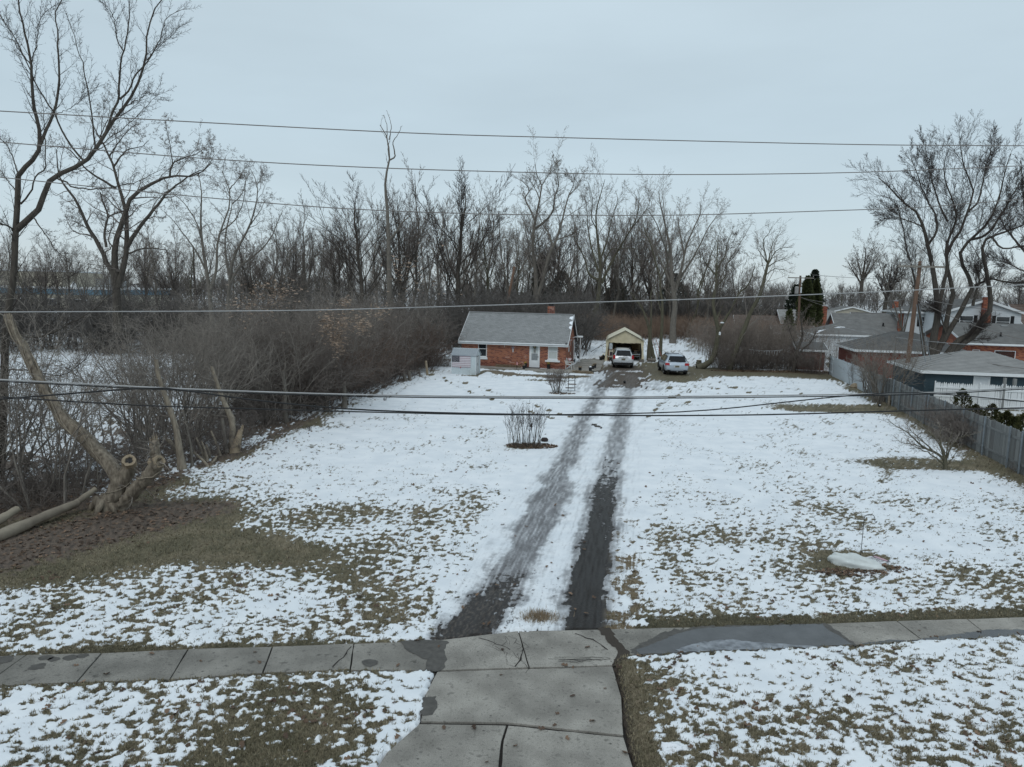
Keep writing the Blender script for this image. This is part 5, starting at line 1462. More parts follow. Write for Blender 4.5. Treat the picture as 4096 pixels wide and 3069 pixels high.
# ---- wide spreading tree behind it
gnarl = [(12, .2, 1, (.5, 1.2), .26, 7, 4, dict(up=.05, wig=.32, rr=.4, rmax=.045, fall=.3, lmin=1.0)),
         (7, .2, 1, (.5, 1.2), .45, 5, 3, dict(up=.05, wig=.34, rr=.5, rmax=.022)),
         (6, .2, 1, (.5, 1.2), .45, 3, 3, dict(up=.06, wig=.36, rr=.6, rmax=.012, rtip=.008)),
         (4, .2, 1, (.5, 1.2), .5, 2, 3, dict(up=.06, wig=.3, rr=.8, rmax=.009, rtip=.0075))]
T2 = [
 ([(470, 1330), (466, 1180), (462, 1100)] + c1([(690, 1560), (700, 1450), (745, 1320), (790, 1190), (870, 1135), (970, 1080), (1060, 1060), (1180, 1060), (1280, 980)]), .42, .03, .5),
 ([(466, 1150), (445, 1080)] + c1([(640, 1580), (605, 1490), (540, 1390), (470, 1230), (400, 1130), (355, 1070), (345, 980), (340, 900)]), .26, .03, -1.5),
 ([(470, 1150), (490, 1080)] + c1([(755, 1540), (765, 1400), (760, 1270), (720, 1140), (690, 1020), (660, 950), (620, 860), (580, 800), (540, 700)]), .28, .03, 2),
 (c1([(755, 1500), (850, 1360), (930, 1260), (1010, 1160), (1100, 1090), (1180, 1040), (1240, 1020)]), .2, .03, -2),
 (c1([(700, 1135), (640, 1100), (560, 1050), (500, 1000), (430, 910), (370, 885), (300, 890)]), .11, .02, -1.6),
 (c1([(640, 1490), (630, 1400), (650, 1300), (620, 1220), (605, 1160)]), .12, .05, 1),
 (c1([(650, 1310), (700, 1285), (780, 1270)]), .07, .04, .3),
 (c1([(775, 1530), (860, 1500), (990, 1505), (1010, 1540)]), .09, .03, -1),
 (c1([(685, 1010), (710, 970), (760, 910), (860, 880), (890, 850)]), .09, .02, 1.2),
 (c1([(1020, 1070), (1040, 990), (1090, 960), (1180, 930), (1220, 900)]), .09, .02, 1),
 (c1([(1040, 1000), (1030, 900), (1010, 800), (1000, 740)]), .05, .012, -1),
 (c1([(660, 940), (700, 880), (760, 800), (830, 740)]), .07, .015, -1),
 (c1([(600, 830), (640, 740), (660, 640), (620, 570)]), .05, .012, 1),
 (c1([(540, 1390), (500, 1360), (430, 1330)]), .05, .015, .8),
 (c1([(1190, 1060), (1240, 1010), (1290, 930), (1260, 850)]), .05, .012, .8),
]
hero_tree('spreading_tree', 'broad gnarled tree with a wide open crown standing behind the hedge on the left', T2, 44, gnarl, 12, bark_dark, twig_brown, K=18, rs_=.72)

# ---- group of twisted pale limbs
T3a = [
 ([(850, 1300), (838, 1180), (829, 1100), (810, 982), (803, 882), (806, 763), (790, 690)], .27, .03, 0),
 ([(840, 1160), (863, 1090), (869, 982), (890, 900), (916, 829), (916, 750), (890, 690), (905, 620)], .17, .02, 1.5),
 ([(829, 1090), (780, 1000), (730, 930), (690, 880), (655, 845)], .12, .02, -1.5),
 ([(812, 985), (790, 900), (750, 830), (700, 780), (640, 740)], .09, .015, 1.2),
 ([(916, 760), (950, 720), (975, 680), (980, 640)], .06, .012, -1),
 ([(880, 930), (940, 880), (975, 800), (985, 720), (1000, 690)], .08, .014, -1)]
hero_tree('twisted_tree', 'pale twisted tree with two crooked stems just right of the broad gnarled tree', T3a, 56, gnarl, 13, bark_grey, twig_brown, rs_=.75)
T3b = [
 ([(905, 1330), (915, 1180), (925, 1070)] + c3([(100, 620), (200, 430), (262, 220), (268, 80), (235, 0), (205, -60)]), .26, .025, 0),
 ([(915, 1150), (950, 1080)] + c3([(140, 740), (270, 650), (380, 520), (440, 380), (480, 290)]), .17, .025, -1.4),
 (c3([(30, 830), (0, 600), (20, 420), (60, 230), (30, 150), (0, 60)]), .14, .02, 1.2),
 (c3([(60, 240), (130, 170), (170, 60), (150, -40)]), .07, .014, .7),
 (c3([(268, 80), (300, 30), (320, -10)]), .04, .012, .3),
 (c3([(190, 440), (290, 300), (340, 200), (400, 190)]), .07, .015, 1)]
hero_tree('twisted_tree', 'leaning twisted tree with a long bare hooked top, left of the sky gap', T3b, 60, gnarl, 14, bark_grey, twig_brown, rs_=.75)

# ---- the tall snag
snag_lv = [(5, .75, 1, (.3, .8), .10, 5, 4, dict(up=.05, wig=.25, rr=.5, rmax=.03, rtip=.012)), (3, .3, 1, (.4, .9), .4, 3, 3, dict(up=.05, wig=.2, rr=.5, rmax=.012, rtip=.008))]
T4 = [
 ([(1560, 1330), (1558, 1150), (1556, 1030), (1553, 933), (1549, 835), (1541, 757), (1545, 698), (1557, 645), (1558, 610), (1550, 565), (1538, 520), (1520, 500)], .36, .03, 0),
 ([(1557, 628), (1549, 560), (1547, 500), (1533, 460)], .07, .015, .4),
 ([(1560, 640), (1580, 625), (1572, 570), (1590, 540), (1606, 505)], .08, .015, -.5),
 ([(1556, 560), (1565, 510), (1560, 480), (1548, 445)], .05, .012, .5),
 ([(1558, 960), (1585, 930), (1610, 890), (1640, 865)], .16, .05, -.8)]
hero_tree('snag_tree', 'very tall thin dead snag with a bent pole trunk and bare prongs on top', T4, 70, snag_lv, 15, bark_grey, bark_grey, K=18)

# ---- woods behind the house: traced ones
mid = [(10, .22, .98, (.3, .75), .34, 7, 3, dict(up=.08, wig=.12, rr=.45, rmax=.06, fall=.35, lmin=1.6)),
       (8, .2, 1, (.35, .8), .44, 4, 3, dict(up=.05, wig=.16, rr=.55, rmax=.028)),
       (6, .15, 1, (.4, .9), .46, 3, 3, dict(up=.05, wig=.2, rr=.65, rmax=.016, rtip=.012)),
       (5, .2, 1, (.4, 1.0), .5, 2, 3, dict(up=.06, wig=.24, rr=.8, rmax=.014, rtip=.012))]
T9a = [(c6([(535, 1700), (530, 1400), (540, 1150), (510, 850), (530, 640), (570, 450), (590, 310), (545, 220), (530, 110)]), .42, .03, 0),
       (c6([(528, 620), (490, 530), (445, 430), (480, 350), (400, 260)]), .14, .03, 1),
       (c6([(530, 700), (610, 640), (690, 540), (700, 430), (740, 300), (700, 160)]), .17, .025, -2),
       (c6([(570, 440), (540, 360), (470, 240)]), .08, .02, 1), (c6([(590, 320), (650, 220), (715, 130)]), .07, .02, -1)]
hero_tree('forked_tree', 'tall pale trunk with an open knobbly crown directly behind the house chimney', T9a, 88, mid, 16, bark_grey, twig_grey)
T9b = [(c6([(540, 1750), (545, 1380), (600, 1150), (650, 950), (710, 820), (765, 650), (830, 400), (900, 340), (950, 235)]), .38, .03, 0),
       (c6([(690, 860), (650, 740), (600, 660), (560, 560)]), .14, .03, 1.5), (c6([(830, 400), (870, 300), (820, 240)]), .07, .02, 1),
       (c6([(710, 800), (830, 760), (960, 700)]), .09, .02, -1.5), (c6([(540, 1350), (640, 1000), (700, 860), (720, 780)]), .2, .05, 1)]
hero_tree('leaning_tree', 'pale trunk leaning right out of the woods behind the house roof', T9b, 86, mid, 17, bark_pale if False else bark_grey, twig_brown)
T10 = [(c5([(215, 590), (260, 300), (300, 100)]) + c6([(1105, 1150), (1110, 1000), (1080, 750), (1072, 550), (1110, 400), (1150, 260)]), .48, .03, 0),
       (c6([(1120, 1180), (1200, 1010), (1270, 880), (1380, 700), (1440, 560), (1450, 400), (1430, 340)]), .24, .03, -3),
       (c6([(1110, 1160), (1010, 1100), (970, 960), (880, 780), (830, 650)]), .2, .03, 2),
       (c6([(1105, 1100), (1190, 900), (1290, 870), (1480, 880)]), .14, .025, -2),
       (c6([(1090, 1080), (1040, 900), (1000, 700), (990, 500), (960, 400)]), .17, .025, 3),
       (c6([(1100, 1000), (1170, 800), (1200, 640), (1260, 450), (1240, 360)]), .16, .025, 2),
       (c6([(1085, 720), (1030, 600), (1040, 440), (1000, 280)]), .1, .02, -2),
       (c6([(1380, 700), (1460, 600), (1540, 480), (1530, 380)]), .1, .02, 1)]
hero_tree('fan_tree', 'big tree with pale leaning trunk and wide fan of limbs between house and tent', T10, 108, mid, 18, bark_moss, twig_brown, K=18)
T11 = [(c5([(1235, 720), (1240, 450), (1270, 200)]) + c6([(1760, 1300), (1740, 1100), (1730, 900), (1690, 700), (1640, 480), (1625, 360)]), .52, .03, 0),
       (c6([(1760, 1290), (1820, 1080), (1870, 850), (1960, 640), (2000, 560), (1990, 460)]), .26, .03, -2),
       (c6([(1750, 1250), (1850, 1080), (1960, 900), (2060, 700), (2140, 580), (2180, 560)]), .22, .03, 2),
       (c6([(1745, 1200), (1650, 1000), (1580, 850), (1500, 740), (1420, 700)]), .2, .03, 3),
       (c6([(1740, 1000), (1660, 800), (1600, 640), (1520, 520)]), .16, .03, -3),
       (c6([(1850, 930), (1820, 760), (1800, 620), (1840, 490)]), .14, .02, 2)]
hero_tree('fan_tree', 'thick grey trunk standing in the snow behind the silver cars, crown fanning to the right', T11, 98, mid, 19, bark_grey, twig_grey, K=18)
T12a = [(c5([(935, 925), (938, 750), (950, 600), (925, 480), (880, 340), (830, 230), (760, 150), (700, 60)]), .27, .05, 0),
        (c5([(950, 610), (960, 450), (965, 250), (955, 120), (990, 0)]) , .15, .03, .8),
        (c5([(1010, 965), (985, 850), (960, 720), (948, 620)]), .24, .15, .2)]
lite = [(7, .4, 1, (.4, 1.0), .3, 6, 3, dict(up=.06, wig=.2, rr=.4, rmax=.03, fall=.3)), (8, .2, 1, (.4, 1.), .5, 4, 3, dict(up=.06, wig=.22, rr=.6, rmax=.02, rtip=.008)), (4, .2, 1, (.4, 1.), .5, 3, 3, dict(up=.06, wig=.22, rr=.7, rmax=.011, rtip=.008))]
hero_tree('mossy_tree', 'mossy green double trunk beside the red ladder, right of the tent', T12a, 71.6, lite, 20, bark_moss, twig_brown, K=14)
T12b = [(c5([(1078, 880), (1085, 700), (1100, 480), (1105, 200), (1080, 60)]) + c6([(1640, 1150), (1600, 1000), (1560, 850), (1500, 700), (1480, 600)]), .22, .03, 0),
        (c5([(1100, 350), (1060, 200), (1020, 60), (1000, -60)]), .1, .03, 1), (c6([(1640, 1150), (1700, 1000), (1720, 850)]), .08, .02, -1)]
hero_tree('mossy_tree', 'straight slender mossy trunk standing between the tent and the right hand silver car', T12b, 76, lite, 21, bark_moss, twig_brown, K=16)
T13 = [(c5([(1540, 1020), (1640, 985), (1730, 920), (1775, 800), (1795, 680), (1810, 540), (1780, 400), (1745, 220), (1760, 80)]) + c7([(175, 700), (185, 500), (190, 300), (200, 160)]), .32, .03, 0),
       (c5([(1812, 560), (1870, 450), (1930, 350), (1990, 250), (2090, 50)]) + c7([(500, 700), (570, 580), (610, 420)]), .15, .025, -1.2),
       (c7([(185, 500), (280, 330), (300, 200), (350, 90)]), .08, .02, 1.2), (c7([(180, 560), (60, 420), (20, 300)]), .08, .02, -1.2),
       (c7([(170, 700), (280, 560), (300, 440), (420, 300)]), .08, .02, 1), (c5([(1790, 400), (1850, 270), (1880, 190)]), .09, .03, .7)]
fuzzy = [(11, .3, 1, (.4, 1.0), .28, 6, 3, dict(up=.05, wig=.24, rr=.45, rmax=.035, fall=.3)), (8, .15, 1, (.4, 1.1), .5, 4, 3, dict(up=.03, wig=.28, rr=.6, rmax=.018, rtip=.009)), (7, .2, 1, (.5, 1.2), .45, 3, 3, dict(up=.0, wig=.3, rr=.7, rmax=.012, rtip=.009)), (4, .3, 1, (.5, 1.2), .5, 2, 3, dict(up=-.1, wig=.3, rr=.9, rmax=.011, rtip=.010))]
hero_tree('curved_tree', 'tree with curved mossy base and seed covered brown crown right of the cars', T13, 65, fuzzy, 22, bark_moss, twig_brown, K=18)
T14 = [(c7([(320, 1600), (360, 1480), (420, 1330), (490, 1150), (565, 950), (650, 800), (700, 640), (748, 430)]), .27, .12, 0),
       (c7([(748, 430), (715, 290), (700, 180), (760, 90), (800, 20)]), .08, .015, -.8), (c7([(750, 440), (810, 330), (880, 260), (980, 250)]), .08, .014, .8),
       (c7([(750, 420), (790, 250), (830, 150), (860, 110)]), .07, .014, .3), (c7([(740, 470), (850, 400), (950, 370), (1010, 350)]), .06, .012, -1),
       (c7([(720, 560), (820, 490), (960, 500)]), .05, .012, 1), (c7([(750, 430), (680, 330), (640, 260), (640, 160)]), .05, .012, .6)]
hero_tree('leaning_tree', 'leaning mossy trunk with a small fan crown against the sky, left of the transformer pole', T14, 64.5, [(9, .2, 1, (.35, .8), .42, 6, 4, dict(up=.08, wig=.14, rr=.55, rmax=.035, fall=.2)), (7, .15, 1, (.35, .8), .5, 4, 3, dict(up=.05, wig=.16, rr=.6, rmax=.018, rtip=.008)), (4, .2, 1, (.3, .8), .5, 3, 3, dict(up=.03, wig=.16, rr=.7, rmax=.01, rtip=.008))][0:3], 23, bark_moss, twig_grey, K=16)
T15 = [(c7([(1030, 1640), (1050, 1480), (1090, 1350), (1130, 1220), (1120, 1060), (1150, 950)]), .2, .03, 0),
       (c7([(1050, 1480), (1130, 1380), (1210, 1310), (1290, 1180)]), .1, .02, -1), (c7([(1080, 1380), (1000, 1200), (960, 1050)]), .07, .02, 1)]
hero_tree('small_tree', 'dark crooked small tree rising from the thicket near the painted gate', T15, 63.5, fuzzy[:3], 24, bark_dark, twig_brown, K=12)

# ---- distant single trees on the right skyline
rnd_lv = [(12, .1, .98, (.3, .75), .50, 6, 3, dict(up=.09, wig=.10, rr=.4, rmax=.07, fall=.5)), (8, .15, 1, (.35, .8), .45, 4, 3, dict(up=.06, wig=.14, rr=.5, rmax=.04)), (8, .15, 1, (.35, .9), .45, 3, 3, dict(up=.05, wig=.18, rr=.6, rmax=.026, rtip=.018)), (3, .2, 1, (.35, .9), .5, 2, 3, dict(up=.05, wig=.18, rr=.8, rmax=.022, rtip=.016))]
hero_tree('oval_tree', 'distant tree with a neat oval crown standing alone on the skyline right of the evergreen', [(cr([(715, 1400), (716, 1340), (735, 1200), (750, 1080), (752, 1020)]), .45, .05, 0), (cr([(716, 1320), (640, 1200), (600, 1120)]), .22, .03, 3), (cr([(718, 1310), (800, 1180), (860, 1090), (880, 1070)]), .22, .03, -3), (cr([(722, 1280), (690, 1150), (680, 1060)]), .2, .03, 2), (cr([(725, 1280), (790, 1130), (815, 1040)]), .2, .03, -2)], 150, rnd_lv, 25, bark_dark, twig_brown, K=12)
hero_tree('oval_tree', 'darker rounder tree right behind the oval one on the skyline', [(cr([(905, 1560), (920, 1450), (940, 1330), (960, 1230), (965, 1150)]), .4, .05, 0), (cr([(925, 1440), (860, 1300), (840, 1240)]), .2, .03, 2), (cr([(925, 1430), (1000, 1300), (1060, 1200)]), .2, .03, -2), (cr([(930, 1400), (900, 1260), (900, 1180)]), .17, .03, 2), (cr([(935, 1380), (1010, 1240), (1010, 1150)]), .17, .03, -1)], 118, rnd_lv, 26, bark_dark, twig_dark, K=12)

# ---- big many stemmed tree at the right
dense = [(16, .36, .98, (.25, .62), .34, 7, 3, dict(up=.05, wig=.07, rr=.42, rmax=.028, fall=.62, lmin=1.5)),
         (8, .18, 1, (.28, .65), .52, 4, 3, dict(up=.05, wig=.10, rr=.6, rmax=.016)),
         (7, .12, 1, (.3, .75), .56, 3, 3, dict(up=.05, wig=.13, rr=.65, rmax=.011, rtip=.0095)),
         (4, .15, 1, (.35, .9), .6, 2, 3, dict(up=.06, wig=.2, rr=.8, rmax=.009, rtip=.0085))]
T17 = [
 (c8([(985, 1330), (990, 1140), (1010, 900), (1060, 620), (1040, 380)]) + cr([(1300, 1150), (1265, 1000), (1230, 850), (1170, 720), (1060, 640), (950, 520), (860, 440)]), .40, .03, -1),
 (c8([(1000, 1180), (1090, 1000), (1150, 850), (1180, 600), (1250, 380)]) + cr([(1420, 1150), (1440, 1020), (1540, 870), (1600, 700), (1640, 540), (1560, 330), (1530, 110)]), .28, .025, 1.5),
 (c8([(1100, 990), (1180, 850), (1300, 650), (1400, 450), (1470, 270)]) + cr([(1530, 1080), (1620, 950), (1780, 790), (1860, 580), (1900, 400), (1950, 240)]), .26, .025, -2.5),
 (c8([(1010, 900), (960, 1010), (890, 1140), (910, 1290)])[::-1][0:1] + c8([(905, 1140), (880, 1000), (850, 700), (830, 500)]) + cr([(1135, 1180), (1085, 1020), (1075, 900), (1040, 780), (990, 640)]), .2, .02, 2),
 (c8([(1160, 1130), (1300, 950), (1440, 880), (1590, 700), (1700, 500)]) + cr([(1720, 1010), (1800, 930), (1980, 860), (2080, 820)]), .34, .05, -3),
 (c8([(1240, 1090), (1400, 960), (1500, 880), (1570, 800)]), .26, .2, -1.5),
 (c8([(1060, 600), (1120, 300), (1170, 60)]) + cr([(1420, 1000), (1500, 800), (1480, 640), (1420, 500), (1400, 330), (1440, 200)]), .2, .02, 3),
 (cr([(1265, 1000), (1340, 880), (1330, 760), (1260, 620), (1200, 480), (1150, 330), (1120, 250)]), .12, .02, 2),
 (cr([(1430, 800), (1380, 700), (1330, 560), (1290, 420), (1260, 280), (1250, 190)]), .1, .02, -2),
 (cr([(1600, 720), (1680, 640), (1720, 480), (1760, 300), (1820, 130)]), .1, .02, 2),
 (cr([(1620, 950), (1760, 900), (1900, 700), (1980, 560), (2060, 440), (2120, 350)]), .13, .02, -2),
 (c8([(1150, 850), (1090, 640), (1000, 560)]), .1, .03, -1),
 (c8([(1500, 280), (1700, 200), (1850, 230), (2050, 240), (2200, 210)]), .12, .03, -3),
 (c8([(1480, 520), (1520, 350), (1560, 200), (1500, 60)]), .14, .03, -1),
 (cr([(1800, 930), (1880, 1020), (2060, 1000), (2200, 960)]), .1, .03, -1),
 (cr([(1230, 850), (1120, 800), (1000, 760), (900, 740)]), .08, .015, -1.5),
]
hero_tree('many_stemmed_tree', 'huge many stemmed bare tree behind the blue garage, its crown filling the right edge', T17, 57, dense, 27, bark_dark, twig_dark, K=18, rs_=.86)
T18 = [(cr([(2150, 1700), (2140, 1400), (2120, 1100), (2090, 900), (2060, 600), (2040, 350)]), .3, .03, 0), (cr([(2120, 1100), (1990, 960), (1890, 820), (1840, 700)]), .14, .02, -2), (cr([(2130, 1250), (2000, 1180), (1860, 1120)]), .1, .02, 1)]
hero_tree('side_tree', 'bare tree just outside the right edge, only its dark limbs reaching in', T18, 66, dense, 28, bark_dark, twig_dark, K=14)

# ---- woods behind: templates copied
TPL = []
def tpl(seed, H, style, mw, mc, **kw):
    w, c = make_template(seed, H, style, **kw)
    TPL.append((np_mesh('wood_trunk', w[0], w[1], mw, True), np_mesh('wood_crown', c[0], c[1], mc), H))
thick = {k: [(n, a, b, c, d, K, S, dict(kw)) for (n, a, b, c, d, K, S, kw) in v] for k, v in STYLE.items()}
tpl(1, 18, 'vase', bark_dark, twig_dark, r0=.26, forks=0)
tpl(2, 19, 'vase', bark_dark, twig_brown, r0=.22, forks=1, fork_at=.25)
tpl(3, 18, 'narrow', bark_grey, twig_brown, r0=.17, forks=1, fork_at=.2)
tpl(4, 17, 'crooked', bark_grey, twig_grey, r0=.22, forks=2, fork_at=.3)
tpl(5, 17, 'round', bark_dark, twig_brown, r0=.24, forks=1, fork_at=.25)
tpl(6, 19, 'crooked', bark_moss, twig_grey, r0=.2, forks=1, fork_at=.4)
tpl(7, 15, 'narrow', bark_grey, twig_grey, r0=.13, forks=0)
def wood_tree(px, Y, top_py, k, label, group, name='woodland_tree', lean=0, wscale=1.0, rz=None):
    top = P(px, top_py, Y); wm, cm, H = TPL[k]
    s = max(.3, float(top[2]) / H)
    rg = random.Random(int(px * 7 + Y))
    t = thing(name, label, 'tree', (top[0] - lean * 2, Y, 0), rg.uniform(0, 6.28) if rz is None else rz, group)
    t.rotation_euler.x = rg.gauss(0, .045); t.rotation_euler.y = rg.gauss(0, .045); wscale *= rg.uniform(.9, 1.4)
    t.scale = (s * wscale, s * wscale, s)
    link('trunk', wm, t); link('crown', cm, t)
# distinct ones
wood_tree(1440, 84, 728, 0, 'dense dark vase shaped tree left of the tall snag', None, name='vase_tree', wscale=1.0)
wood_tree(1600, 92, 760, 1, 'slim upswept tree right beside the tall snag', None, name='vase_tree', wscale=.8)
wood_tree(1662, 95, 655, 2, 'tall narrow tree between the snag and the dark vase tree', None, name='narrow_tree', wscale=1.1)
wood_tree(1835, 90, 680, 0, 'darkest dense vase shaped tree behind the left half of the house roof', None, name='vase_tree', wscale=.95, rz=2.0)
wood_tree(1985, 98, 690, 5, 'thin twin topped tree with knobbly twigs left of the chimney', None, name='twin_tree', wscale=.8)
wood_tree(1215, 100, 800, 2, 'tall thin sapling like tree in the left sky gap', None, name='narrow_tree', wscale=.8)
wood_tree(1070, 98, 850, 2, 'thin upright tree left of the distant pole with two crossarms', None, name='narrow_tree', wscale=.9)
KIND = ['dark vase shaped bare tree', 'slender upswept bare tree', 'narrow upright bare tree', 'crooked grey bare tree', 'round crowned bare tree', 'mossy crooked bare tree', 'thin pole like bare tree']
def where(px, table):
    for lim, w in table:
        if px < lim: return w
g_ = 'bare trees of the wood behind the house'
rt = random.Random(41)
row = [(1150, 104, 880, 4), (1250, 108, 865, 3), (1300, 112, 900, 6), (1350, 104, 905, 1), (1510, 110, 820, 6), (1560, 118, 860, 4), (1720, 115, 780, 3), (1760, 108, 800, 6), (1900, 112, 780, 6), (1940, 120, 760, 2),
       (2040, 110, 760, 3), (2080, 122, 820, 5), (2230, 112, 870, 0), (2270, 125, 840, 2), (2320, 118, 830, 6), (2440, 124, 860, 4), (2500, 118, 830, 2), (2560, 122, 850, 1), (2620, 130, 800, 4), (2770, 112, 850, 5), (2850, 118, 880, 3), (2900, 124, 920, 6), (2960, 130, 1000, 4),
       (2120, 128, 840, 6), (2180, 126, 860, 4), (2370, 130, 880, 5), (2700, 128, 860, 0), (1620, 124, 860, 3), (1860, 128, 800, 4), (2010, 130, 860, 4), (1400, 122, 860, 4), (2480, 132, 900, 3)]
row += [(int(1130 + 1850 * (i + .5) / 30), 112 + (i * 37) % 40, 900 + (i * 53) % 120 + max(0, (1130 + 1850 * i / 30) - 2500) * .2, (i * 5) % 7) for i in range(30)]
for px, Y, tp, k in row:
    wood_tree(px, Y, tp + rt.uniform(-12, 12), k, KIND[k] + (' low in the wood ' if tp > 900 else ' in the wood ') + where(px, ((1250, 'far left of the tall snag'), (1520, 'just left of the tall snag'), (1800, 'just right of the tall snag'), (2060, 'behind the left house roof'), (2330, 'behind the chimney'), (2560, 'behind the fabric shelter'), (2800, 'above the silver cars'), (9999, 'above the right thicket'))), g_)
g2_ = 'bare trees beyond the left field'
for px, Y, tp, k in [(int(-150 + 1300 * (i + .3) / 22), 84 + (i * 29) % 45, 930 + (i * 41) % 120, (i * 3) % 7) for i in range(22)] + [(60, 95, 1000, 4), (150, 110, 1010, 2), (250, 120, 1020, 6), (340, 105, 960, 3), (560, 100, 930, 4), (620, 95, 850, 6), (690, 110, 880, 2), (740, 96, 900, 5), (1010, 92, 900, 4), (1050, 110, 940, 3), (1120, 96, 960, 6), (500, 120, 960, 3), (1180, 90, 1000, 4), (-60, 90, 960, 1), (30, 80, 900, 6), (780, 118, 930, 4), (960, 110, 930, 2), (-120, 110, 900, 0), (420, 112, 1000, 4)]:
    wood_tree(px, Y, tp, k, KIND[k] + ' beyond the snowy field, ' + where(px, ((100, 'at the left edge'), (330, 'right of the nearest forked trunk'), (560, 'behind the gnarled tree'), (800, 'right of the gnarled tree'), (1000, 'behind the twisted trees'), (9999, 'left of the two armed pole'))), g2_)
g3_ = 'bare trees among the far houses'
for px, Y, tp, k in [(3010, 170, 1080, 4), (3080, 190, 1100, 4), (3130, 210, 1110, 3), (3300, 190, 1110, 4), (3380, 210, 1100, 5), (3250, 230, 1120, 1), (3620, 150, 1060, 4), (3680, 130, 1010, 3), (3520, 200, 1110, 4), (3900, 140, 1080, 4), (4000, 120, 1040, 3), (4090, 130, 1030, 4), (3800, 160, 1090, 1), (3450, 240, 1120, 4), (4200, 110, 1000, 0), (2950, 150, 1080, 4), (3180, 160, 1120, 6)]:
    wood_tree(px, Y, tp, k, KIND[k] + ' among the far roofs, ' + where(px, ((3150, 'left of the tall evergreen'), (3330, 'just right of the tall evergreen'), (3560, 'beside the oval skyline tree'), (3750, 'near the tall pole'), (3950, 'behind the many stemmed tree'), (9999, 'at the right edge'))), g3_)
wood_tree(3655, 64, 900, 3, 'slim wiry tree left of the tall pole, in front of the white two storey house', None, name='wiry_tree', wscale=.7)

# ---- evergreens
def conifer(name, label, px, Y, top_py, wid, seed, m, n=2600, shape='cone', base_py=None, group=None, size=.28, loc=None, H=None):
    rng = np.random.default_rng(seed)
    if loc is None:
        top = P(px, top_py, Y); H = float(top[2]); x = float(top[0])
        base = (x, Y, 0)
    else: base = loc
    t = thing(name, label, 'evergreen tree' if H > 2.5 else 'shrub', base, 0, group)
    MB().bar((0, 0, -.05), (0, 0, H * .9), .03 * H ** .8, 8, .01).build('trunk', bark_dark, t)
    u = rng.random(n) ** (0.8 if shape == 'cone' else 1.0); z = H * (.03 + .95 * u)
    if shape == 'cone': r = wid * (1 - u) ** .85 * (.75 + .25 * np.abs(np.sin(z / H * 38)))
    else: r = wid * np.minimum(1, (1 - u) * 2.6) ** .7 * (1 - .25 * u) * (.8 + .2 * np.minimum(1, u * 8))
    a = rng.random(n) * 6.283
    lob = 1 + .16 * np.sin(a * 3 + u * 7) + .1 * np.sin(a * 7 + 3)
    rr = r * lob * np.sqrt(rng.uniform(.35, 1.0, n))
    c = np.stack([rr * np.cos(a), rr * np.sin(a), z], -1)
    out = np.stack([np.cos(a), np.sin(a), np.full(n, -.15 if shape == 'cone' else .9)], -1) + rng.normal(0, .3, (n, 3)); out = unit(out)
    sd = unit(np.cross(out, rng.normal(0, 1, (n, 3)))); s = size * rng.uniform(.5, 1.3, n)[:, None]
    V = np.stack([c - out * s * .3, c + sd * s * .35 + out * s * .3, c + out * s, c - sd * s * .35 + out * s * .3], 1).reshape(-1, 3)
    Fc = np.arange(4 * n).reshape(-1, 4)
    link('crown', np_mesh(name, V, Fc, m), t)
    return t
ev_f = mat('evergreen_far_haze', (0.045, 0.055, 0.048), .9, col2=(0.075, 0.085, 0.072), scale=1)  # far pines: lighter grey green, distance haze painted into the colour
ev_m = mat('evergreen_olive', (0.035, 0.044, 0.018), .9, col2=(0.080, 0.090, 0.038), scale=1.2, spec=.15)
ev_d = mat('evergreen_dark', (0.024, 0.032, 0.024), .9, col2=(0.050, 0.062, 0.044), scale=1.0, spec=.15)
ev_b = mat('evergreen_brown', (0.025, 0.032, 0.012), .9, col2=(0.065, 0.062, 0.022), scale=4, spec=.15)
conifer('arborvitae', 'tall dense olive green arborvitae beside the transformer pole', 3232, 100, 1102, 1.25, 1, ev_m, 7000, 'col', size=.30)
conifer('arborvitae', 'second olive arborvitae leaf wall, right half of the tall evergreen clump', 3268, 101, 1115, 1.0, 2, ev_m, 5000, 'col', size=.30)
conifer('spruce', 'dark blue green spruce whose pointed top pokes above the arborvitae', 3262, 112, 1074, 2.9, 3, ev_d, 5000, 'cone', size=.42)
conifer('small_evergreen', 'short green evergreen at the foot of the transformer pole', 3160, 92, 1236, 1.1, 4, ev_m, 1300, 'cone', size=.35)
conifer('small_evergreen', 'dark evergreen left of the transformer pole behind the twigs', 3186, 118, 1140, 1.6, 5, ev_d, 1600, 'col', size=.45)
conifer('spruce', 'narrow dark spruce seen between the two trunks behind the chimney', 2165, 135, 1005, 1.5, 6, ev_d, 1800, 'cone', size=.5)
conifer('spruce', 'second narrow dark spruce beside the first behind the chimney', 2146, 138, 1040, 1.4, 7, ev_d, 1500, 'cone', size=.5)
for i, (px, w, tp, Y, lb) in enumerate(((2250, 3.6, 1085, 150, 'left'), (2468, 3.0, 1118, 155, 'middle'), (2700, 3.4, 1095, 152, 'right'))):
    conifer('pine_tree', lb + 'most of three broad dark pines low behind the bare trees' if lb != 'middle' else 'middle one of three broad dark pines low behind the bare trees', px, Y, tp, w, 30 + i, ev_f, 1500, 'col', size=.6)
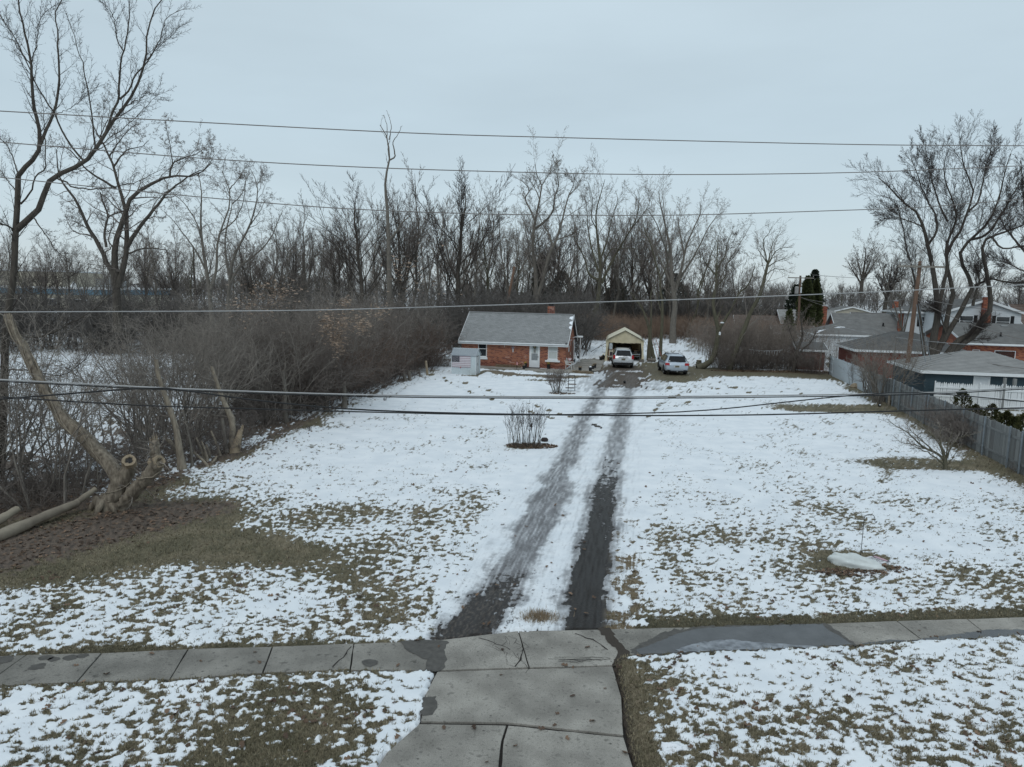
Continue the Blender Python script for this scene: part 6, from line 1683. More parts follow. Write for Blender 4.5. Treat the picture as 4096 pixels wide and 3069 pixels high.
for i, (px, py, h, w, lb) in enumerate(((3846, 1625, 1.55, .5, 'left end one, tallest, partly hidden by vines'), (3902, 1640, .95, .42, 'smallest one, second from the left'), (3966, 1668, 1.35, .5, 'third one, leaning slightly left'), (4024, 1705, 1.35, .42, 'fourth one, slender'), (4056, 1700, 1.15, .34, 'low one squeezed between the last two'), (4100, 1722, 1.6, .55, 'last one, cut by the right edge'))):
    yy = [41.2, 39.0, 36.6, 34.2, 33.9, 32.6][i]
    p = P(px, py, yy)
    conifer('arborvitae_shrub', 'cone shaped green shrub behind the board fence, ' + lb, 0, 0, 0, w, 50 + i, ev_b, 900, 'col', loc=(float(p[0]), yy, 0), H=h, size=.12, group='row of small arborvitae behind the fence')

# ================================================================ brush that nobody could count
def shrub_proto(seed, H, n=10, spread=.8, lean=.8, r0=.03, tw=7, tw2=5, tip=.006, up=.03, wig=.12, wig2=.25, tb=.2):
    rng = np.random.default_rng(seed)
    s = stems(rng, n, spread, H, lean, K=7, r0=r0, up=up, wig=wig, rtip=tip)
    a = sprout(rng, *s, tw, tb, 1, (.35, 1.1), .45, 5, up=.02, wig=wig2, rr=.6, rmax=.016, rtip=tip)
    b = sprout(rng, *a, tw2, .15, 1, (.4, 1.2), .5, 3, up=.02, wig=wig2, rr=.7, rmax=.01, rtip=tip)
    return join([tubes(*s, 3, apex=True), tubes(*a, 3, apex=True), tubes(*b, 3, apex=True)])
PM = {}
def brush(name, label, protos, pts, sc, m, seed, zs=None, child='shrub'):
    """one mass of growth: its clumps share a few meshes"""
    rng = np.random.default_rng(seed)
    c = np.array([pts[:, 0].mean(), pts[:, 1].mean(), 0])
    t = thing(name, label, None, c); t['kind'] = 'stuff'
    for p in pts:
        k = int(rng.integers(len(protos))); key = (id(protos[k]), m.name)
        if key not in PM: PM[key] = np_mesh(child, protos[k][0], protos[k][1], m)
        o = link(child, PM[key], t, p - c, float(rng.uniform(0, 6.283)))
        s_ = float(rng.uniform(*sc)); o.scale = (s_, s_, s_ * float(rng.uniform(.9, 1.1))); o['kind'] = 'stuff'
        o.rotation_euler.x = float(rng.normal(0, .08)); o.rotation_euler.y = float(rng.normal(0, .08))
    return t
def along(line, n, back0, back1, seed, t0=0, t1=1):
    rng = np.random.default_rng(seed); line = np.asarray(line, float)
    seg = np.linalg.norm(np.diff(line, axis=0), axis=1); cum = np.concatenate([[0], np.cumsum(seg)])
    u = (t0 + (t1 - t0) * rng.random(n)) * cum[-1]
    x = np.interp(u, cum, line[:, 0]); y = np.interp(u, cum, line[:, 1])
    i = np.clip(np.searchsorted(cum, u) - 1, 0, len(seg) - 1); d = (line[i + 1] - line[i]) / seg[i][:, None]
    b = back0 + (back1 - back0) * rng.random(n)
    return np.stack([x - d[:, 1] * b, y + d[:, 0] * b, np.zeros(n)], -1)
near_p = [shrub_proto(100 + k, 5.4, 10, .8, 1.0, .028, 9, 6, .006, wig=.20, wig2=.38, up=.0) for k in range(5)]
open_p = [shrub_proto(180 + k, 5.6, 7, 1.0, .7, .030, 8, 6, .0055, wig=.16, wig2=.36, up=.0, tb=.45) for k in range(4)]
tall_p = [shrub_proto(110 + k, 7.4, 6, .5, .6, .042, 10, 8, .007, wig=.14, wig2=.34) for k in range(4)]
low_p = [shrub_proto(120 + k, 1.5, 16, .5, 1.3, .010, 5, 4, .0055, wig=.24, wig2=.42, up=-.04) for k in range(4)]
hl = hedge_line[1:]
brush('open_brush', 'open tangle of bare grey stems at the near end of the overgrown hedge', open_p, along(hl, 32, .7, 5.0, 31, .0, .46), (.8, 1.12), twig_grey, 31)
brush('hedge_brush', 'dense tangle of bare grey brown brush in the overgrown hedge left of the lawn', near_p, np.concatenate([along(hl, 4, .9, 5.0, 1, .0, .42), along(hl, 80, .6, 5.5, 11, .44, 1)]), (.7, 1.15), twig_brown, 1)
brush('hedge_saplings', 'taller grey stems and climbing vines standing above the overgrown left hedge', tall_p, np.concatenate([along(hl, 8, 1.6, 6.5, 2, 0, .42), along(hl, 55, 1.2, 8.5, 12, .42, 1.02)]), (.72, 1.0), twig_grey, 2)
brush('hedge_undergrowth', 'low dark tangle of canes at the foot of the hedge', low_p, np.concatenate([along(hl, 42, .1, 2.8, 3, 0, .4), along(hl, 110, -.1, 3.5, 13, .4, 1)]), (.6, 1.2), twig_brown, 3)
red_p = [shrub_proto(130 + k, 3.2, 16, .6, .7, .014, 6, 5, .0065, wig=.16, wig2=.32) for k in range(3)]
brush('reddish_brush', 'reddish brown fine brush along the hedge near the brick house', red_p, along(hl, 90, .2, 3.5, 4, .45, 1.0), (.7, 1.3), twig_red, 4)
far_p = [shrub_proto(140 + k, 5.5, 10, 1.2, .9, .045, 9, 7, .016, wig=.17, wig2=.36) for k in range(5)]
rg = np.random.default_rng(7)
def box_pts(n, x0, x1, y0, y1): return np.stack([rg.uniform(x0, x1, n), rg.uniform(y0, y1, n), np.zeros(n)], -1)
brush('field_edge_brush', 'grey brown mass of brush on the far side of the snowy field at the left', far_p, np.concatenate([box_pts(110, -75, -8, 66, 75), box_pts(90, -95, -6, 75, 100)]), (.8, 1.3), twig_mass, 5)
brush('wood_edge_brush', 'grey brown brushy undergrowth at the foot of the wood behind the house', far_p, np.concatenate([box_pts(80, -10, 9, 72, 100), box_pts(130, -5, 50, 118, 150)]), (.8, 1.35), twig_mass, 6)
weed_p = [shrub_proto(150 + k, 2.6, 30, 1.4, .35, .016, 4, 3, .012, wig=.08, wig2=.2) for k in range(4)]
brush('tall_weeds', 'band of tall russet dead weeds behind the snowy back yard', weed_p, np.concatenate([box_pts(210, 9, 44, 106, 128), box_pts(35, 27, 40, 94, 106), box_pts(12, 11, 14, 100, 106)]), (.7, 1.4), mat('dead_weeds', (0.20, 0.135, 0.10), .95, col2=(.30, .22, .165), scale=.4), 7)
sap_p = [shrub_proto(160 + k, 4.6, 9, 1.2, .28, .020, 6, 4, .009, wig=.06, wig2=.24) for k in range(4)]
brush('sapling_thicket', 'thicket of thin brown saplings behind the leaf strip, left of the painted gate', sap_p, np.concatenate([box_pts(42, 18.3, 26.2, 64.5, 70), box_pts(46, 20, 34, 70, 90)]), (.6, 1.1), mat('sapling_bark', (0.16, 0.13, 0.11), .95, col2=(.27, .23, .20), scale=.5), 8)
brush('low_thicket', 'low dense brown undergrowth along the leaf strip left of the painted gate', red_p, np.concatenate([box_pts(44, 18.5, 26.0, 64.0, 66.0), box_pts(10, 25.6, 27.2, 61.5, 64.5)]), (.5, .95), twig_brown, 9)
# far woods
ftree = []
for k in range(5):
    rng_ = np.random.default_rng(170 + k)
    tr = stems(rng_, 2, .5, 12, .25, K=7, r0=.20, up=.03, wig=.05, rtip=.05)
    a_ = sprout(rng_, *tr, 13, .2, 1, (.35, .9), .42, 5, up=.08, wig=.12, rr=.5, rmax=.06, rtip=.03)
    b_ = sprout(rng_, *a_, 10, .15, 1, (.35, .9), .5, 3, up=.06, wig=.15, rr=.7, rmax=.035, rtip=.03)
    c_ = sprout(rng_, *b_, 5, .15, 1, (.35, .9), .5, 2, up=.06, wig=.15, rr=.8, rmax=.028, rtip=.026)
    ftree.append(join([tubes(*tr, 4), tubes(*a_, 3, apex=True), tubes(*b_, 3, apex=True), tubes(*c_, 3, apex=True)]))
def far_band(name, label, n, y0, y1, sc, seed, m=twig_mass, um=.95):
    r_ = np.random.default_rng(seed); Y = r_.uniform(y0, y1, n); X = r_.uniform(-um, um, n) * Y
    ok = ~((X > -160) & (X < -70) & (Y < 215)) & ~((X > 15) & (Y < 230) & (r_.random(n) < .5))
    p = np.stack([X, Y, np.zeros(n)], -1)[ok]
    brush(name, label, ftree, p, sc, m, seed, child='far_tree')
far_band('far_wood', 'distant grey brown woods forming the skyline', 280, 190, 300, (.7, 1.0), 21)
far_band('farther_wood', 'hazier woods beyond the nearer distant trees', 290, 300, 620, (.9, 1.4), 22, mat('twig_far_haze', (0.17, 0.16, 0.155), .95, var=.2, scale=.3))  # haze is put into the colour: paler twigs than the nearer band
# ================================================================ things in the yard
def place(px, py, z=0.0): g = G(px, py, z); return (float(g[0]), float(g[1]), z)
# ---------------------------------------------------------------- metal shed with the flag
m_shed = mat('shed_white_metal', (0.50, 0.57, 0.60), .45, col2=(0.58, 0.64, 0.66), scale=2)
m_shroof = mat('shed_roof_metal', (0.26, 0.29, 0.32), .4, col2=(0.33, 0.36, 0.38), scale=3)
sh0 = place(1805, 1499)
shed = thing('metal_shed', 'small white ribbed metal shed with grey roof in front of the brick house', 'shed', sh0, math.radians(-11))
SW, SD, SE, SHR = 1.98, 1.55, 1.55, 2.02
w = MB(); w.box(0.02, SW - .02, .02, SD - .02, 0, SE)
for xx in (0.02, SW - .05): w.poly([(xx, .02, SE), (xx, SD - .02, SE), (xx, SD / 2, SHR - .03)], .03, (1, 0, 0))
w.build('wall', m_shed, shed)
rb = MB()
for k in range(14): rb.poly([(k * .145, .018, 0.0), (k * .145 + .03, -.004, 0), (k * .145 + .09, -.004, 0), (k * .145 + .12, .018, 0)], SE)
rb.build('wall_ribs', m_shed, shed)
r = MB()
for s in (0, 1):
    y0 = -.06 if s == 0 else SD + .06
    z0 = SE - .03
    p = [(-.06, y0, z0), (SW + .06, y0, z0), (SW + .06, SD / 2, SHR), (-.06, SD / 2, SHR)]
    r.poly(p if s == 0 else p[::-1], .025)
sr = r.build('roof', m_shroof, shed)
r = MB()
for k in range(12):
    x = -.03 + k * .185
    a, b = Vector((x, -.06, SE - .005)), Vector((x, SD / 2, SHR + .025)); r.obox((a + b) / 2 + Vector((0, -.004, .012)), (.018, 0, 0), (b - a) / 2, (0, -.004, .012))
r.build('roof_rib', m_shroof, sr)
MB().bar((-.07, SD / 2, SHR + .02), (SW + .07, SD / 2, SHR + .02), .03, 6).build('ridge_cap', m_shed, sr)
MB().box(SW - .018, SW - .004, .12, SD - .45, .04, 1.5).build('door_frame', m_black, shed)
for k in range(2): MB().box(SW - .003, SW + .015, .15 + k * .43, .55 + k * .43, .07, 1.46).build('door', mat('shed_door', (0.46, .47, .47), .5), shed)
MB().box(SW + .016, SW + .035, .52, .55, .75, .95).build('handle', m_black, shed)
MB().box(-.02, .02, -.02, .02, 0, SE).box(SW - .03, SW + .01, -.02, .02, 0, SE).build('corner_trim', m_white, shed)
flag = thing('flag', 'faded stars and stripes flag pinned to the front of the white metal shed', 'flag', (sh0[0], sh0[1], 0), math.radians(-11))
fx0, fx1, fz0, fz1 = .04, 1.56, .62, 1.50
m_fr = mat('flag_faded_red', (0.42, 0.33, 0.37), .85, col2=(0.36, 0.29, .33), scale=5); m_fw = mat('flag_pale', (0.62, 0.60, 0.62), .85, var=.06); m_fb = mat('flag_navy', (0.008, 0.010, 0.022), .85)
def fy(x, z): return -.030 - .006 * math.sin(x * 9 + z * 4) - .004 * math.sin(z * 17)
for i in range(13):
    z1 = fz1 - i * (fz1 - fz0) / 13; z0 = z1 - (fz1 - fz0) / 13
    mb = MB(); xs_ = np.linspace(fx0, fx1, 19)
    for a, b in zip(xs_[:-1], xs_[1:]):
        if i < 7 and b < fx0 + .62: continue
        sg = -.012 * math.sin(a * 2.2)
        mb.add([(a, fy(a, z0), z0 + sg), (b, fy(b, z0), z0 + sg - .012 * (math.sin(b * 2.2) - math.sin(a * 2.2))), (b, fy(b, z1), z1 + sg - .012 * (math.sin(b * 2.2) - math.sin(a * 2.2))), (a, fy(a, z1), z1 + sg)], [(0, 1, 2, 3)])
    mb.build('stripe', m_fr if i % 2 == 0 else m_fw, flag)
MB().box(fx0, fx0 + .62, -.04, -.032, fz1 - 7 * (fz1 - fz0) / 13, fz1).build('canton', m_fb, flag)
stm = MB()
def star_pts(cx, cz, r, y): return [(cx + (r if k % 2 == 0 else r * .42) * math.sin(k * math.pi / 5), y, cz + (r if k % 2 == 0 else r * .42) * math.cos(k * math.pi / 5)) for k in range(10)][::-1]
sq = MB().poly(star_pts(0, 0, .027, 0)).mesh('star', m_fw)
for rr in range(9):
    for cc in range(6 if rr % 2 == 0 else 5):
        link('star', sq, flag, (fx0 + .052 + cc * .104 + (0 if rr % 2 == 0 else .052), -.043, fz1 - .045 - rr * .048))
MB().poly([(.72, -.045, .56), (.79, -.045, .55), (.80, -.045, .68), (.74, -.045, .66)]).build('torn_tail', mat('flag_red_tail', (.35, .07, .07), .8), flag)

# ---------------------------------------------------------------- beige shelter
m_tarp = mat('tarp_beige', (0.52, 0.46, 0.31), .75, col2=(0.60, 0.54, 0.39), scale=2.2)
m_tarp2 = mat('tarp_roof', (0.58, 0.54, 0.41), .7, col2=(0.66, 0.62, 0.49), scale=2.2)
m_tarp3 = mat('tarp_tan', (0.48, 0.36, 0.19), .8, col2=(0.56, 0.43, 0.25), scale=2)
tn0 = place(2420, 1441)
tent = thing('carport_tent', 'beige fabric carport shelter with open front behind the parked silver car', 'shelter', (9.15, 70.3, 0), math.radians(-8))
TW, TD, TE, TR = 3.55, 6.2, 2.15, 3.08
def tent_z(x): return TR - abs(x - TW / 2) / (TW / 2) * (TR - TE)
r = MB(); nx, ny = 17, 13
vs = []
for j in range(ny):
    for i in range(nx):
        x = -.08 + (TW + .16) * i / (nx - 1); y = -.35 + (TD + .5) * j / (ny - 1)
        z = tent_z(min(max(x, 0), TW)) - .05 * math.sin(j / (ny - 1) * math.pi * 3) ** 2 * (1 - abs(i / (nx - 1) - .5) * 1.6) - (.14 if i in (0, nx - 1) else 0)
        vs.append((x, y, z))
fs = [(j * nx + i, j * nx + i + 1, (j + 1) * nx + i + 1, (j + 1) * nx + i) for j in range(ny - 1) for i in range(nx - 1)]
r.add(vs, fs)
o = r.build('roof', m_tarp2, tent, smooth=False); md = o.modifiers.new('thick', 'SOLIDIFY'); md.thickness = .02
v = MB(); n = 20; top = []; bot = []
for i in range(n + 1):
    x = -.02 + (TW + .04) * i / n; top.append((x, -.16 - .02 * math.sin(i * 2.1), tent_z(x) - .09)); bot.append((x, -.12 + .03 * math.sin(i * 1.3), 1.86 - .05 * math.sin(i / n * math.pi) + .015 * math.sin(i * 2)))
v.add(bot + top, [(i, i + 1, n + 2 + i, n + 1 + i) for i in range(n)])
o = v.build('gable_valance', m_tarp, tent); md = o.modifiers.new('thick', 'SOLIDIFY'); md.thickness = .015
for x0, nm in ((0.0, 'wall_curtain'), (TW, 'wall_curtain')):
    mb = MB(); a = []; b = []
    for j in range(25):
        y = -.1 + TD * j / 24; q = .035 * math.sin(j * 1.9); a.append((x0 + q, y, .03)); b.append((x0, y, TE - .02))
    mb.add(a + b, [(j, j + 1, 26 + j, 25 + j) for j in range(24)]); o = mb.build(nm, m_tarp3, tent); md = o.modifiers.new('thick', 'SOLIDIFY'); md.thickness = .012
mb = MB(); a = []; b = []
for j in range(17):
    x = TW * j / 16; a.append((x, TD, .03)); b.append((x, TD + .03 * math.sin(j * 2), tent_z(x) - .03))
mb.add(a + b, [(j, j + 1, 18 + j, 17 + j) for j in range(16)]); mb.build('wall_curtain', m_tarp3, tent)
for x0, s in ((0, 1), (TW, -1)):
    mb = MB(); 
    prof = [(0, 1.98, .30), (.05, 1.5, .20), (.02, 1.0, .16), (-.03, .5, .2), (-.06, .02, .26)]
    pts = [(x0 - s * .06 + s * q[0], -.17 - .03 * math.sin(i * 2), q[1]) for i, q in enumerate(prof)] + [(x0 - s * .06 + s * (q[0] + q[2]), -.13, q[1]) for q in prof]
    mb.add(pts, [(i, i + 1, 6 + i, 5 + i) for i in range(4)]); o = mb.build('tied_flap', m_tarp, tent); md = o.modifiers.new('thick', 'SOLIDIFY'); md.thickness = .05
for y in (0, 2, 4, TD):
    MB().bar((.03, y, 0), (.03, y, TE), .025, 6).bar((TW - .03, y, 0), (TW - .03, y, TE), .025, 6).bar((.03, y, TE), (TW / 2, y, TR - .05), .025, 6).bar((TW - .03, y, TE), (TW / 2, y, TR - .05), .025, 6).build('frame', m_steel, tent)
for i, (x0, x1, dy) in enumerate(((0, -1.9, -1.2), (0, -1.6, 1.0), (TW, TW + 1.3, -.4), (TW, TW + 1.6, 1.8))):
    MB().bar((x0, 1 + i % 2 * 2, TE), (x1, 1 + dy, 0), .008, 4).build('guy_rope', m_black, tent)
TM = Matrix.Translation((9.15, 70.3, 0)) @ Matrix.Rotation(math.radians(-8), 4, 'Z')
def in_tent(x, y, z=0): return TM @ Vector((x, y, z))

# ---------------------------------------------------------------- cars
m_tyre = mat('tyre_rubber', (0.018, 0.017, 0.017), .85, var=.2)
m_rim = mat('alloy_rim', (0.42, 0.44, 0.45), .3, var=.1, metal=.6)
m_red = mat('tail_lamp_red', (0.33, 0.010, 0.014), .18, col2=(0.42, 0.02, 0.025), scale=10, spec=.6)
m_lampw = mat('lamp_clear', (0.6, 0.6, 0.6), .15)
m_plate = mat('plate_dark', (0.05, 0.045, 0.035), .5, col2=(0.22, 0.19, 0.12), scale=30)
m_cglass = mat('car_glass', (0.008, 0.010, 0.012), .12, var=.3, spec=.3)
m_trim = mat('car_black_trim', (0.016, 0.016, 0.017), .6, var=.2)
def paint(name, c):
    m = mat(name, c, .34, var=.04, scale=1, metal=.35, spec=.5); b = m.node_tree.nodes['Principled BSDF']
    b.inputs['Coat Weight'].default_value = .6; b.inputs['Coat Roughness'].default_value = .08
    return m
def suv(name, label, loc, rz, W, L, H, body_m, st, kind):
    t = thing(name, label, 'car', loc, rz); hw = W / 2
    mb = MB(); rings = []
    for (y, w_, zb, zbelt, ztop, hwt) in st:
        h = [(0, zb), (.88 * w_, zb), (.975 * w_, zb + .13), (w_, zb + (zbelt - zb) * .55), (.985 * w_, zbelt - .06), (.95 * w_, zbelt), (hwt, ztop - .075), (hwt * .86, ztop - .015), (0, ztop)]
        ring = [(x, y, z) for x, z in h] + [(-x, y, z) for x, z in h[-2:0:-1]]
        rings.append(ring)
    n = len(rings[0]); vs = [p for r_ in rings for p in r_]
    fs = [(i * n + k, i * n + (k + 1) % n, (i + 1) * n + (k + 1) % n, (i + 1) * n + k) for i in range(len(rings) - 1) for k in range(n)]
    fs = [f[::-1] for f in fs]
    fs.append(tuple(range(n))); fs.append(tuple((len(rings) - 1) * n + k for k in range(n))[::-1])
    mb.add(vs, fs)
    bo = mb.build('body', body_m, t, smooth=True)
    sb_ = bo.modifiers.new('sub', 'SUBSURF'); sb_.levels = 2; sb_.render_levels = 2
    # wheels
    wr = .36 if kind == 'a' else .38
    for y in (-L * .285 - .02, L * .30):
        for s in (-1, 1):
            x = s * (hw - .13)
            ww = thing('wheel', None, None, (x, y, wr)); ww.parent = t
            for k in ('label', 'category'):
                if k in ww: del ww[k]
            q = MB(); prof = [(.6 * wr, -.11), (.93 * wr, -.115), (wr, -.07), (wr, .07), (.93 * wr, .115), (.6 * wr, .11)]
            q.lathe(prof, n=20); me = q.mesh('tyre', m_tyre, True)
            tt = link('tyre', me, ww); tt.rotation_euler = (0, math.pi / 2, 0)
            q = MB()
            for k in range(5):
                a = k * 2 * math.pi / 5; q.obox((s * .115, math.cos(a) * wr * .34, math.sin(a) * wr * .34), (.012, 0, 0), (0, math.cos(a) * wr * .32, math.sin(a) * wr * .32), (0, -math.sin(a) * .05, math.cos(a) * .05))
            q.bar((s * .05, 0, 0), (s * .118, 0, 0), wr * .68, 20)
            q.build('rim', m_rim, ww)
            a = MB(); pts = [(s * (hw - .035), y + math.cos(b) * (wr + .07), wr + math.sin(b) * (wr + .07)) for b in np.linspace(0, math.pi, 13)]
            a.poly(pts + [(s * (hw - .035), y - wr - .07, .28), (s * (hw - .035), y + wr + .07, .28)], .042, (s, 0, 0)); a.build('wheel_arch', m_trim, t)
    return t, bo
silver = paint('silver_paint', (0.52, 0.54, 0.56)); blue_silver = paint('blue_silver_paint', (0.43, 0.49, 0.56))
carA_st = [(-2.40, .74, .46, .80, .84, .58), (-2.36, .86, .40, .96, 1.00, .70), (-2.28, .905, .36, 1.06, 1.12, .73), (-2.12, .92, .34, 1.08, 1.38, .68), (-1.93, .92, .33, 1.09, 1.60, .64), (-1.6, .92, .32, 1.09, 1.69, .64), (-.5, .92, .32, 1.07, 1.73, .66), (.35, .92, .32, 1.05, 1.68, .64), (.9, .92, .32, 1.04, 1.42, .66), (1.35, .91, .32, 1.02, 1.14, .70), (1.9, .90, .32, .96, 1.04, .72), (2.22, .86, .34, .84, .90, .66), (2.36, .74, .40, .68, .74, .56)]
cA = place(2495, 1476)
ca, _ = suv('parked_car', 'silver crossover car parked nose in under the beige carport shelter', (cA[0] + .2, cA[1] + 2.45, 0), math.radians(-6), 1.84, 4.77, 1.76, silver, carA_st, 'a')
def pane(name, pts, m, parent, th=.012, d=(0, -1, 0)): return MB().poly(pts, th, d).build(name, m, parent)
pane('rear_window', [(-.66, -2.285, 1.16), (.66, -2.285, 1.16), (.57, -2.02, 1.58), (-.57, -2.02, 1.58)], m_cglass, ca, .03, (0, -.85, .5))
for s in (-1, 1):
    for (y0, y1, a, b) in ((-1.9, -1.28, .10, 0), (-1.18, -.25, 0, 0), (-.15, .80, 0, .42)):
        pane('side_window', [(s * .885, y0 + a, 1.13), (s * .885, y1, 1.13), (s * .69, y1 - b, 1.60), (s * .69, y0 + a * 2, 1.60)], m_cglass, ca, .02, (s * .9, 0, .4))
    pane('tail_lamp', [(s * .70, -2.36, .86), (s * .895, -2.30, .86), (s * .895, -2.28, 1.18), (s * .72, -2.33, 1.22)], m_red, ca, .05, (s * .3, -1, 0))
    MB().bar((s * .60, -1.5, 1.75), (s * .61, .2, 1.75), .022, 6).build('roof_rail', m_trim, ca)
    MB().box(*(sorted((s * .93, s * 1.10))), .75, .87, 1.05, 1.22).build('mirror', m_trim, ca)
pane('windscreen', [(-.66, 1.30, 1.20), (.66, 1.30, 1.20), (.60, .48, 1.66), (-.60, .48, 1.66)], m_cglass, ca, .02, (0, .5, .85))
MB().box(-.82, .82, -2.44, -2.30, .34, .56).build('lower_bumper', m_trim, ca)
MB().box(-.42, .42, -2.43, -2.40, 1.00, 1.04).build('chrome_bar', m_rim, ca)
MB().box(-.46, .46, -2.405, -2.385, .70, .97).build('plate_recess', mat('recess_white', (.55, .57, .58), .4), ca)
MB().box(-.16, .16, -2.43, -2.41, .76, .91).build('licence_plate', m_plate, ca)
MB().box(-.03, .33, -2.345, -2.335, 1.13, 1.16).build('rear_wiper', m_trim, ca)
MB().box(-.5, .5, -2.13, -1.9, 1.665, 1.70).build('spoiler', silver, ca)
carB_st = [(-2.40, .78, .42, .86, .90, .62), (-2.35, .90, .36, .94, .99, .74), (-2.25, .955, .32, 1.04, 1.10, .76), (-2.08, .965, .30, 1.08, 1.36, .68), (-1.88, .965, .30, 1.09, 1.56, .63), (-1.55, .965, .30, 1.09, 1.66, .63), (-.5, .96, .30, 1.06, 1.70, .66), (.35, .96, .30, 1.04, 1.64, .64), (.9, .96, .30, 1.03, 1.38, .66), (1.35, .96, .30, 1.01, 1.12, .72), (1.9, .95, .30, .94, 1.01, .74), (2.22, .90, .32, .80, .86, .66), (2.38, .78, .38, .64, .70, .56)]
cB = place(2712, 1503)
cb_, _ = suv('parked_car', 'pale blue silver sport utility car parked on the grass right of the ladder trees', (cB[0], cB[1] + 2.3, 0), math.radians(-3), 1.93, 4.8, 1.70, blue_silver, carB_st, 'b')
pane('rear_window', [(-.72, -2.25, 1.13), (.72, -2.25, 1.13), (.58, -1.95, 1.56), (-.58, -1.95, 1.56)], m_cglass, cb_, .03, (0, -.85, .5))
for s in (-1, 1):
    for (y0, y1, a, b) in ((-1.85, -1.35, .12, 0), (-1.25, -.35, 0, 0), (-.25, .78, 0, .42)):
        pane('side_window', [(s * .925, y0 + a, 1.12), (s * .925, y1, 1.12), (s * .69, y1 - b, 1.57), (s * .69, y0 + a * 2, 1.57)], m_cglass, cb_, .02, (s * .9, 0, .4))
    pane('tail_lamp', [(s * .60, -2.385, .84), (s * .94, -2.30, .84), (s * .95, -2.27, 1.04), (s * .62, -2.36, 1.04)], m_red, cb_, .05, (s * .3, -1, 0))
    MB().box(*(sorted((s * .97, s * 1.16))), .72, .86, 1.02, 1.20).build('mirror', m_trim, cb_)
    q = MB(); q.obox((s * .66, -2.44, .42), (.13, 0, 0), (0, .05, 0), (0, 0, .05)); q.build('exhaust', m_trim, cb_)
    MB().bar((s * .60, -1.5, 1.71), (s * .61, .2, 1.70), .016, 6).build('roof_rail', m_trim, cb_)
pane('windscreen', [(-.68, 1.30, 1.18), (.68, 1.30, 1.18), (.60, .48, 1.62), (-.60, .48, 1.62)], m_cglass, cb_, .02, (0, .5, .85))
MB().box(-.72, .72, -2.42, -2.34, .30, .40).build('lower_bumper', m_trim, cb_)
MB().box(-.26, .26, -2.43, -2.405, .66, .86).build('plate_frame', mat('recess_white', (.6, .6, .6)), cb_)
MB().box(-.17, .17, -2.437, -2.431, .69, .83).build('licence_plate', m_plate, cb_)
MB().bar((0, -2.4, .33), (0, -2.54, .33), .03, 8).lathe([(.01, -.03), (.035, 0), (.01, .04)], (0, -2.55, .37), 8).build('tow_ball', m_rim, cb_)
MB().box(.0, .4, -2.315, -2.305, 1.13, 1.16).build('rear_wiper', m_trim, cb_)
MB().bar((-.62, -2.305, 1.20), (-.62, -2.315, 1.20), .045, 10).build('round_sticker', m_white, cb_)
# covered car in the shelter
m_cover = mat('dark_cover', (0.030, 0.027, 0.022), .85, col2=(0.07, 0.062, 0.05), scale=3, bump=.5)
cv = thing('covered_car', 'dark tarpaulin covered car at the back of the beige shelter', 'covered car', in_tent(1.75, 3.9), math.radians(-8))
q = MB(); vs = []; nx, ny = 13, 15; rc_ = random.Random(4)
for j in range(ny):
    for i in range(nx):
        a = i / (nx - 1) * math.pi; f = j / (ny - 1)
        hh = (.95 + .75 * math.exp(-((f - .35) / .2) ** 2)) * (math.sin(f * math.pi) ** .25 if 0 < f < 1 else .05)
        vs.append((-math.cos(a) * .95 * (1 + .04 * rc_.random()), -2.1 + 4.2 * f, max(0.0, hh * math.sin(a) ** .55 + .04 * rc_.random() * math.sin(a))))
q.add(vs, [(j * nx + i, (j + 1) * nx + i, (j + 1) * nx + i + 1, j * nx + i + 1) for j in range(ny - 1) for i in range(nx - 1)])
q.build('tarpaulin', m_cover, cv, smooth=False)
m_wood = mat('varnished_wood', (0.20, 0.085, 0.035), .5, col2=(0.30, 0.14, 0.06), scale=6, stretch=(1, 1, .3))
chr_ = thing('wooden_chair', 'wooden chair with a cream padded back at the left mouth of the shelter', 'chair', in_tent(.45, -.1), math.radians(-12))
q = MB().obox((0, 0, .45), (.26, 0, 0), (0, .22, 0), (0, 0, .03)).build('seat', mat('cream_pad', (.5, .46, .38)), chr_)
for x, y, h in ((-.23, -.19, .42), (.23, -.19, .42), (-.23, .2, .42), (.23, .2, .42)): MB().bar((x, y, 0), (x, y, h), .025, 6).build('leg', m_wood, chr_)
bk = MB().box(-.25, -.2, .19, .23, .48, 1.15).box(.2, .25, .19, .23, .48, 1.15).poly([(-.25, .19, 1.15), (.25, .19, 1.15), (.15, .19, 1.27), (-.15, .19, 1.27)], .04, (0, 1, 0)).build('backrest', m_wood, chr_)
MB().box(-.195, .195, .17, .2, .52, 1.13).build('back_panel', mat('cream_pad', (.5, .46, .38)), bk)
MB().poly([(-.12, .165, .55), (.14, .165, .55), (.12, .165, .8), (.0, .165, .95), (-.1, .165, .78)], .006, (0, -1, 0)).build('dark_picture', mat('dark_violet', (.05, .03, .05)), bk)
bagm = mat('milky_plastic', (.42, .46, .48), .5)
hb = thing('hanging_bag', 'whitish plastic garment bag hanging inside the left front corner of the shelter', 'bag', in_tent(.42, .1, 1.15), math.radians(-8))
MB().lathe([(.12, 0), (.19, .05), (.20, .45), (.13, .66), (.02, .72)], n=10).build('bag', bagm, hb)
rdc = thing('red_cooler', 'red and white cooler box beside the silver car inside the shelter', 'cooler', in_tent(.9, .2), math.radians(-8))
MB().box(-.2, .2, -.2, .2, 0, .72).build('box', mat('bright_red', (.35, .02, .02), .5), rdc); MB().box(-.21, .21, -.21, .21, .725, .82).build('lid', m_white, rdc)
tb = thing('folding_table', 'cluttered folding table along the right inside wall of the shelter', 'table', in_tent(2.95, .9), math.radians(-8))
MB().box(-.35, .35, -.7, .7, .70, .74).build('tabletop', bagm, tb)
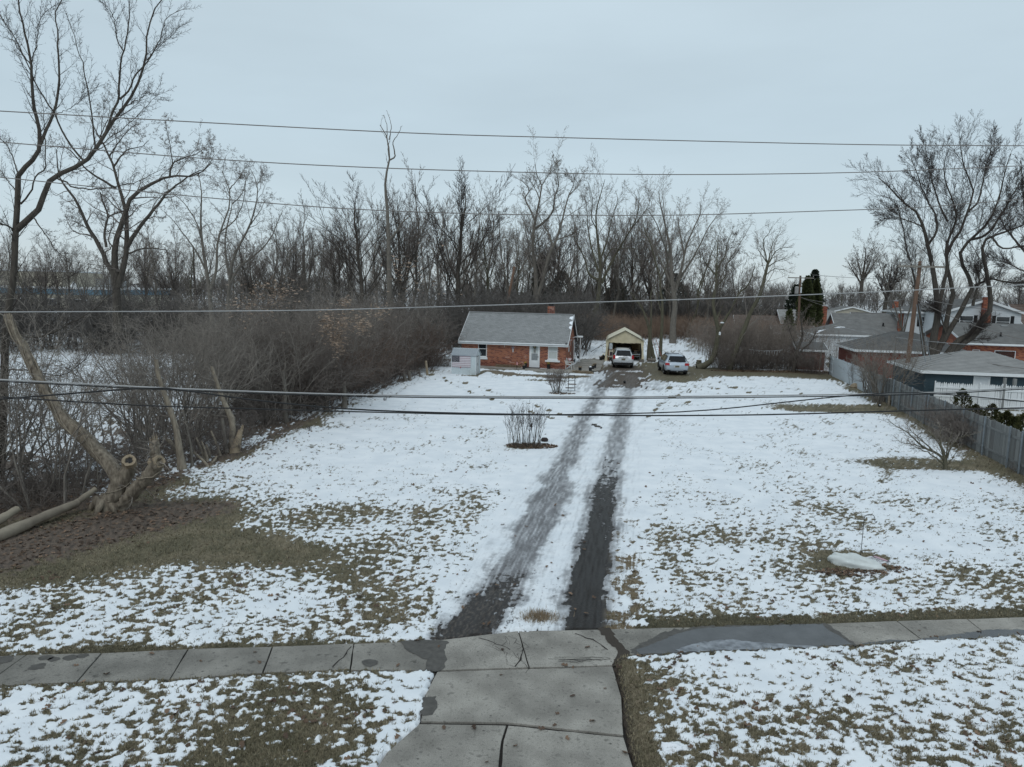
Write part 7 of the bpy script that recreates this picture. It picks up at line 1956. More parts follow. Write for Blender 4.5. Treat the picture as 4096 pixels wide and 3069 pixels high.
for x, y in ((-.3, -.6), (.3, -.6), (-.3, .6), (.3, .6)): MB().bar((x, y, 0), (x, y, .7), .02, 6).build('leg', m_steel, tb)
for i, (x, y, w_, h, c) in enumerate(((-.1, -.4, .14, .3, m_cover), (.12, 0, .18, .22, m_black), (-.05, .4, .15, .35, m_wood))):
    bx_ = thing('storage_box', ('front', 'middle', 'rear')[i] + ' one of the boxes standing on the folding table in the shelter', 'box', in_tent(2.95 + x, .9 + y, .742), math.radians(-8)); MB().box(-w_, w_, -w_, w_, 0, h).build('box', c, bx_); MB().box(-w_ * 1.04, w_ * 1.04, -w_ * 1.04, w_ * 1.04, h + .001, h + .03).build('lid', m_trim, bx_)

# ---------------------------------------------------------------- ladder, logs
m_orange = mat('ladder_red', (0.30, 0.075, 0.055), .6, col2=(0.38, .11, .08), scale=4)
la0 = place(2632, 1442); lad = thing('ladder', 'faded red extension ladder leaning back against the mossy double trunk', 'ladder', (la0[0] - .15, la0[1], 0), math.radians(0))
A0 = P(2640, 1428, 72.5); A0[2] = 0; B0 = P(2612, 1357, 71.6)
d = Vector(B0 - A0); off = Vector((-.42, .0, 0)); lad.location = V3(A0 + np.array([.30, 0, 0]))
MB().bar((0, 0, 0), d, .028, 6).build('rail', m_orange, lad); MB().bar(off, d + off * .85, .028, 6).build('rail', m_orange, lad)
for k in range(9): MB().bar(d * ((k + .7) / 9.3), d * ((k + .7) / 9.3) + off * (1 - .15 * k / 9), .018, 6).build('rung', m_rim, lad)
def log(name, label, a, b, r0, r1, m=bark_pale, cat='log', endm=None, n=12, group=None, seed=1, bend=None, stub=False):
    a = np.array(a, float); b = np.array(b, float); rng = np.random.default_rng(seed)
    t = thing(name, label, cat, a, 0, group)
    K = 9; s = np.linspace(0, 1, K)[:, None]; p = (b - a) * s
    if bend is not None: p = p + np.array(bend) * np.sin(s * np.pi)
    R = (r0 + (r1 - r0) * s[:, 0]) * (1 + .07 * rng.normal(0, 1, K))
    v, f = tubes(p[None], R[None], n)
    v = v + rng.normal(0, r0 * .05, v.shape)
    link('trunk', np_mesh('log', v, f, m, True), t)
    for e, k, rr in ((0, 0, R[0]), (1, K - 1, R[-1])):
        tdir = unit(p[-1] - p[-2] if e else p[0] - p[1])
        vv = v[k * n:(k + 1) * n]; c = vv.mean(0) + tdir * .004
        V = np.vstack([vv + tdir * .003, c[None]]); F_ = np.array([[i, (i + 1) % n, n] for i in range(n)])
        link('cut_end', np_mesh('cut_end', V, F_, endm or m_cut), t)
    return t
m_cut = mat('cut_wood', (0.24, 0.175, 0.105), .85, col2=(0.36, 0.27, 0.17), scale=12)
p = place(2590, 1448); log('log_piece', 'short cut log lying on the ground left of the pale blue silver car', (p[0], p[1], .2), (p[0] + .75, p[1] - .1, .2), .17, .17, bark_grey)
p = place(2566, 1450); log('stump', 'small round stump by the right front foot of the shelter', (p[0], p[1], 0), (p[0], p[1], .32), .26, .2, bark_grey, 'stump')
p = place(2795, 1462); log('stump', 'low leafy stump at the foot of the curved mossy tree', (p[0], p[1], 0), (p[0], p[1], .5), .3, .22, bark_moss, 'stump')

# ---------------------------------------------------------------- pots and flowers
m_pot = mat('black_pot', (0.020, 0.021, 0.023), .55, var=.25); m_soil = mat('potting_soil', (0.04, 0.03, 0.022), .95)
m_yel = mat('yellow_petals', (0.62, 0.50, 0.03), .7, var=.2, scale=20); m_gr = mat('dull_leaf', (0.06, 0.075, 0.03), .9, var=.3)
m_straw = mat('straw', (0.22, 0.17, 0.115), .95, col2=(0.32, 0.25, 0.17), scale=10)
def pot(label, loc, r, h, plant=None, seed=1, m=m_pot, group='black tubs round the house'):
    t = thing('flower_pot', label, 'flower pot', loc, 0, group)
    MB().lathe([(r * .78, 0), (r * .82, .02), (r * .97, h * .86), (r * 1.06, h * .88), (r * 1.06, h), (r * .92, h), (r * .9, h * .9)], n=16).build('tub', m, t, smooth=False)
    MB().lathe([(.01, h * .9), (r * .9, h * .9 + .004)], n=12).build('soil', m_soil, t)
    rg_ = random.Random(seed)
    if plant == 'yellow':
        lf = MB()
        for k in range(40):
            a = rg_.uniform(0, 6.28); q = r * rg_.random(); lf.bar((q * .5 * math.cos(a), q * .5 * math.sin(a), h * .9), (q * math.cos(a) * 1.1, q * math.sin(a) * 1.1, h + rg_.uniform(.04, .12)), .008, 3)
        lf.build('foliage', m_gr, t)
        for k in range(9):
            a = rg_.uniform(0, 6.28); q = r * .95 * rg_.random(); f = MB(); c = Vector((q * math.cos(a), q * math.sin(a), h + rg_.uniform(.08, .19)))
            for j in range(8):
                b = j * math.pi / 4; f.poly([c, c + Vector((math.cos(b - .3) * .05, math.sin(b - .3) * .05, .02)), c + Vector((math.cos(b) * .085, math.sin(b) * .085, .005)), c + Vector((math.cos(b + .3) * .05, math.sin(b + .3) * .05, .02))])
            f.build('flower', m_yel, t)
    elif plant == 'dry':
        lf = MB()
        for k in range(60):
            a = rg_.uniform(0, 6.28); q = r * rg_.random(); lf.bar((q * .5 * math.cos(a), q * .5 * math.sin(a), h * .9), (q * math.cos(a) * 1.3, q * math.sin(a) * 1.3, h + rg_.uniform(.0, .14)), .007, 3)
        lf.build('dry_stems', m_straw, t)
    elif plant == 'snow':
        MB().lathe([(r * .85, h * .9), (r * .7, h * 1.05), (r * .3, h * 1.18), (.01, h * 1.2)], (0, 0, .005), 10).build('snow_cap', mat('clean_snow', (.78, .8, .84), .8, var=.04), t)
    return t
def px_at(x, y): g = place(x, y); return g
def c4(x, y): return px_at(2050 + x / 5.821, 1350 + y / 5.821)
pot('front black tub left of the white door with bare soil', c4(262, 748), .13, .34, 'dry', 1)
pot('black tub with yellow flowers just left of the white door', c4(300, 722), .15, .38, 'yellow', 2)
pot('black tub with yellow flowers under the curtained window', c4(835, 738), .15, .36, 'yellow', 3)
pot('black tub standing alone right of the white plastic chair', c4(1572, 782), .145, .30, 'dry', 4)
pot('black tub with a snow cap at the patio corner', c4(1812, 795), .15, .38, 'snow', 5)
pot('dark grey bowl low at the patio corner in front of the tubs', c4(1858, 835), .17, .2, None, 6, mat('grey_pot', (.06, .07, .07), .6, var=.3))
pot('black tub behind the snow capped one at the patio corner', c4(1868, 745), .13, .3, 'dry', 7)
pot('rearmost black tub at the patio corner with a reddish dead plant', c4(1912, 720), .15, .36, 'dry', 8)
pot('wide black tub by the left foot of the shelter', c4(2060, 535), .18, .34, 'dry', 9)
pot('black tub with a yellow bloom beside the shelter curtain', c4(2112, 522), .17, .42, 'yellow', 10)
pot('grey plastic watering bucket against the gable wall', c4(1425, 585), .17, .36, None, 11, mat('grey_bucket', (.12, .14, .15), .5, var=.2))
pot('black pail tipped by the back porch post', c4(1528, 497), .13, .28, None, 12)
# white plastic chair
cp = c4(1330, 745)
wc = thing('plastic_chair', 'white slatted plastic garden chair at the corner of the brick house', 'chair', cp, math.radians(62))
m_pl = mat('white_plastic', (.62, .62, .60), .45, var=.05)
MB().box(-.24, .24, -.24, .24, .40, .43).build('seat', m_pl, wc)
for x, y in ((-.25, -.26), (.25, -.26), (-.25, .24), (.25, .24)): MB().bar((x * 1.1, y * 1.1, 0), (x, y, .62 if y < 0 else .42), .03, 6, .022).build('leg', m_pl, wc)
bk = MB().bar((-.26, .24, .42), (-.25, .40, .92), .028, 6).bar((.26, .24, .42), (.25, .40, .92), .028, 6).bar((-.25, .40, .92), (.25, .40, .92), .03, 6).build('backrest', m_pl, wc)
for k in range(5): MB().bar((-.17 + k * .085, .26, .44), (-.17 + k * .085, .39, .9), .018, 4).build('slat', m_pl, bk)
for s in (-1, 1): MB().bar((s * .27, -.27, .62), (s * .28, .30, .66), .028, 6).build('armrest', m_pl, wc)
hc_ = thing('heart_cushion', 'pinkish heart shaped cushion propped on the white plastic chair', 'cushion', (cp[0], cp[1] + .1, .70), math.radians(20))
pts = [(.17 * math.sin(a) ** 3, 0, .145 * math.cos(a) - .05 * math.cos(2 * a) - .02 * math.cos(3 * a)) for a in np.linspace(0, 2 * math.pi, 22, endpoint=False)]
MB().poly([(x, 0, z + .16) for x, y, z in pts], .08, (0, 1, 0)).build('cover', mat('pink_cloth', (.48, .22, .25), .85, col2=(.62, .52, .52), scale=14), hc_)
MB().poly([(x * .6, -.01, z * .6 + .16) for x, y, z in pts], .008, (0, -1, 0)).build('applique', mat('white_cloth', (.6, .56, .56)), hc_)

# ---------------------------------------------------------------- ornaments on the house
HM = Matrix.Translation(V3(hc)) @ Matrix.Rotation(TH, 4, 'Z')
def at_house(x, y, z): return HM @ Vector((x, y, z))
wr = thing('door_wreath', 'small grey and yellow wreath at the top of the white door', 'wreath', at_house(-2.70, -.06, 1.84), TH)
q = MB()
for k in range(16):
    a = k * math.pi / 8; q.obox((.10 * math.cos(a), 0, .10 * math.sin(a)), (.035, 0, .0), (0, .025, 0), (0, 0, .035))
q.build('ring', mat('grey_sprigs', (.12, .11, .10), .9, var=.5, scale=30), wr); MB().lathe([(.05, -.02), (.05, .02)], n=8).build('centre', m_yel, wr)
ol = thing('ornament_ladder', 'tiny wooden ladder ornament hanging below the wreath on the door', 'ornament', at_house(-2.70, -.06, 1.32), TH)
MB().box(-.075, -.06, -.01, .01, 0, .42).box(.06, .075, -.01, .01, 0, .42).build('rail', m_wood, ol)
for k in range(5): MB().box(-.059, .059, -.008, .008, .03 + k * .09, .05 + k * .09).build('rung', m_black, ol)
stt = thing('star_ornament', 'dark metal star with a pale flag pattern on the brick wall left of the door', 'ornament', at_house(-4.62, -.05, 1.72), TH)
MB().poly([(x, 0, z) for x, _, z in star_pts(0, 0, .22, 0)], .03, (0, 1, 0)).build('star', mat('star_metal', (.13, .10, .14), .5, col2=(.4, .34, .36), scale=14), stt)
MB().poly([(-.04, -.01, -.12), (.05, -.01, -.14), (.03, -.01, -.42), (-.02, -.01, -.4)], .008, (0, 1, 0)).build('ribbon', m_white2, stt)
for i, (x, z, lb) in enumerate(((-7.5, 2.12, 'above the left window'), (-5.35, 2.05, 'under the eaves between window and star'), (-1.95, 2.1, 'right of the white door'))):
    hb_ = thing('wall_hanger', 'dark wrought iron hanger ' + lb, 'hanger', at_house(x, -.02, z), TH)
    q = MB().bar((0, 0, 0), (0, -.22, .02), .014, 5)
    for k in range(9): q.obox((.10 * math.cos(k), -.12 + .06 * math.sin(k * 2), -.04 + .07 * math.sin(k)), (.04, .01, 0), (0, .03, .01), (0, 0, .03))
    q.build('bracket', m_trim, hb_)
    MB().bar((0, -.2, 0), (0, -.2, -.32 if i == 1 else -.12), .014, 5).build('pendant', m_white2 if i else m_trim, hb_)
lm = thing('eave_lamp', 'black floodlight under the right end of the eaves', 'lamp', at_house(.05, -.38, 2.2), TH)
MB().lathe([(.02, -.06), (.07, -.04), (.08, .05), (.03, .08)], n=10).bar((0, 0, .05), (0, .2, .16), .015, 5).build('housing', m_black, lm)
for i, (y, z) in enumerate(((2.6, 2.35), (4.9, 2.45))):
    sc = thing('wall_bracket', ('nearer' if i == 0 else 'farther') + ' small white bracket on the brick gable wall', 'bracket', at_house(.02, y, z), TH); MB().box(0, .2, -.1, .1, 0, .05).bar((.08, 0, 0), (.08, 0, -.5), .012, 4).build('arm', m_white, sc)
# dry plants along the house and the kerb bed
def straw(name, label, n, fx, h, seed, sz=.012, kind='stuff'):
    rg_ = np.random.default_rng(seed); pts = fx(rg_, n); a = rg_.random(n) * 6.283; ln = h * rg_.uniform(.4, 1.1, n); le = rg_.uniform(.1, .9, n)
    d_ = np.stack([np.cos(a) * le, np.sin(a) * le, np.ones(n)], -1); tip = pts + unit(d_) * ln[:, None]; w_ = np.stack([-np.sin(a), np.cos(a), np.zeros(n)], -1) * sz
    V = np.stack([pts - w_, pts + w_, tip], 1).reshape(-1, 3); c = pts.mean(0); c[2] = 0
    return tag(link(name, np_mesh(name, V - c, np.arange(3 * n).reshape(-1, 3), m_straw), None, c), label, kind=kind)
def seg(a, b, w_=.15): return lambda r_, n: (np.array(a) + (np.array(b) - np.array(a)) * r_.random((n, 1)) + np.concatenate([r_.normal(0, w_, (n, 2)), np.zeros((n, 1))], 1))
straw('dead_plants', 'row of dead straw coloured plants along the brick wall left of the door', 1500, seg(at_house(-6.0, -.35, .02), at_house(-3.9, -.35, .02), .10), .30, 1)
straw('dead_plants', 'dead straw coloured stems in the bed in front of the patio tubs', 1500, seg(c4(1400, 820), c4(1830, 845), .12), .26, 2)
straw('straw_clump', 'tan clump of dead grass where the drive meets the walk', 1400, lambda r_, n: np.array(place(2158, 2475)) + np.concatenate([r_.normal(0, .13, (n, 2)) * np.array([1.4, 1]), np.zeros((n, 1))], 1), .16, 3, .006, None)
bpy.context.scene.objects.get('straw_clump')['category'] = 'grass clump'
yp = thing('yard_stake', 'thin stake with a small red white and blue tag by the brick wall', 'stake', c4(95, 755)); MB().bar((0, 0, 0), (0, 0, .75), .012, 5).build('shaft', m_trim, yp); MB().poly([(-.06, 0, .45), (.10, 0, .40), (.10, 0, .62), (-.02, 0, .72)], .01, (0, 1, 0)).build('tag', mat('pink_tag', (.5, .25, .25)), yp)

# ---------------------------------------------------------------- lilac clumps
def clump(name, label, cx, cy, n, br, H, lean, seed, mw, mc, r0=.013, up=.02, lv=((5, .45, 1, (.2, .6), .35, 4), (4, .3, 1, (.3, .8), .5, 3)), ell=(1, 1), cat='shrub', tip=.0045):
    rng = np.random.default_rng(seed); s = stems(rng, n, br, H, lean, K=8, r0=r0, up=up, wig=.05, hvar=.25, rtip=tip)
    s[0][:, :, 0] = (s[0][:, :, 0]) * ell[0]; s[0][:, :, 1] *= ell[1]
    a = sprout(rng, *s, lv[0][0], lv[0][1], lv[0][2], lv[0][3], lv[0][4], lv[0][5], up=.06, wig=.12, rr=.6, rmax=.01, rtip=tip)
    b = sprout(rng, *a, lv[1][0], lv[1][1], lv[1][2], lv[1][3], lv[1][4], lv[1][5], up=.05, wig=.15, rr=.7, rmax=.007, rtip=tip)
    t = thing(name, label, cat, (cx, cy, 0))
    link('stems', np_mesh(name + '_stems', *tubes(*s, 5), mw, True), t); link('twigs', np_mesh(name + '_twigs', *join([tubes(*a, 3, apex=True), tubes(*b, 3, apex=True)]), mc), t)
    return t
q = place(2098, 1790); clump('bare_shrub', 'upright bare lilac clump in a ring of brown leaves left of the drive', q[0], q[1] + .1, 46, .62, 1.75, .28, 61, bark_dark, twig_dark, ell=(1.15, .7))
q = place(2228, 1572); clump('bare_shrub', 'round topped bare shrub in front of the house beside the little arch', q[0], q[1] + .1, 38, .28, 1.55, .75, 62, bark_grey, twig_brown, r0=.012, up=.06, lv=((8, .4, 1, (.3, .9), .4, 4), (6, .2, 1, (.4, 1.), .5, 3)), tip=.006)
ar = place(2285, 1568)
arch = thing('garden_arch', 'rusty wire garden trellis with two little shelves right of the round shrub', 'trellis', ar)
for x, y in ((-.2, 0), (.25, 0), (-.2, .35), (.25, .35)): MB().bar((x, y, 0), (x * .9, y, 1.1), .012, 5).build('leg', m_trim, arch)
for z, x in ((.25, -.1), (.5, 0.05)): MB().obox((x, .15, z), (.28, 0, 0), (0, .2, 0), (0, 0, .012)).build('shelf', mat('weathered_board', (.13, .10, .08), .9), arch)
for z in (.75, 1.08): MB().bar((-.2, 0, z), (.25, 0, z), .01, 4).bar((-.2, .35, z), (.25, .35, z), .01, 4).build('crossbar', m_trim, arch)
q = place(2125, 1750); cr_ = thing('metal_bird', 'little dark metal bird figure among the lilac stems', 'ornament', (q[0] - .02, q[1] - .3, 0))
MB().bar((0, 0, 0), (0, 0, .5), .01, 4).lathe([(.01, .5), (.06, .55), (.05, .66), (.02, .70)], n=8).poly([(-.02, 0, .62), (.12, 0, .68), (0, 0, .70)], .02, (0, 1, 0)).build('figure', m_trim, cr_)
q = place(2178, 1768); df = thing('deflated_ball', 'dark brown deflated ball lying right of the lilac clump', 'ball', q); MB().lathe([(.02, 0), (.15, .03), (.17, .1), (.12, .18), (.02, .2)], n=12).build('ball', mat('dark_leather', (.03, .02, .018), .6), df)

# ---------------------------------------------------------------- crook, rock and sign
q = place(3441, 2239)
hk = thing('shepherd_hook', 'thin black shepherd hook standing behind the white rock', 'garden hook', q)
H_ = 1.19; pts = [(0, 0, 0), (0.01, 0, H_ * .8), (0.012, 0, H_ * .92)]
for a in np.linspace(math.pi, 0.12, 10): pts.append((.145 + .133 * math.cos(a), 0, H_ * .92 + .10 * math.sin(a)))
pts += [(.285, 0, H_ * .86), (.30, 0, H_ * .83), (.325, 0, H_ * .825), (.34, 0, H_ * .86)]
MB().path(pts, .0075, 6).build('rod', m_trim, hk)
q = place(3425, 2262)
rk = thing('white_rock', 'long rounded white painted boulder in a nest of brown leaves', 'rock', (q[0], q[1], 0), math.radians(-24))
rr_ = np.random.default_rng(3); nu, nv = 36, 14; V = []
for j in range(nv):
    for i in range(nu):
        a = i / nu * 2 * math.pi; b = j / (nv - 1) * math.pi * .5
        x = math.cos(a) * math.cos(b) ** .8; y = math.sin(a) * math.cos(b) ** .8; z = math.sin(b) ** .9
        V.append((x, y, z))
V = np.array(V); nse = 1 + .09 * fbm(V[:, 0] * 1.3 + 5, V[:, 1] * 1.3 + V[:, 2] * 1.7, .8, 3, 5)
V = V * nse[:, None] * np.array([.60, .27, .26]); V[:, 2] *= 1 - .35 * (V[:, 0] / .6); V[:, 1] += .05 * V[:, 0]
V[:, 2] -= .01
Fq = np.array([[j * nu + i, j * nu + (i + 1) % nu, (j + 1) * nu + (i + 1) % nu, (j + 1) * nu + i] for j in range(nv - 1) for i in range(nu)])
link('boulder', np_mesh('white_rock', V, Fq, mat('whitewashed_stone', (.50, .53, .52), .8, col2=(.64, .67, .66), scale=3.5, bump=.6, bscale=14), True), rk)
sg0 = np.array(place(3488, 2243)); sgn = thing('fallen_sign', 'printed private property sign lying flat in the snow beside the white rock', 'sign', (sg0[0] + .12, sg0[1] - .02, .035), math.radians(-62))
m_sgn = mat('sign_board', (.62, .62, .64), .5, var=.05); m_ink = mat('sign_ink', (.03, .02, .025), .6); m_pink = mat('sign_red_faded', (.50, .33, .38), .6, var=.1)
MB().box(-.23, .23, -.16, .20, 0, .006).build('board', m_sgn, sgn)
MB().box(-.225, .225, .075, .195, .0065, .0085).build('dark_band', m_ink, sgn)
MB().poly([(.20 * math.cos(a), .135 + .052 * math.sin(a), .009) for a in np.linspace(0, 6.283, 20, endpoint=False)], .002).build('oval', m_pink, sgn)
def text(parent, s, loc, size, m, name='lettering'):
    cu = bpy.data.curves.new(name, 'FONT'); cu.body = s; cu.size = size; cu.extrude = .0008; cu.align_x = 'CENTER'
    cu.materials.append(m); o = bpy.data.objects.new(name, cu); COL.objects.link(o); bpy.context.view_layer.update()
    me = bpy.data.meshes.new_from_object(o); bpy.data.objects.remove(o); return link(name, me, parent, loc)
text(sgn, 'PRIVATE', (0, .005, .0075), .085, m_ink); text(sgn, 'PROPERTY', (0, -.06, .0075), .072, m_ink); text(sgn, 'KEEP OUT', (0, -.135, .0075), .075, m_ink)
q = place(2498, 1534); bl = thing('black_ball', 'small black ball lying on the icy drive', 'ball', (q[0], q[1], .11)); bpy_m = MB().lathe([(.01, -.11), (.07, -.085), (.11, 0), (.07, .085), (.01, .11)], n=12).build('ball', m_black, bl, smooth=True)
q = place(2688, 3000); sn = thing('snow_lump', 'clean lump of shovelled snow on the grass right of the apron', 'snow lump', q)
V2 = np.array([(math.cos(i / 24 * 6.283) * math.cos(j / 8 * 1.57), math.sin(i / 24 * 6.283) * math.cos(j / 8 * 1.57), math.sin(j / 8 * 1.57)) for j in range(9) for i in range(24)])
n_s = 1 + .22 * fbm(V2[:, 0] * 2 + 9, V2[:, 1] * 2 + V2[:, 2], .9, 3, 15); V2 = V2 * n_s[:, None] * np.array([.16, .13, .08])
link('lump', np_mesh('snow_lump', V2, np.array([[j * 24 + i, j * 24 + (i + 1) % 24, (j + 1) * 24 + (i + 1) % 24, (j + 1) * 24 + i] for j in range(8) for i in range(24)]), mat('clean_snow', (.78, .8, .84), .8, var=.04), True), sn)
# small dark dead plants poking out of the snow on the left lawn
for i, (x, y, h, lb) in enumerate(((1237, 1727, .28, 'nearest the hedge line'), (1541, 1607, .22, 'halfway to the shed'), (1700, 1521, .25, 'closest to the shed'))):
    q = place(x, y); cl_ = clump('dead_weed', 'small dark dead weed poking through the snow ' + lb, q[0], q[1], 9, .05, h, .6, 80 + i, bark_dark, twig_dark, r0=.008, cat='plant')

# ---------------------------------------------------------------- the big cut trunk by the hedge
m_scar = mat('bark_scar', (0.24, 0.19, 0.13), .9, col2=(0.36, 0.29, 0.21), scale=7, bump=.6)
big_bark = mat('bark_big', (0.075, 0.060, 0.046), .95, col2=(0.28, 0.238, 0.185), scale=3.2, bump=1.0, bscale=9, stretch=(3, 3, .8))
YB = 20.5
rngb = np.random.default_rng(90)
LB = [([(430, 2052), (442, 2010), (470, 1960), (492, 1915), (508, 1880), (519, 1856)], .36, .215, 0),
      ([(485, 1950), (470, 1900), (450, 1872), (398, 1820), (326, 1736), (267, 1690), (196, 1589), (133, 1471), (94, 1392), (60, 1325), (30, 1262)], .27, .12, 2.0),
      ([(470, 2040), (500, 2000), (540, 1960), (585, 1915), (622, 1868), (634, 1846)], .24, .20, -.25),
      ([(628, 1860), (626, 1830), (621, 1800), (616, 1765)], .17, .13, .3)]
twl = [(9, .3, 1, (.6, 1.3), .18, 7, 4, dict(up=.02, wig=.22, rr=.3, rmax=.02, rtip=.004, fall=.2, lmin=.7)), (6, .2, 1, (.3, .9), .5, 4, 3, dict(up=-.02, wig=.25, rr=.6, rmax=.008, rtip=.0035))]
LP, LR, wood, crown = hero(LB, YB, twl, rngb, K=20, S=16, rs_=.84)
b = LP[0, 0].copy(); b[2] = 0
wv = wood[0] - b; ang_ = np.arctan2(wv[:, 1], wv[:, 0]); wv = wv * 1.0
wq = wv.reshape(4, 20, 16, 3); wc_ = wq.mean(2, keepdims=True); kk_ = np.arange(20)[None, :, None] * np.ones((4, 1, 16)); aa_ = np.arange(16)[None, None, :] * np.ones((4, 20, 1)) + np.arange(4)[:, None, None] * 31
rn_ = .5 * fbm(aa_ * 1.0, kk_ * .22, 1.6, 3, 17) + .7 * fbm(aa_ * .5, kk_ * .5, 2.2, 2, 18)
wv = (wc_ + (wq - wc_) * (1 + .13 * rn_)[..., None]).reshape(-1, 3)
nz = fbm(wv[:, 0] * 3 + wv[:, 1] * 3, wv[:, 2] * 1.2, .35, 3, 7); wv[:, :2] += (wv[:, :2] - wv[:, :2].mean(0)) * 0 + nz[:, None] * .018
ct = thing('cut_tree', 'massive gnarled cut back trunk with torn hollow limb ends at the hedge corner', 'tree', b)
link('trunk', np_mesh('big_trunk', wv, wood[1], big_bark, True), ct)
link('sprouts', np_mesh('big_sprouts', crown[0] - b, crown[1], twig_grey), ct)['kind'] = 'stuff'
def disc(center, nrm, r, m, name, parent, hollow=False, seed=0):
    rg_ = np.random.default_rng(seed); n3 = unit(np.array(nrm, float)); u = unit(np.cross(n3, [0.1, .2, 1])); w3 = np.cross(n3, u); center = np.array(center) + n3 * (.23 if hollow else .05)
    a = np.linspace(0, 2 * np.pi, 20, endpoint=False); q = MB(); base = len(q.v)
    ro = r * (1 + .08 * rg_.normal(size=20)); ri = r * .60 * (1 + .1 * rg_.normal(size=20))
    c = np.array(center)
    o1 = [c + u * math.cos(t) * x + w3 * math.sin(t) * x - n3 * .33 for t, x in zip(a, ro * .98)]
    o2 = [c + u * math.cos(t) * x + w3 * math.sin(t) * x + n3 * .02 for t, x in zip(a, ro * .98)]
    o3 = [c + u * math.cos(t) * x + w3 * math.sin(t) * x + n3 * .01 for t, x in zip(a, ri)]
    o4 = [c + u * math.cos(t) * x * .8 + w3 * math.sin(t) * x * .9 - n3 * .03 for t, x in zip(a, ri)]
    vs = [tuple(p_ - b) for p_ in o1 + o2 + o3 + o4]; fs = []
    for k in range(3): fs += [(k * 20 + i, k * 20 + (i + 1) % 20, (k + 1) * 20 + (i + 1) % 20, (k + 1) * 20 + i) for i in range(20)]
    q.add(vs, fs); q.build(name, m, parent)
    q = MB(); q.add([tuple(p_ - b) for p_ in o4], [tuple(range(20))]); q.build('hollow', m_black if hollow else m_cut, parent)  # inner shade of a hollow end painted as a flat black disc
disc(LP[0, -1], (.30, -.70, .62), .185, MATS['bleached_wood'] if 'bleached_wood' in MATS else m_scar, 'limb_scar', ct, True, 1)
disc(LP[2, -1], (.85, -.5, .25), .17, m_scar, 'limb_scar', ct, False, 2)
q = MB(); c0 = LP[3, -1] - b
for k in range(26):
    a = rngb.random() * 6.28; rr = .115 * math.sqrt(rngb.random()); p0 = c0 + np.array([rr * math.cos(a), rr * math.sin(a), -.15]); q.bar(p0, p0 + np.array([rngb.normal(0, .02), rngb.normal(0, .02), rngb.uniform(.15, .42)]), .022, 4, .004)
q.build('splinters', m_scar, ct)
# root flares
for k, (dx, dy) in enumerate(((-.55, -.15), (-.1, -.5), (.45, -.3), (.5, .2), (-.4, .4))):
    MB().bar((dx * .35, dy * .35, .32), (dx * .95, dy * .95, -.08), .15, 9, .05).build('root', big_bark, ct, smooth=True)
# vines on the trunk and the long limb
for vi in range(12):
    L_ = LP[1] if vi > 2 else LP[0 if vi else 2]; R_ = LR[1] if vi > 2 else LR[0 if vi else 2]
    k0 = int(rngb.integers(0, 6)); s = np.arange(k0, len(L_)); ph = rngb.random() * 6.28; tw = rngb.uniform(.25, .6)
    pts = []
    for k in s:
        t_ = unit(L_[min(k + 1, len(L_) - 1)] - L_[max(k - 1, 0)]); u = unit(np.cross(t_, [0, 1, .2])); w3 = np.cross(t_, u); a = ph + tw * k
        pts.append(L_[k] + (u * math.cos(a) + w3 * math.sin(a)) * (R_[k] + .015))
    pts = np.array(pts)[None]; v_, f_ = tubes(pts, np.full(pts.shape[:2], float(rngb.uniform(.008, .020))), 5)
    link('vine', np_mesh('vine', v_ - b, f_, bark_pale, True), ct)
# logs on the ground
def gp(x, y, z): a = np.array(place(x, y)); a[2] = z; return a
la = gp(-60, 2190, .14); lb_ = gp(300, 2050, .15)
lg = log('fallen_log', 'long barkless grey log lying from the left edge to the gnarled trunk', la, np.array(lb_) + [0.05, 0.05, .12], .15, .115, mat('bleached_wood', (.15, .125, .10), .9, col2=(.31, .27, .21), scale=1.4, stretch=(1, 1, 1), bump=.8), seed=4, bend=(0, .1, 0))
log('broken_limb', 'upper forked end of the long grey log resting against the gnarled trunk', np.array(lb_) + [0.02, 0.04, .12], gp(385, 2022, .50), .10, .07, MATS['bleached_wood'], 'log', seed=5)
log('broken_limb', 'short splintered grey limb end at the left edge behind the long log', gp(-80, 2150, .15), gp(75, 2095, .42), .13, .09, MATS['bleached_wood'], 'log', seed=6)
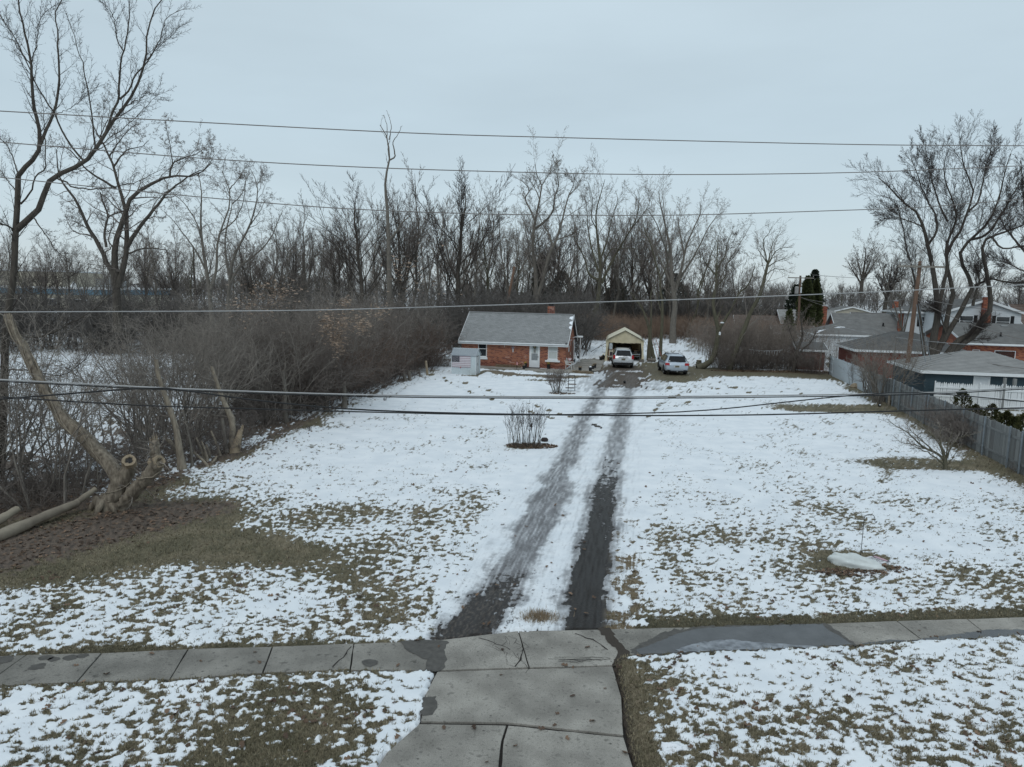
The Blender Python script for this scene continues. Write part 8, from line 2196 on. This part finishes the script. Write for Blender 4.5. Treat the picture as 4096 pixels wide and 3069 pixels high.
# trunks and stubs along the hedge
def hpx(x, y): return (400 + x / 1.4747, 1400 + y / 1.4747)
def stub(name, label, pts, r0, r1, m=bark_pale, cat='tree', split=False, seed=1, twigs=0):
    g = place(*pts[0]); Y = g[1]; rs = resample(pts, 9); p = P(rs[:, 0], rs[:, 1], Y + np.linspace(0, .3, 9)); b_ = p[0].copy(); b_[2] = 0; p[0, 2] = -.05
    rng = np.random.default_rng(seed); R = (r0 + (r1 - r0) * np.linspace(0, 1, 9)) * (1 + .06 * rng.normal(size=9)); R[0] *= 1.35
    t = thing(name, label, cat, b_); v_, f_ = tubes((p - b_)[None], R[None], 10); v_ += rng.normal(0, r0 * .04, v_.shape)
    link('stem', np_mesh(name, v_, f_, m, True), t)
    e = p[-1] - b_; d_ = unit(p[-1] - p[-2])
    if split:
        q = MB()
        for k in range(12):
            a = rng.random() * 6.28; rr = r1 * .8 * math.sqrt(rng.random()); p0 = e + np.array([rr * math.cos(a), rr * math.sin(a), -.05]); q.bar(p0, p0 + d_ * rng.uniform(.1, .3), r1 * .3, 4, .003)
        q.build('splinters', m_scar, t)
    else:
        q = MB().bar(e - d_ * .01, e + d_ * .006, r1 * .98, 10).build('cut_end', m_cut, t)
    if twigs:
        a_ = sprout(rng, (p - b_)[None], R[None], twigs, .35, 1, (.4, 1.1), .4, 5, up=.04, wig=.2, rr=.5, rmax=.03, rtip=.006); b2_ = sprout(rng, *a_, 6, .2, 1, (.4, 1.1), .5, 3, up=.03, wig=.25, rr=.6, rmax=.01, rtip=.005)
        link('branches', np_mesh('stem_twigs', *join([tubes(*a_, 3, apex=True), tubes(*b2_, 3, apex=True)]), twig_grey), t)
    return t
stub('hedge_tree', 'smooth pale leaning stem, first one right of the gnarled trunk', [hpx(485, 705), hpx(470, 600), hpx(445, 450), hpx(405, 330), hpx(350, 170), hpx(330, 60)], .13, .06, twigs=10, seed=1)
stub('stump', 'short pale limb stub beside the first leaning stem', [hpx(470, 640), hpx(440, 580), hpx(405, 530)], .09, .07, split=True, seed=2)
stub('hedge_tree', 'thin grey stem just right of the first leaning one', [hpx(545, 690), hpx(535, 560), hpx(515, 480), hpx(490, 360)], .055, .03, bark_grey, twigs=6, seed=3)
for i, (a, c_, lb) in enumerate((((640, 688), (555, 605), 'leftmost, leaning far left'), ((620, 655), (568, 520), 'second from left, tallest'), ((636, 660), (600, 540), 'third, in the middle'), ((650, 645), (628, 560), 'fourth, short'), ((712, 628), (655, 480), 'fifth, forked and leaning'), ((662, 665), (688, 628), 'last, a low stub leaning right'))):
    stub('cut_sapling', 'cut pale sapling in the fan of stubs, ' + lb, [hpx(*a), hpx((a[0] + c_[0]) / 2 + 4, (a[1] + c_[1]) / 2), hpx(*c_)], .055, .035, seed=10 + i)
stub('stump', 'torn bleached trunk shell with a splintered top at the lawn edge', [hpx(795, 608), hpx(805, 560), hpx(820, 510), hpx(830, 472)], .20, .09, m_scar, 'tree stump', True, seed=20)
stub('hedge_tree', 'tall pale stem rising behind the splintered trunk', [hpx(775, 600), hpx(785, 500), hpx(775, 400), hpx(735, 320), hpx(700, 220), hpx(660, 100)], .15, .06, bark_pale, twigs=10, seed=21)
stub('hedge_tree', 'slim grey stem left of the splintered trunk', [hpx(752, 612), hpx(735, 520), hpx(722, 405)], .085, .06, bark_grey, seed=22)
stub('hedge_tree', 'brown stem standing alone halfway along the hedge', [hpx(1098, 428), hpx(1090, 340), hpx(1092, 250), hpx(1080, 120)], .13, .06, bark_grey, twigs=8, seed=23)
stub('hedge_tree', 'stout pale stem farther along the hedge toward the shed', [hpx(1440, 345), hpx(1443, 290), hpx(1440, 200)], .17, .09, bark_grey, twigs=8, seed=24)
stub('hedge_tree', 'dark stem beside the stout one farther along the hedge', [hpx(1335, 365), hpx(1337, 300), hpx(1325, 180)], .15, .08, bark_dark, twigs=8, seed=25)
q = place(1711, 1503); fp = thing('fence_post', 'leaning weathered wooden fence post left of the white shed', 'post', q); MB().bar((0, 0, -.1), (-.16, .05, 1.15), .10, 8, .09).build('shaft', m_scar, fp)
q = place(1659, 1514); fp = thing('metal_stake', 'thin dark metal fence stake left of the leaning post', 'stake', q); MB().bar((0, 0, -.1), (0, 0, 1.5), .02, 5).build('shaft', m_trim, fp)
for i, (x, y, d_) in enumerate(((1622, 1527, -.14), (1640, 1524, -.10))):
    q = place(x, y); log('short_log', ('left' if i == 0 else 'right') + ' one of two short logs leaning upright against the hedge near the shed', (q[0], q[1], 0), (q[0] + d_, q[1] + .1, .58 + .12 * i), .13, .12, bark_grey, 'log', seed=30 + i)

# ---------------------------------------------------------------- right side shrubs
def c5b(x, y): return (3550 + x / 3.681, 1500 + y / 3.681)
L5 = [([c5b(850, 1395), c5b(850, 1300), c5b(838, 1210), c5b(790, 1060), c5b(720, 950), c5b(620, 860), c5b(500, 770), c5b(390, 700)], .085, .008, .4),
      ([c5b(838, 1250), c5b(700, 1150), c5b(560, 1085), c5b(430, 965), c5b(330, 880), c5b(200, 790), c5b(70, 715), c5b(-20, 640)], .06, .006, -.5),
      ([c5b(860, 1290), c5b(900, 1140), c5b(980, 1010), c5b(1090, 920), c5b(1270, 870)], .04, .006, -.4),
      ([c5b(850, 1260), c5b(880, 1100), c5b(910, 960), c5b(960, 820)], .04, .006, .5),
      ([c5b(840, 1330), c5b(760, 1270), c5b(640, 1180), c5b(520, 1110), c5b(330, 1080)], .04, .006, -.7),
      ([c5b(700, 1150), c5b(560, 1010), c5b(420, 880), c5b(250, 700)], .035, .006, .5),
      ([c5b(560, 1085), c5b(420, 1040), c5b(250, 1000), c5b(120, 960)], .025, .005, -.4),
      ([c5b(860, 1340), c5b(930, 1270), c5b(1020, 1130), c5b(1080, 1060)], .025, .005, -.6),
      ([c5b(790, 1060), c5b(770, 930), c5b(780, 800), c5b(760, 720)], .03, .005, .4)]
bl_ = [(11, .2, 1, (.3, .9), .30, 6, 4, dict(up=.07, wig=.2, rr=.55, rmax=.016, fall=.3, lmin=.35, rtip=.005)), (7, .2, 1, (.4, 1.1), .42, 4, 3, dict(up=.06, wig=.25, rr=.6, rmax=.009, rtip=.0042)), (4, .2, 1, (.4, 1.2), .45, 3, 3, dict(up=.05, wig=.25, rr=.7, rmax=.006, rtip=.004))]
tt_, _, _ = hero_tree('leaning_bush', 'low wide bare bush leaning left over a patch of grass near the right fence', L5, float(G(3782, 1879)[1]), bl_, 95, bark_moss, twig_grey, K=12); tt_['category'] = 'bush'
q = place(3545, 1618); clump('big_shrub', 'tall many stemmed bare shrub against the board fence in front of the brick garage', q[0], q[1] + .3, 26, .75, 4.3, .55, 63, bark_grey, twig_grey, r0=.035, up=.02, lv=((9, .25, 1, (.4, 1.0), .4, 6), (9, .2, 1, (.5, 1.2), .5, 4)), tip=.007)
q = place(3410, 1545); clump('fence_shrub', 'scraggly bare shrub climbing the painted fence', q[0] + .2, q[1] + .2, 12, .3, 2.3, .7, 64, bark_grey, twig_brown, r0=.02, lv=((7, .25, 1, (.5, 1.2), .45, 5), (6, .2, 1, (.5, 1.2), .5, 3)), tip=.006)
q = place(3475, 1575); clump('fence_shrub', 'bushy bare shrub where the painted fence meets the weathered boards', q[0] + .1, q[1] + .2, 16, .4, 2.7, .6, 65, bark_grey, twig_brown, r0=.02, lv=((8, .25, 1, (.5, 1.2), .45, 5), (7, .2, 1, (.5, 1.2), .5, 3)), tip=.006)
q = place(3276, 1500); clump('sapling', 'thin grey sapling standing at the end of the leaf strip by the gate', q[0], q[1], 2, .05, 4.0, .15, 66, bark_grey, twig_grey, r0=.03, lv=((8, .3, 1, (.4, .9), .3, 5), (5, .2, 1, (.5, 1.2), .5, 3)), tip=.007)
vp = along([(20.75, 31.8), (22.1, 37.5)], 26, -.1, .7, 70); vp[:, 2] = np.random.default_rng(71).uniform(.0, .9, len(vp))
brush('fence_vines', 'tangle of dry vines draped over the weathered board fence behind the leaning bush', low_p, vp, (.55, .95), twig_brown, 72)
vp = along([(19.0, 23.5), (19.9, 27.5)], 5, -.2, .4, 73); brush('fence_vines', 'small dry vine on the fence boards at the right edge', low_p, vp, (.4, .7), twig_brown, 74)
for i, (x, y, dx, dz, lb) in enumerate(((3571, 1612, .35, .55, 'thick short stump'), (3556, 1622, -.12, .4, 'white barked stub'))):
    q = place(x, y); log('fence_stump', lb + ' at the foot of the tall shrub by the fence', (q[0], q[1], 0), (q[0] + dx * .2, q[1], dz + .2), .14 if i == 0 else .09, .1 if i == 0 else .07, bark_pale, 'stump', seed=40 + i)
q = place(3418, 1552); rk2 = thing('tan_rock', 'tan boulder at the foot of the painted fence', 'rock', q); MB().lathe([(.28, -.05), (.33, .1), (.22, .28), (.08, .36)], n=9).build('boulder', mat('tan_stone', (.26, .21, .15), .9, var=.2), rk2)
q = place(3517, 1628); bk2 = thing('garden_figure', 'small black and white garden figure on the grass by the shrub', 'ornament', q); MB().lathe([(.05, 0), (.1, .06), (.06, .2), (.02, .26)], n=8).build('body', m_black, bk2); MB().lathe([(.03, .1), (.05, .14), (.02, .18)], (0, -.08, 0), 8).build('face', m_white, bk2)
# icicle light string in the thicket
a_ = P(2995, 1397, 64.2); b_ = P(3130, 1400, 64.2); ls = thing('light_string', 'white icicle light string hung across the brown thicket', 'light string', a_)
s = np.linspace(0, 1, 14)[:, None]; pp = (b_ - a_) * s; pp[:, 2] -= (4 * s * (1 - s))[:, 0] * .12
link('cord', np_mesh('cord', *tubes(pp[None], np.full((1, 14), .012), 4), m_white2), ls)
for k in range(1, 13): MB().bar(pp[k], pp[k] - np.array([0, 0, .22 + .1 * (k % 3)]), .012, 4).build('drop', m_white2, ls)
a_ = P(2888, 1295, 64.3); fd = thing('bird_feeder', 'white round bird feeder hanging in the fork of the curved tree', 'bird feeder', a_); MB().lathe([(.04, 0), (.18, .05), (.2, .1), (.03, .16)], n=10).build('tray', m_white, fd)
a_ = P(2879, 1336, 64.3); fd = thing('white_jug', 'small white jug on the fork of the curved tree below the feeder', 'jug', a_); MB().lathe([(.09, -.1), (.1, .1), (.04, .16), (.03, .2)], n=8).build('jug', m_white, fd)
# dry leaves still hanging in the hedge
def hang(name, label, spots, n, seed, c=(.26, .19, .14), c2=(.38, .29, .22), s=.07):
    rg_ = np.random.default_rng(seed); P_ = []
    for (x, y, Yd, sx, sy, w_) in spots:
        k = int(n * w_); px_ = rg_.normal(x, sx, k); py_ = rg_.normal(y, sy, k); P_.append(P(px_, py_, Yd + rg_.normal(0, .6, k)))
    P_ = np.concatenate(P_); V, Fc = leaf_array(rg_, P_[:, 0], P_[:, 1], P_[:, 2], s); c0 = P_.mean(0); V[:, 2] += 0
    tag(link(name, np_mesh(name, V - c0, Fc, mat('hanging_leaf', c, .9, col2=c2, scale=30)), None, c0), label, kind='stuff')
hang('clinging_leaves', 'pale tan dead leaves still clinging to a branch of the hedge', [(1310, 1300, 36, 22, 35, .4), (1350, 1365, 36, 18, 30, .4), (1400, 1290, 36, 40, 22, .3), (1380, 1215, 36, 14, 14, .12), (1450, 1310, 36, 18, 15, .15), (1520, 1250, 40, 25, 18, .15), (1100, 1180, 36, 60, 30, .4), (1000, 1230, 36, 60, 40, .25)], 900, 91)
hang('clinging_leaves', 'few rust brown oak leaves scattered in the trees left of the house', [(1650, 1120, 60, 60, 50, .6), (1600, 1060, 60, 50, 30, .3)], 140, 92, (.25, .09, .04), (.34, .16, .08), .13)
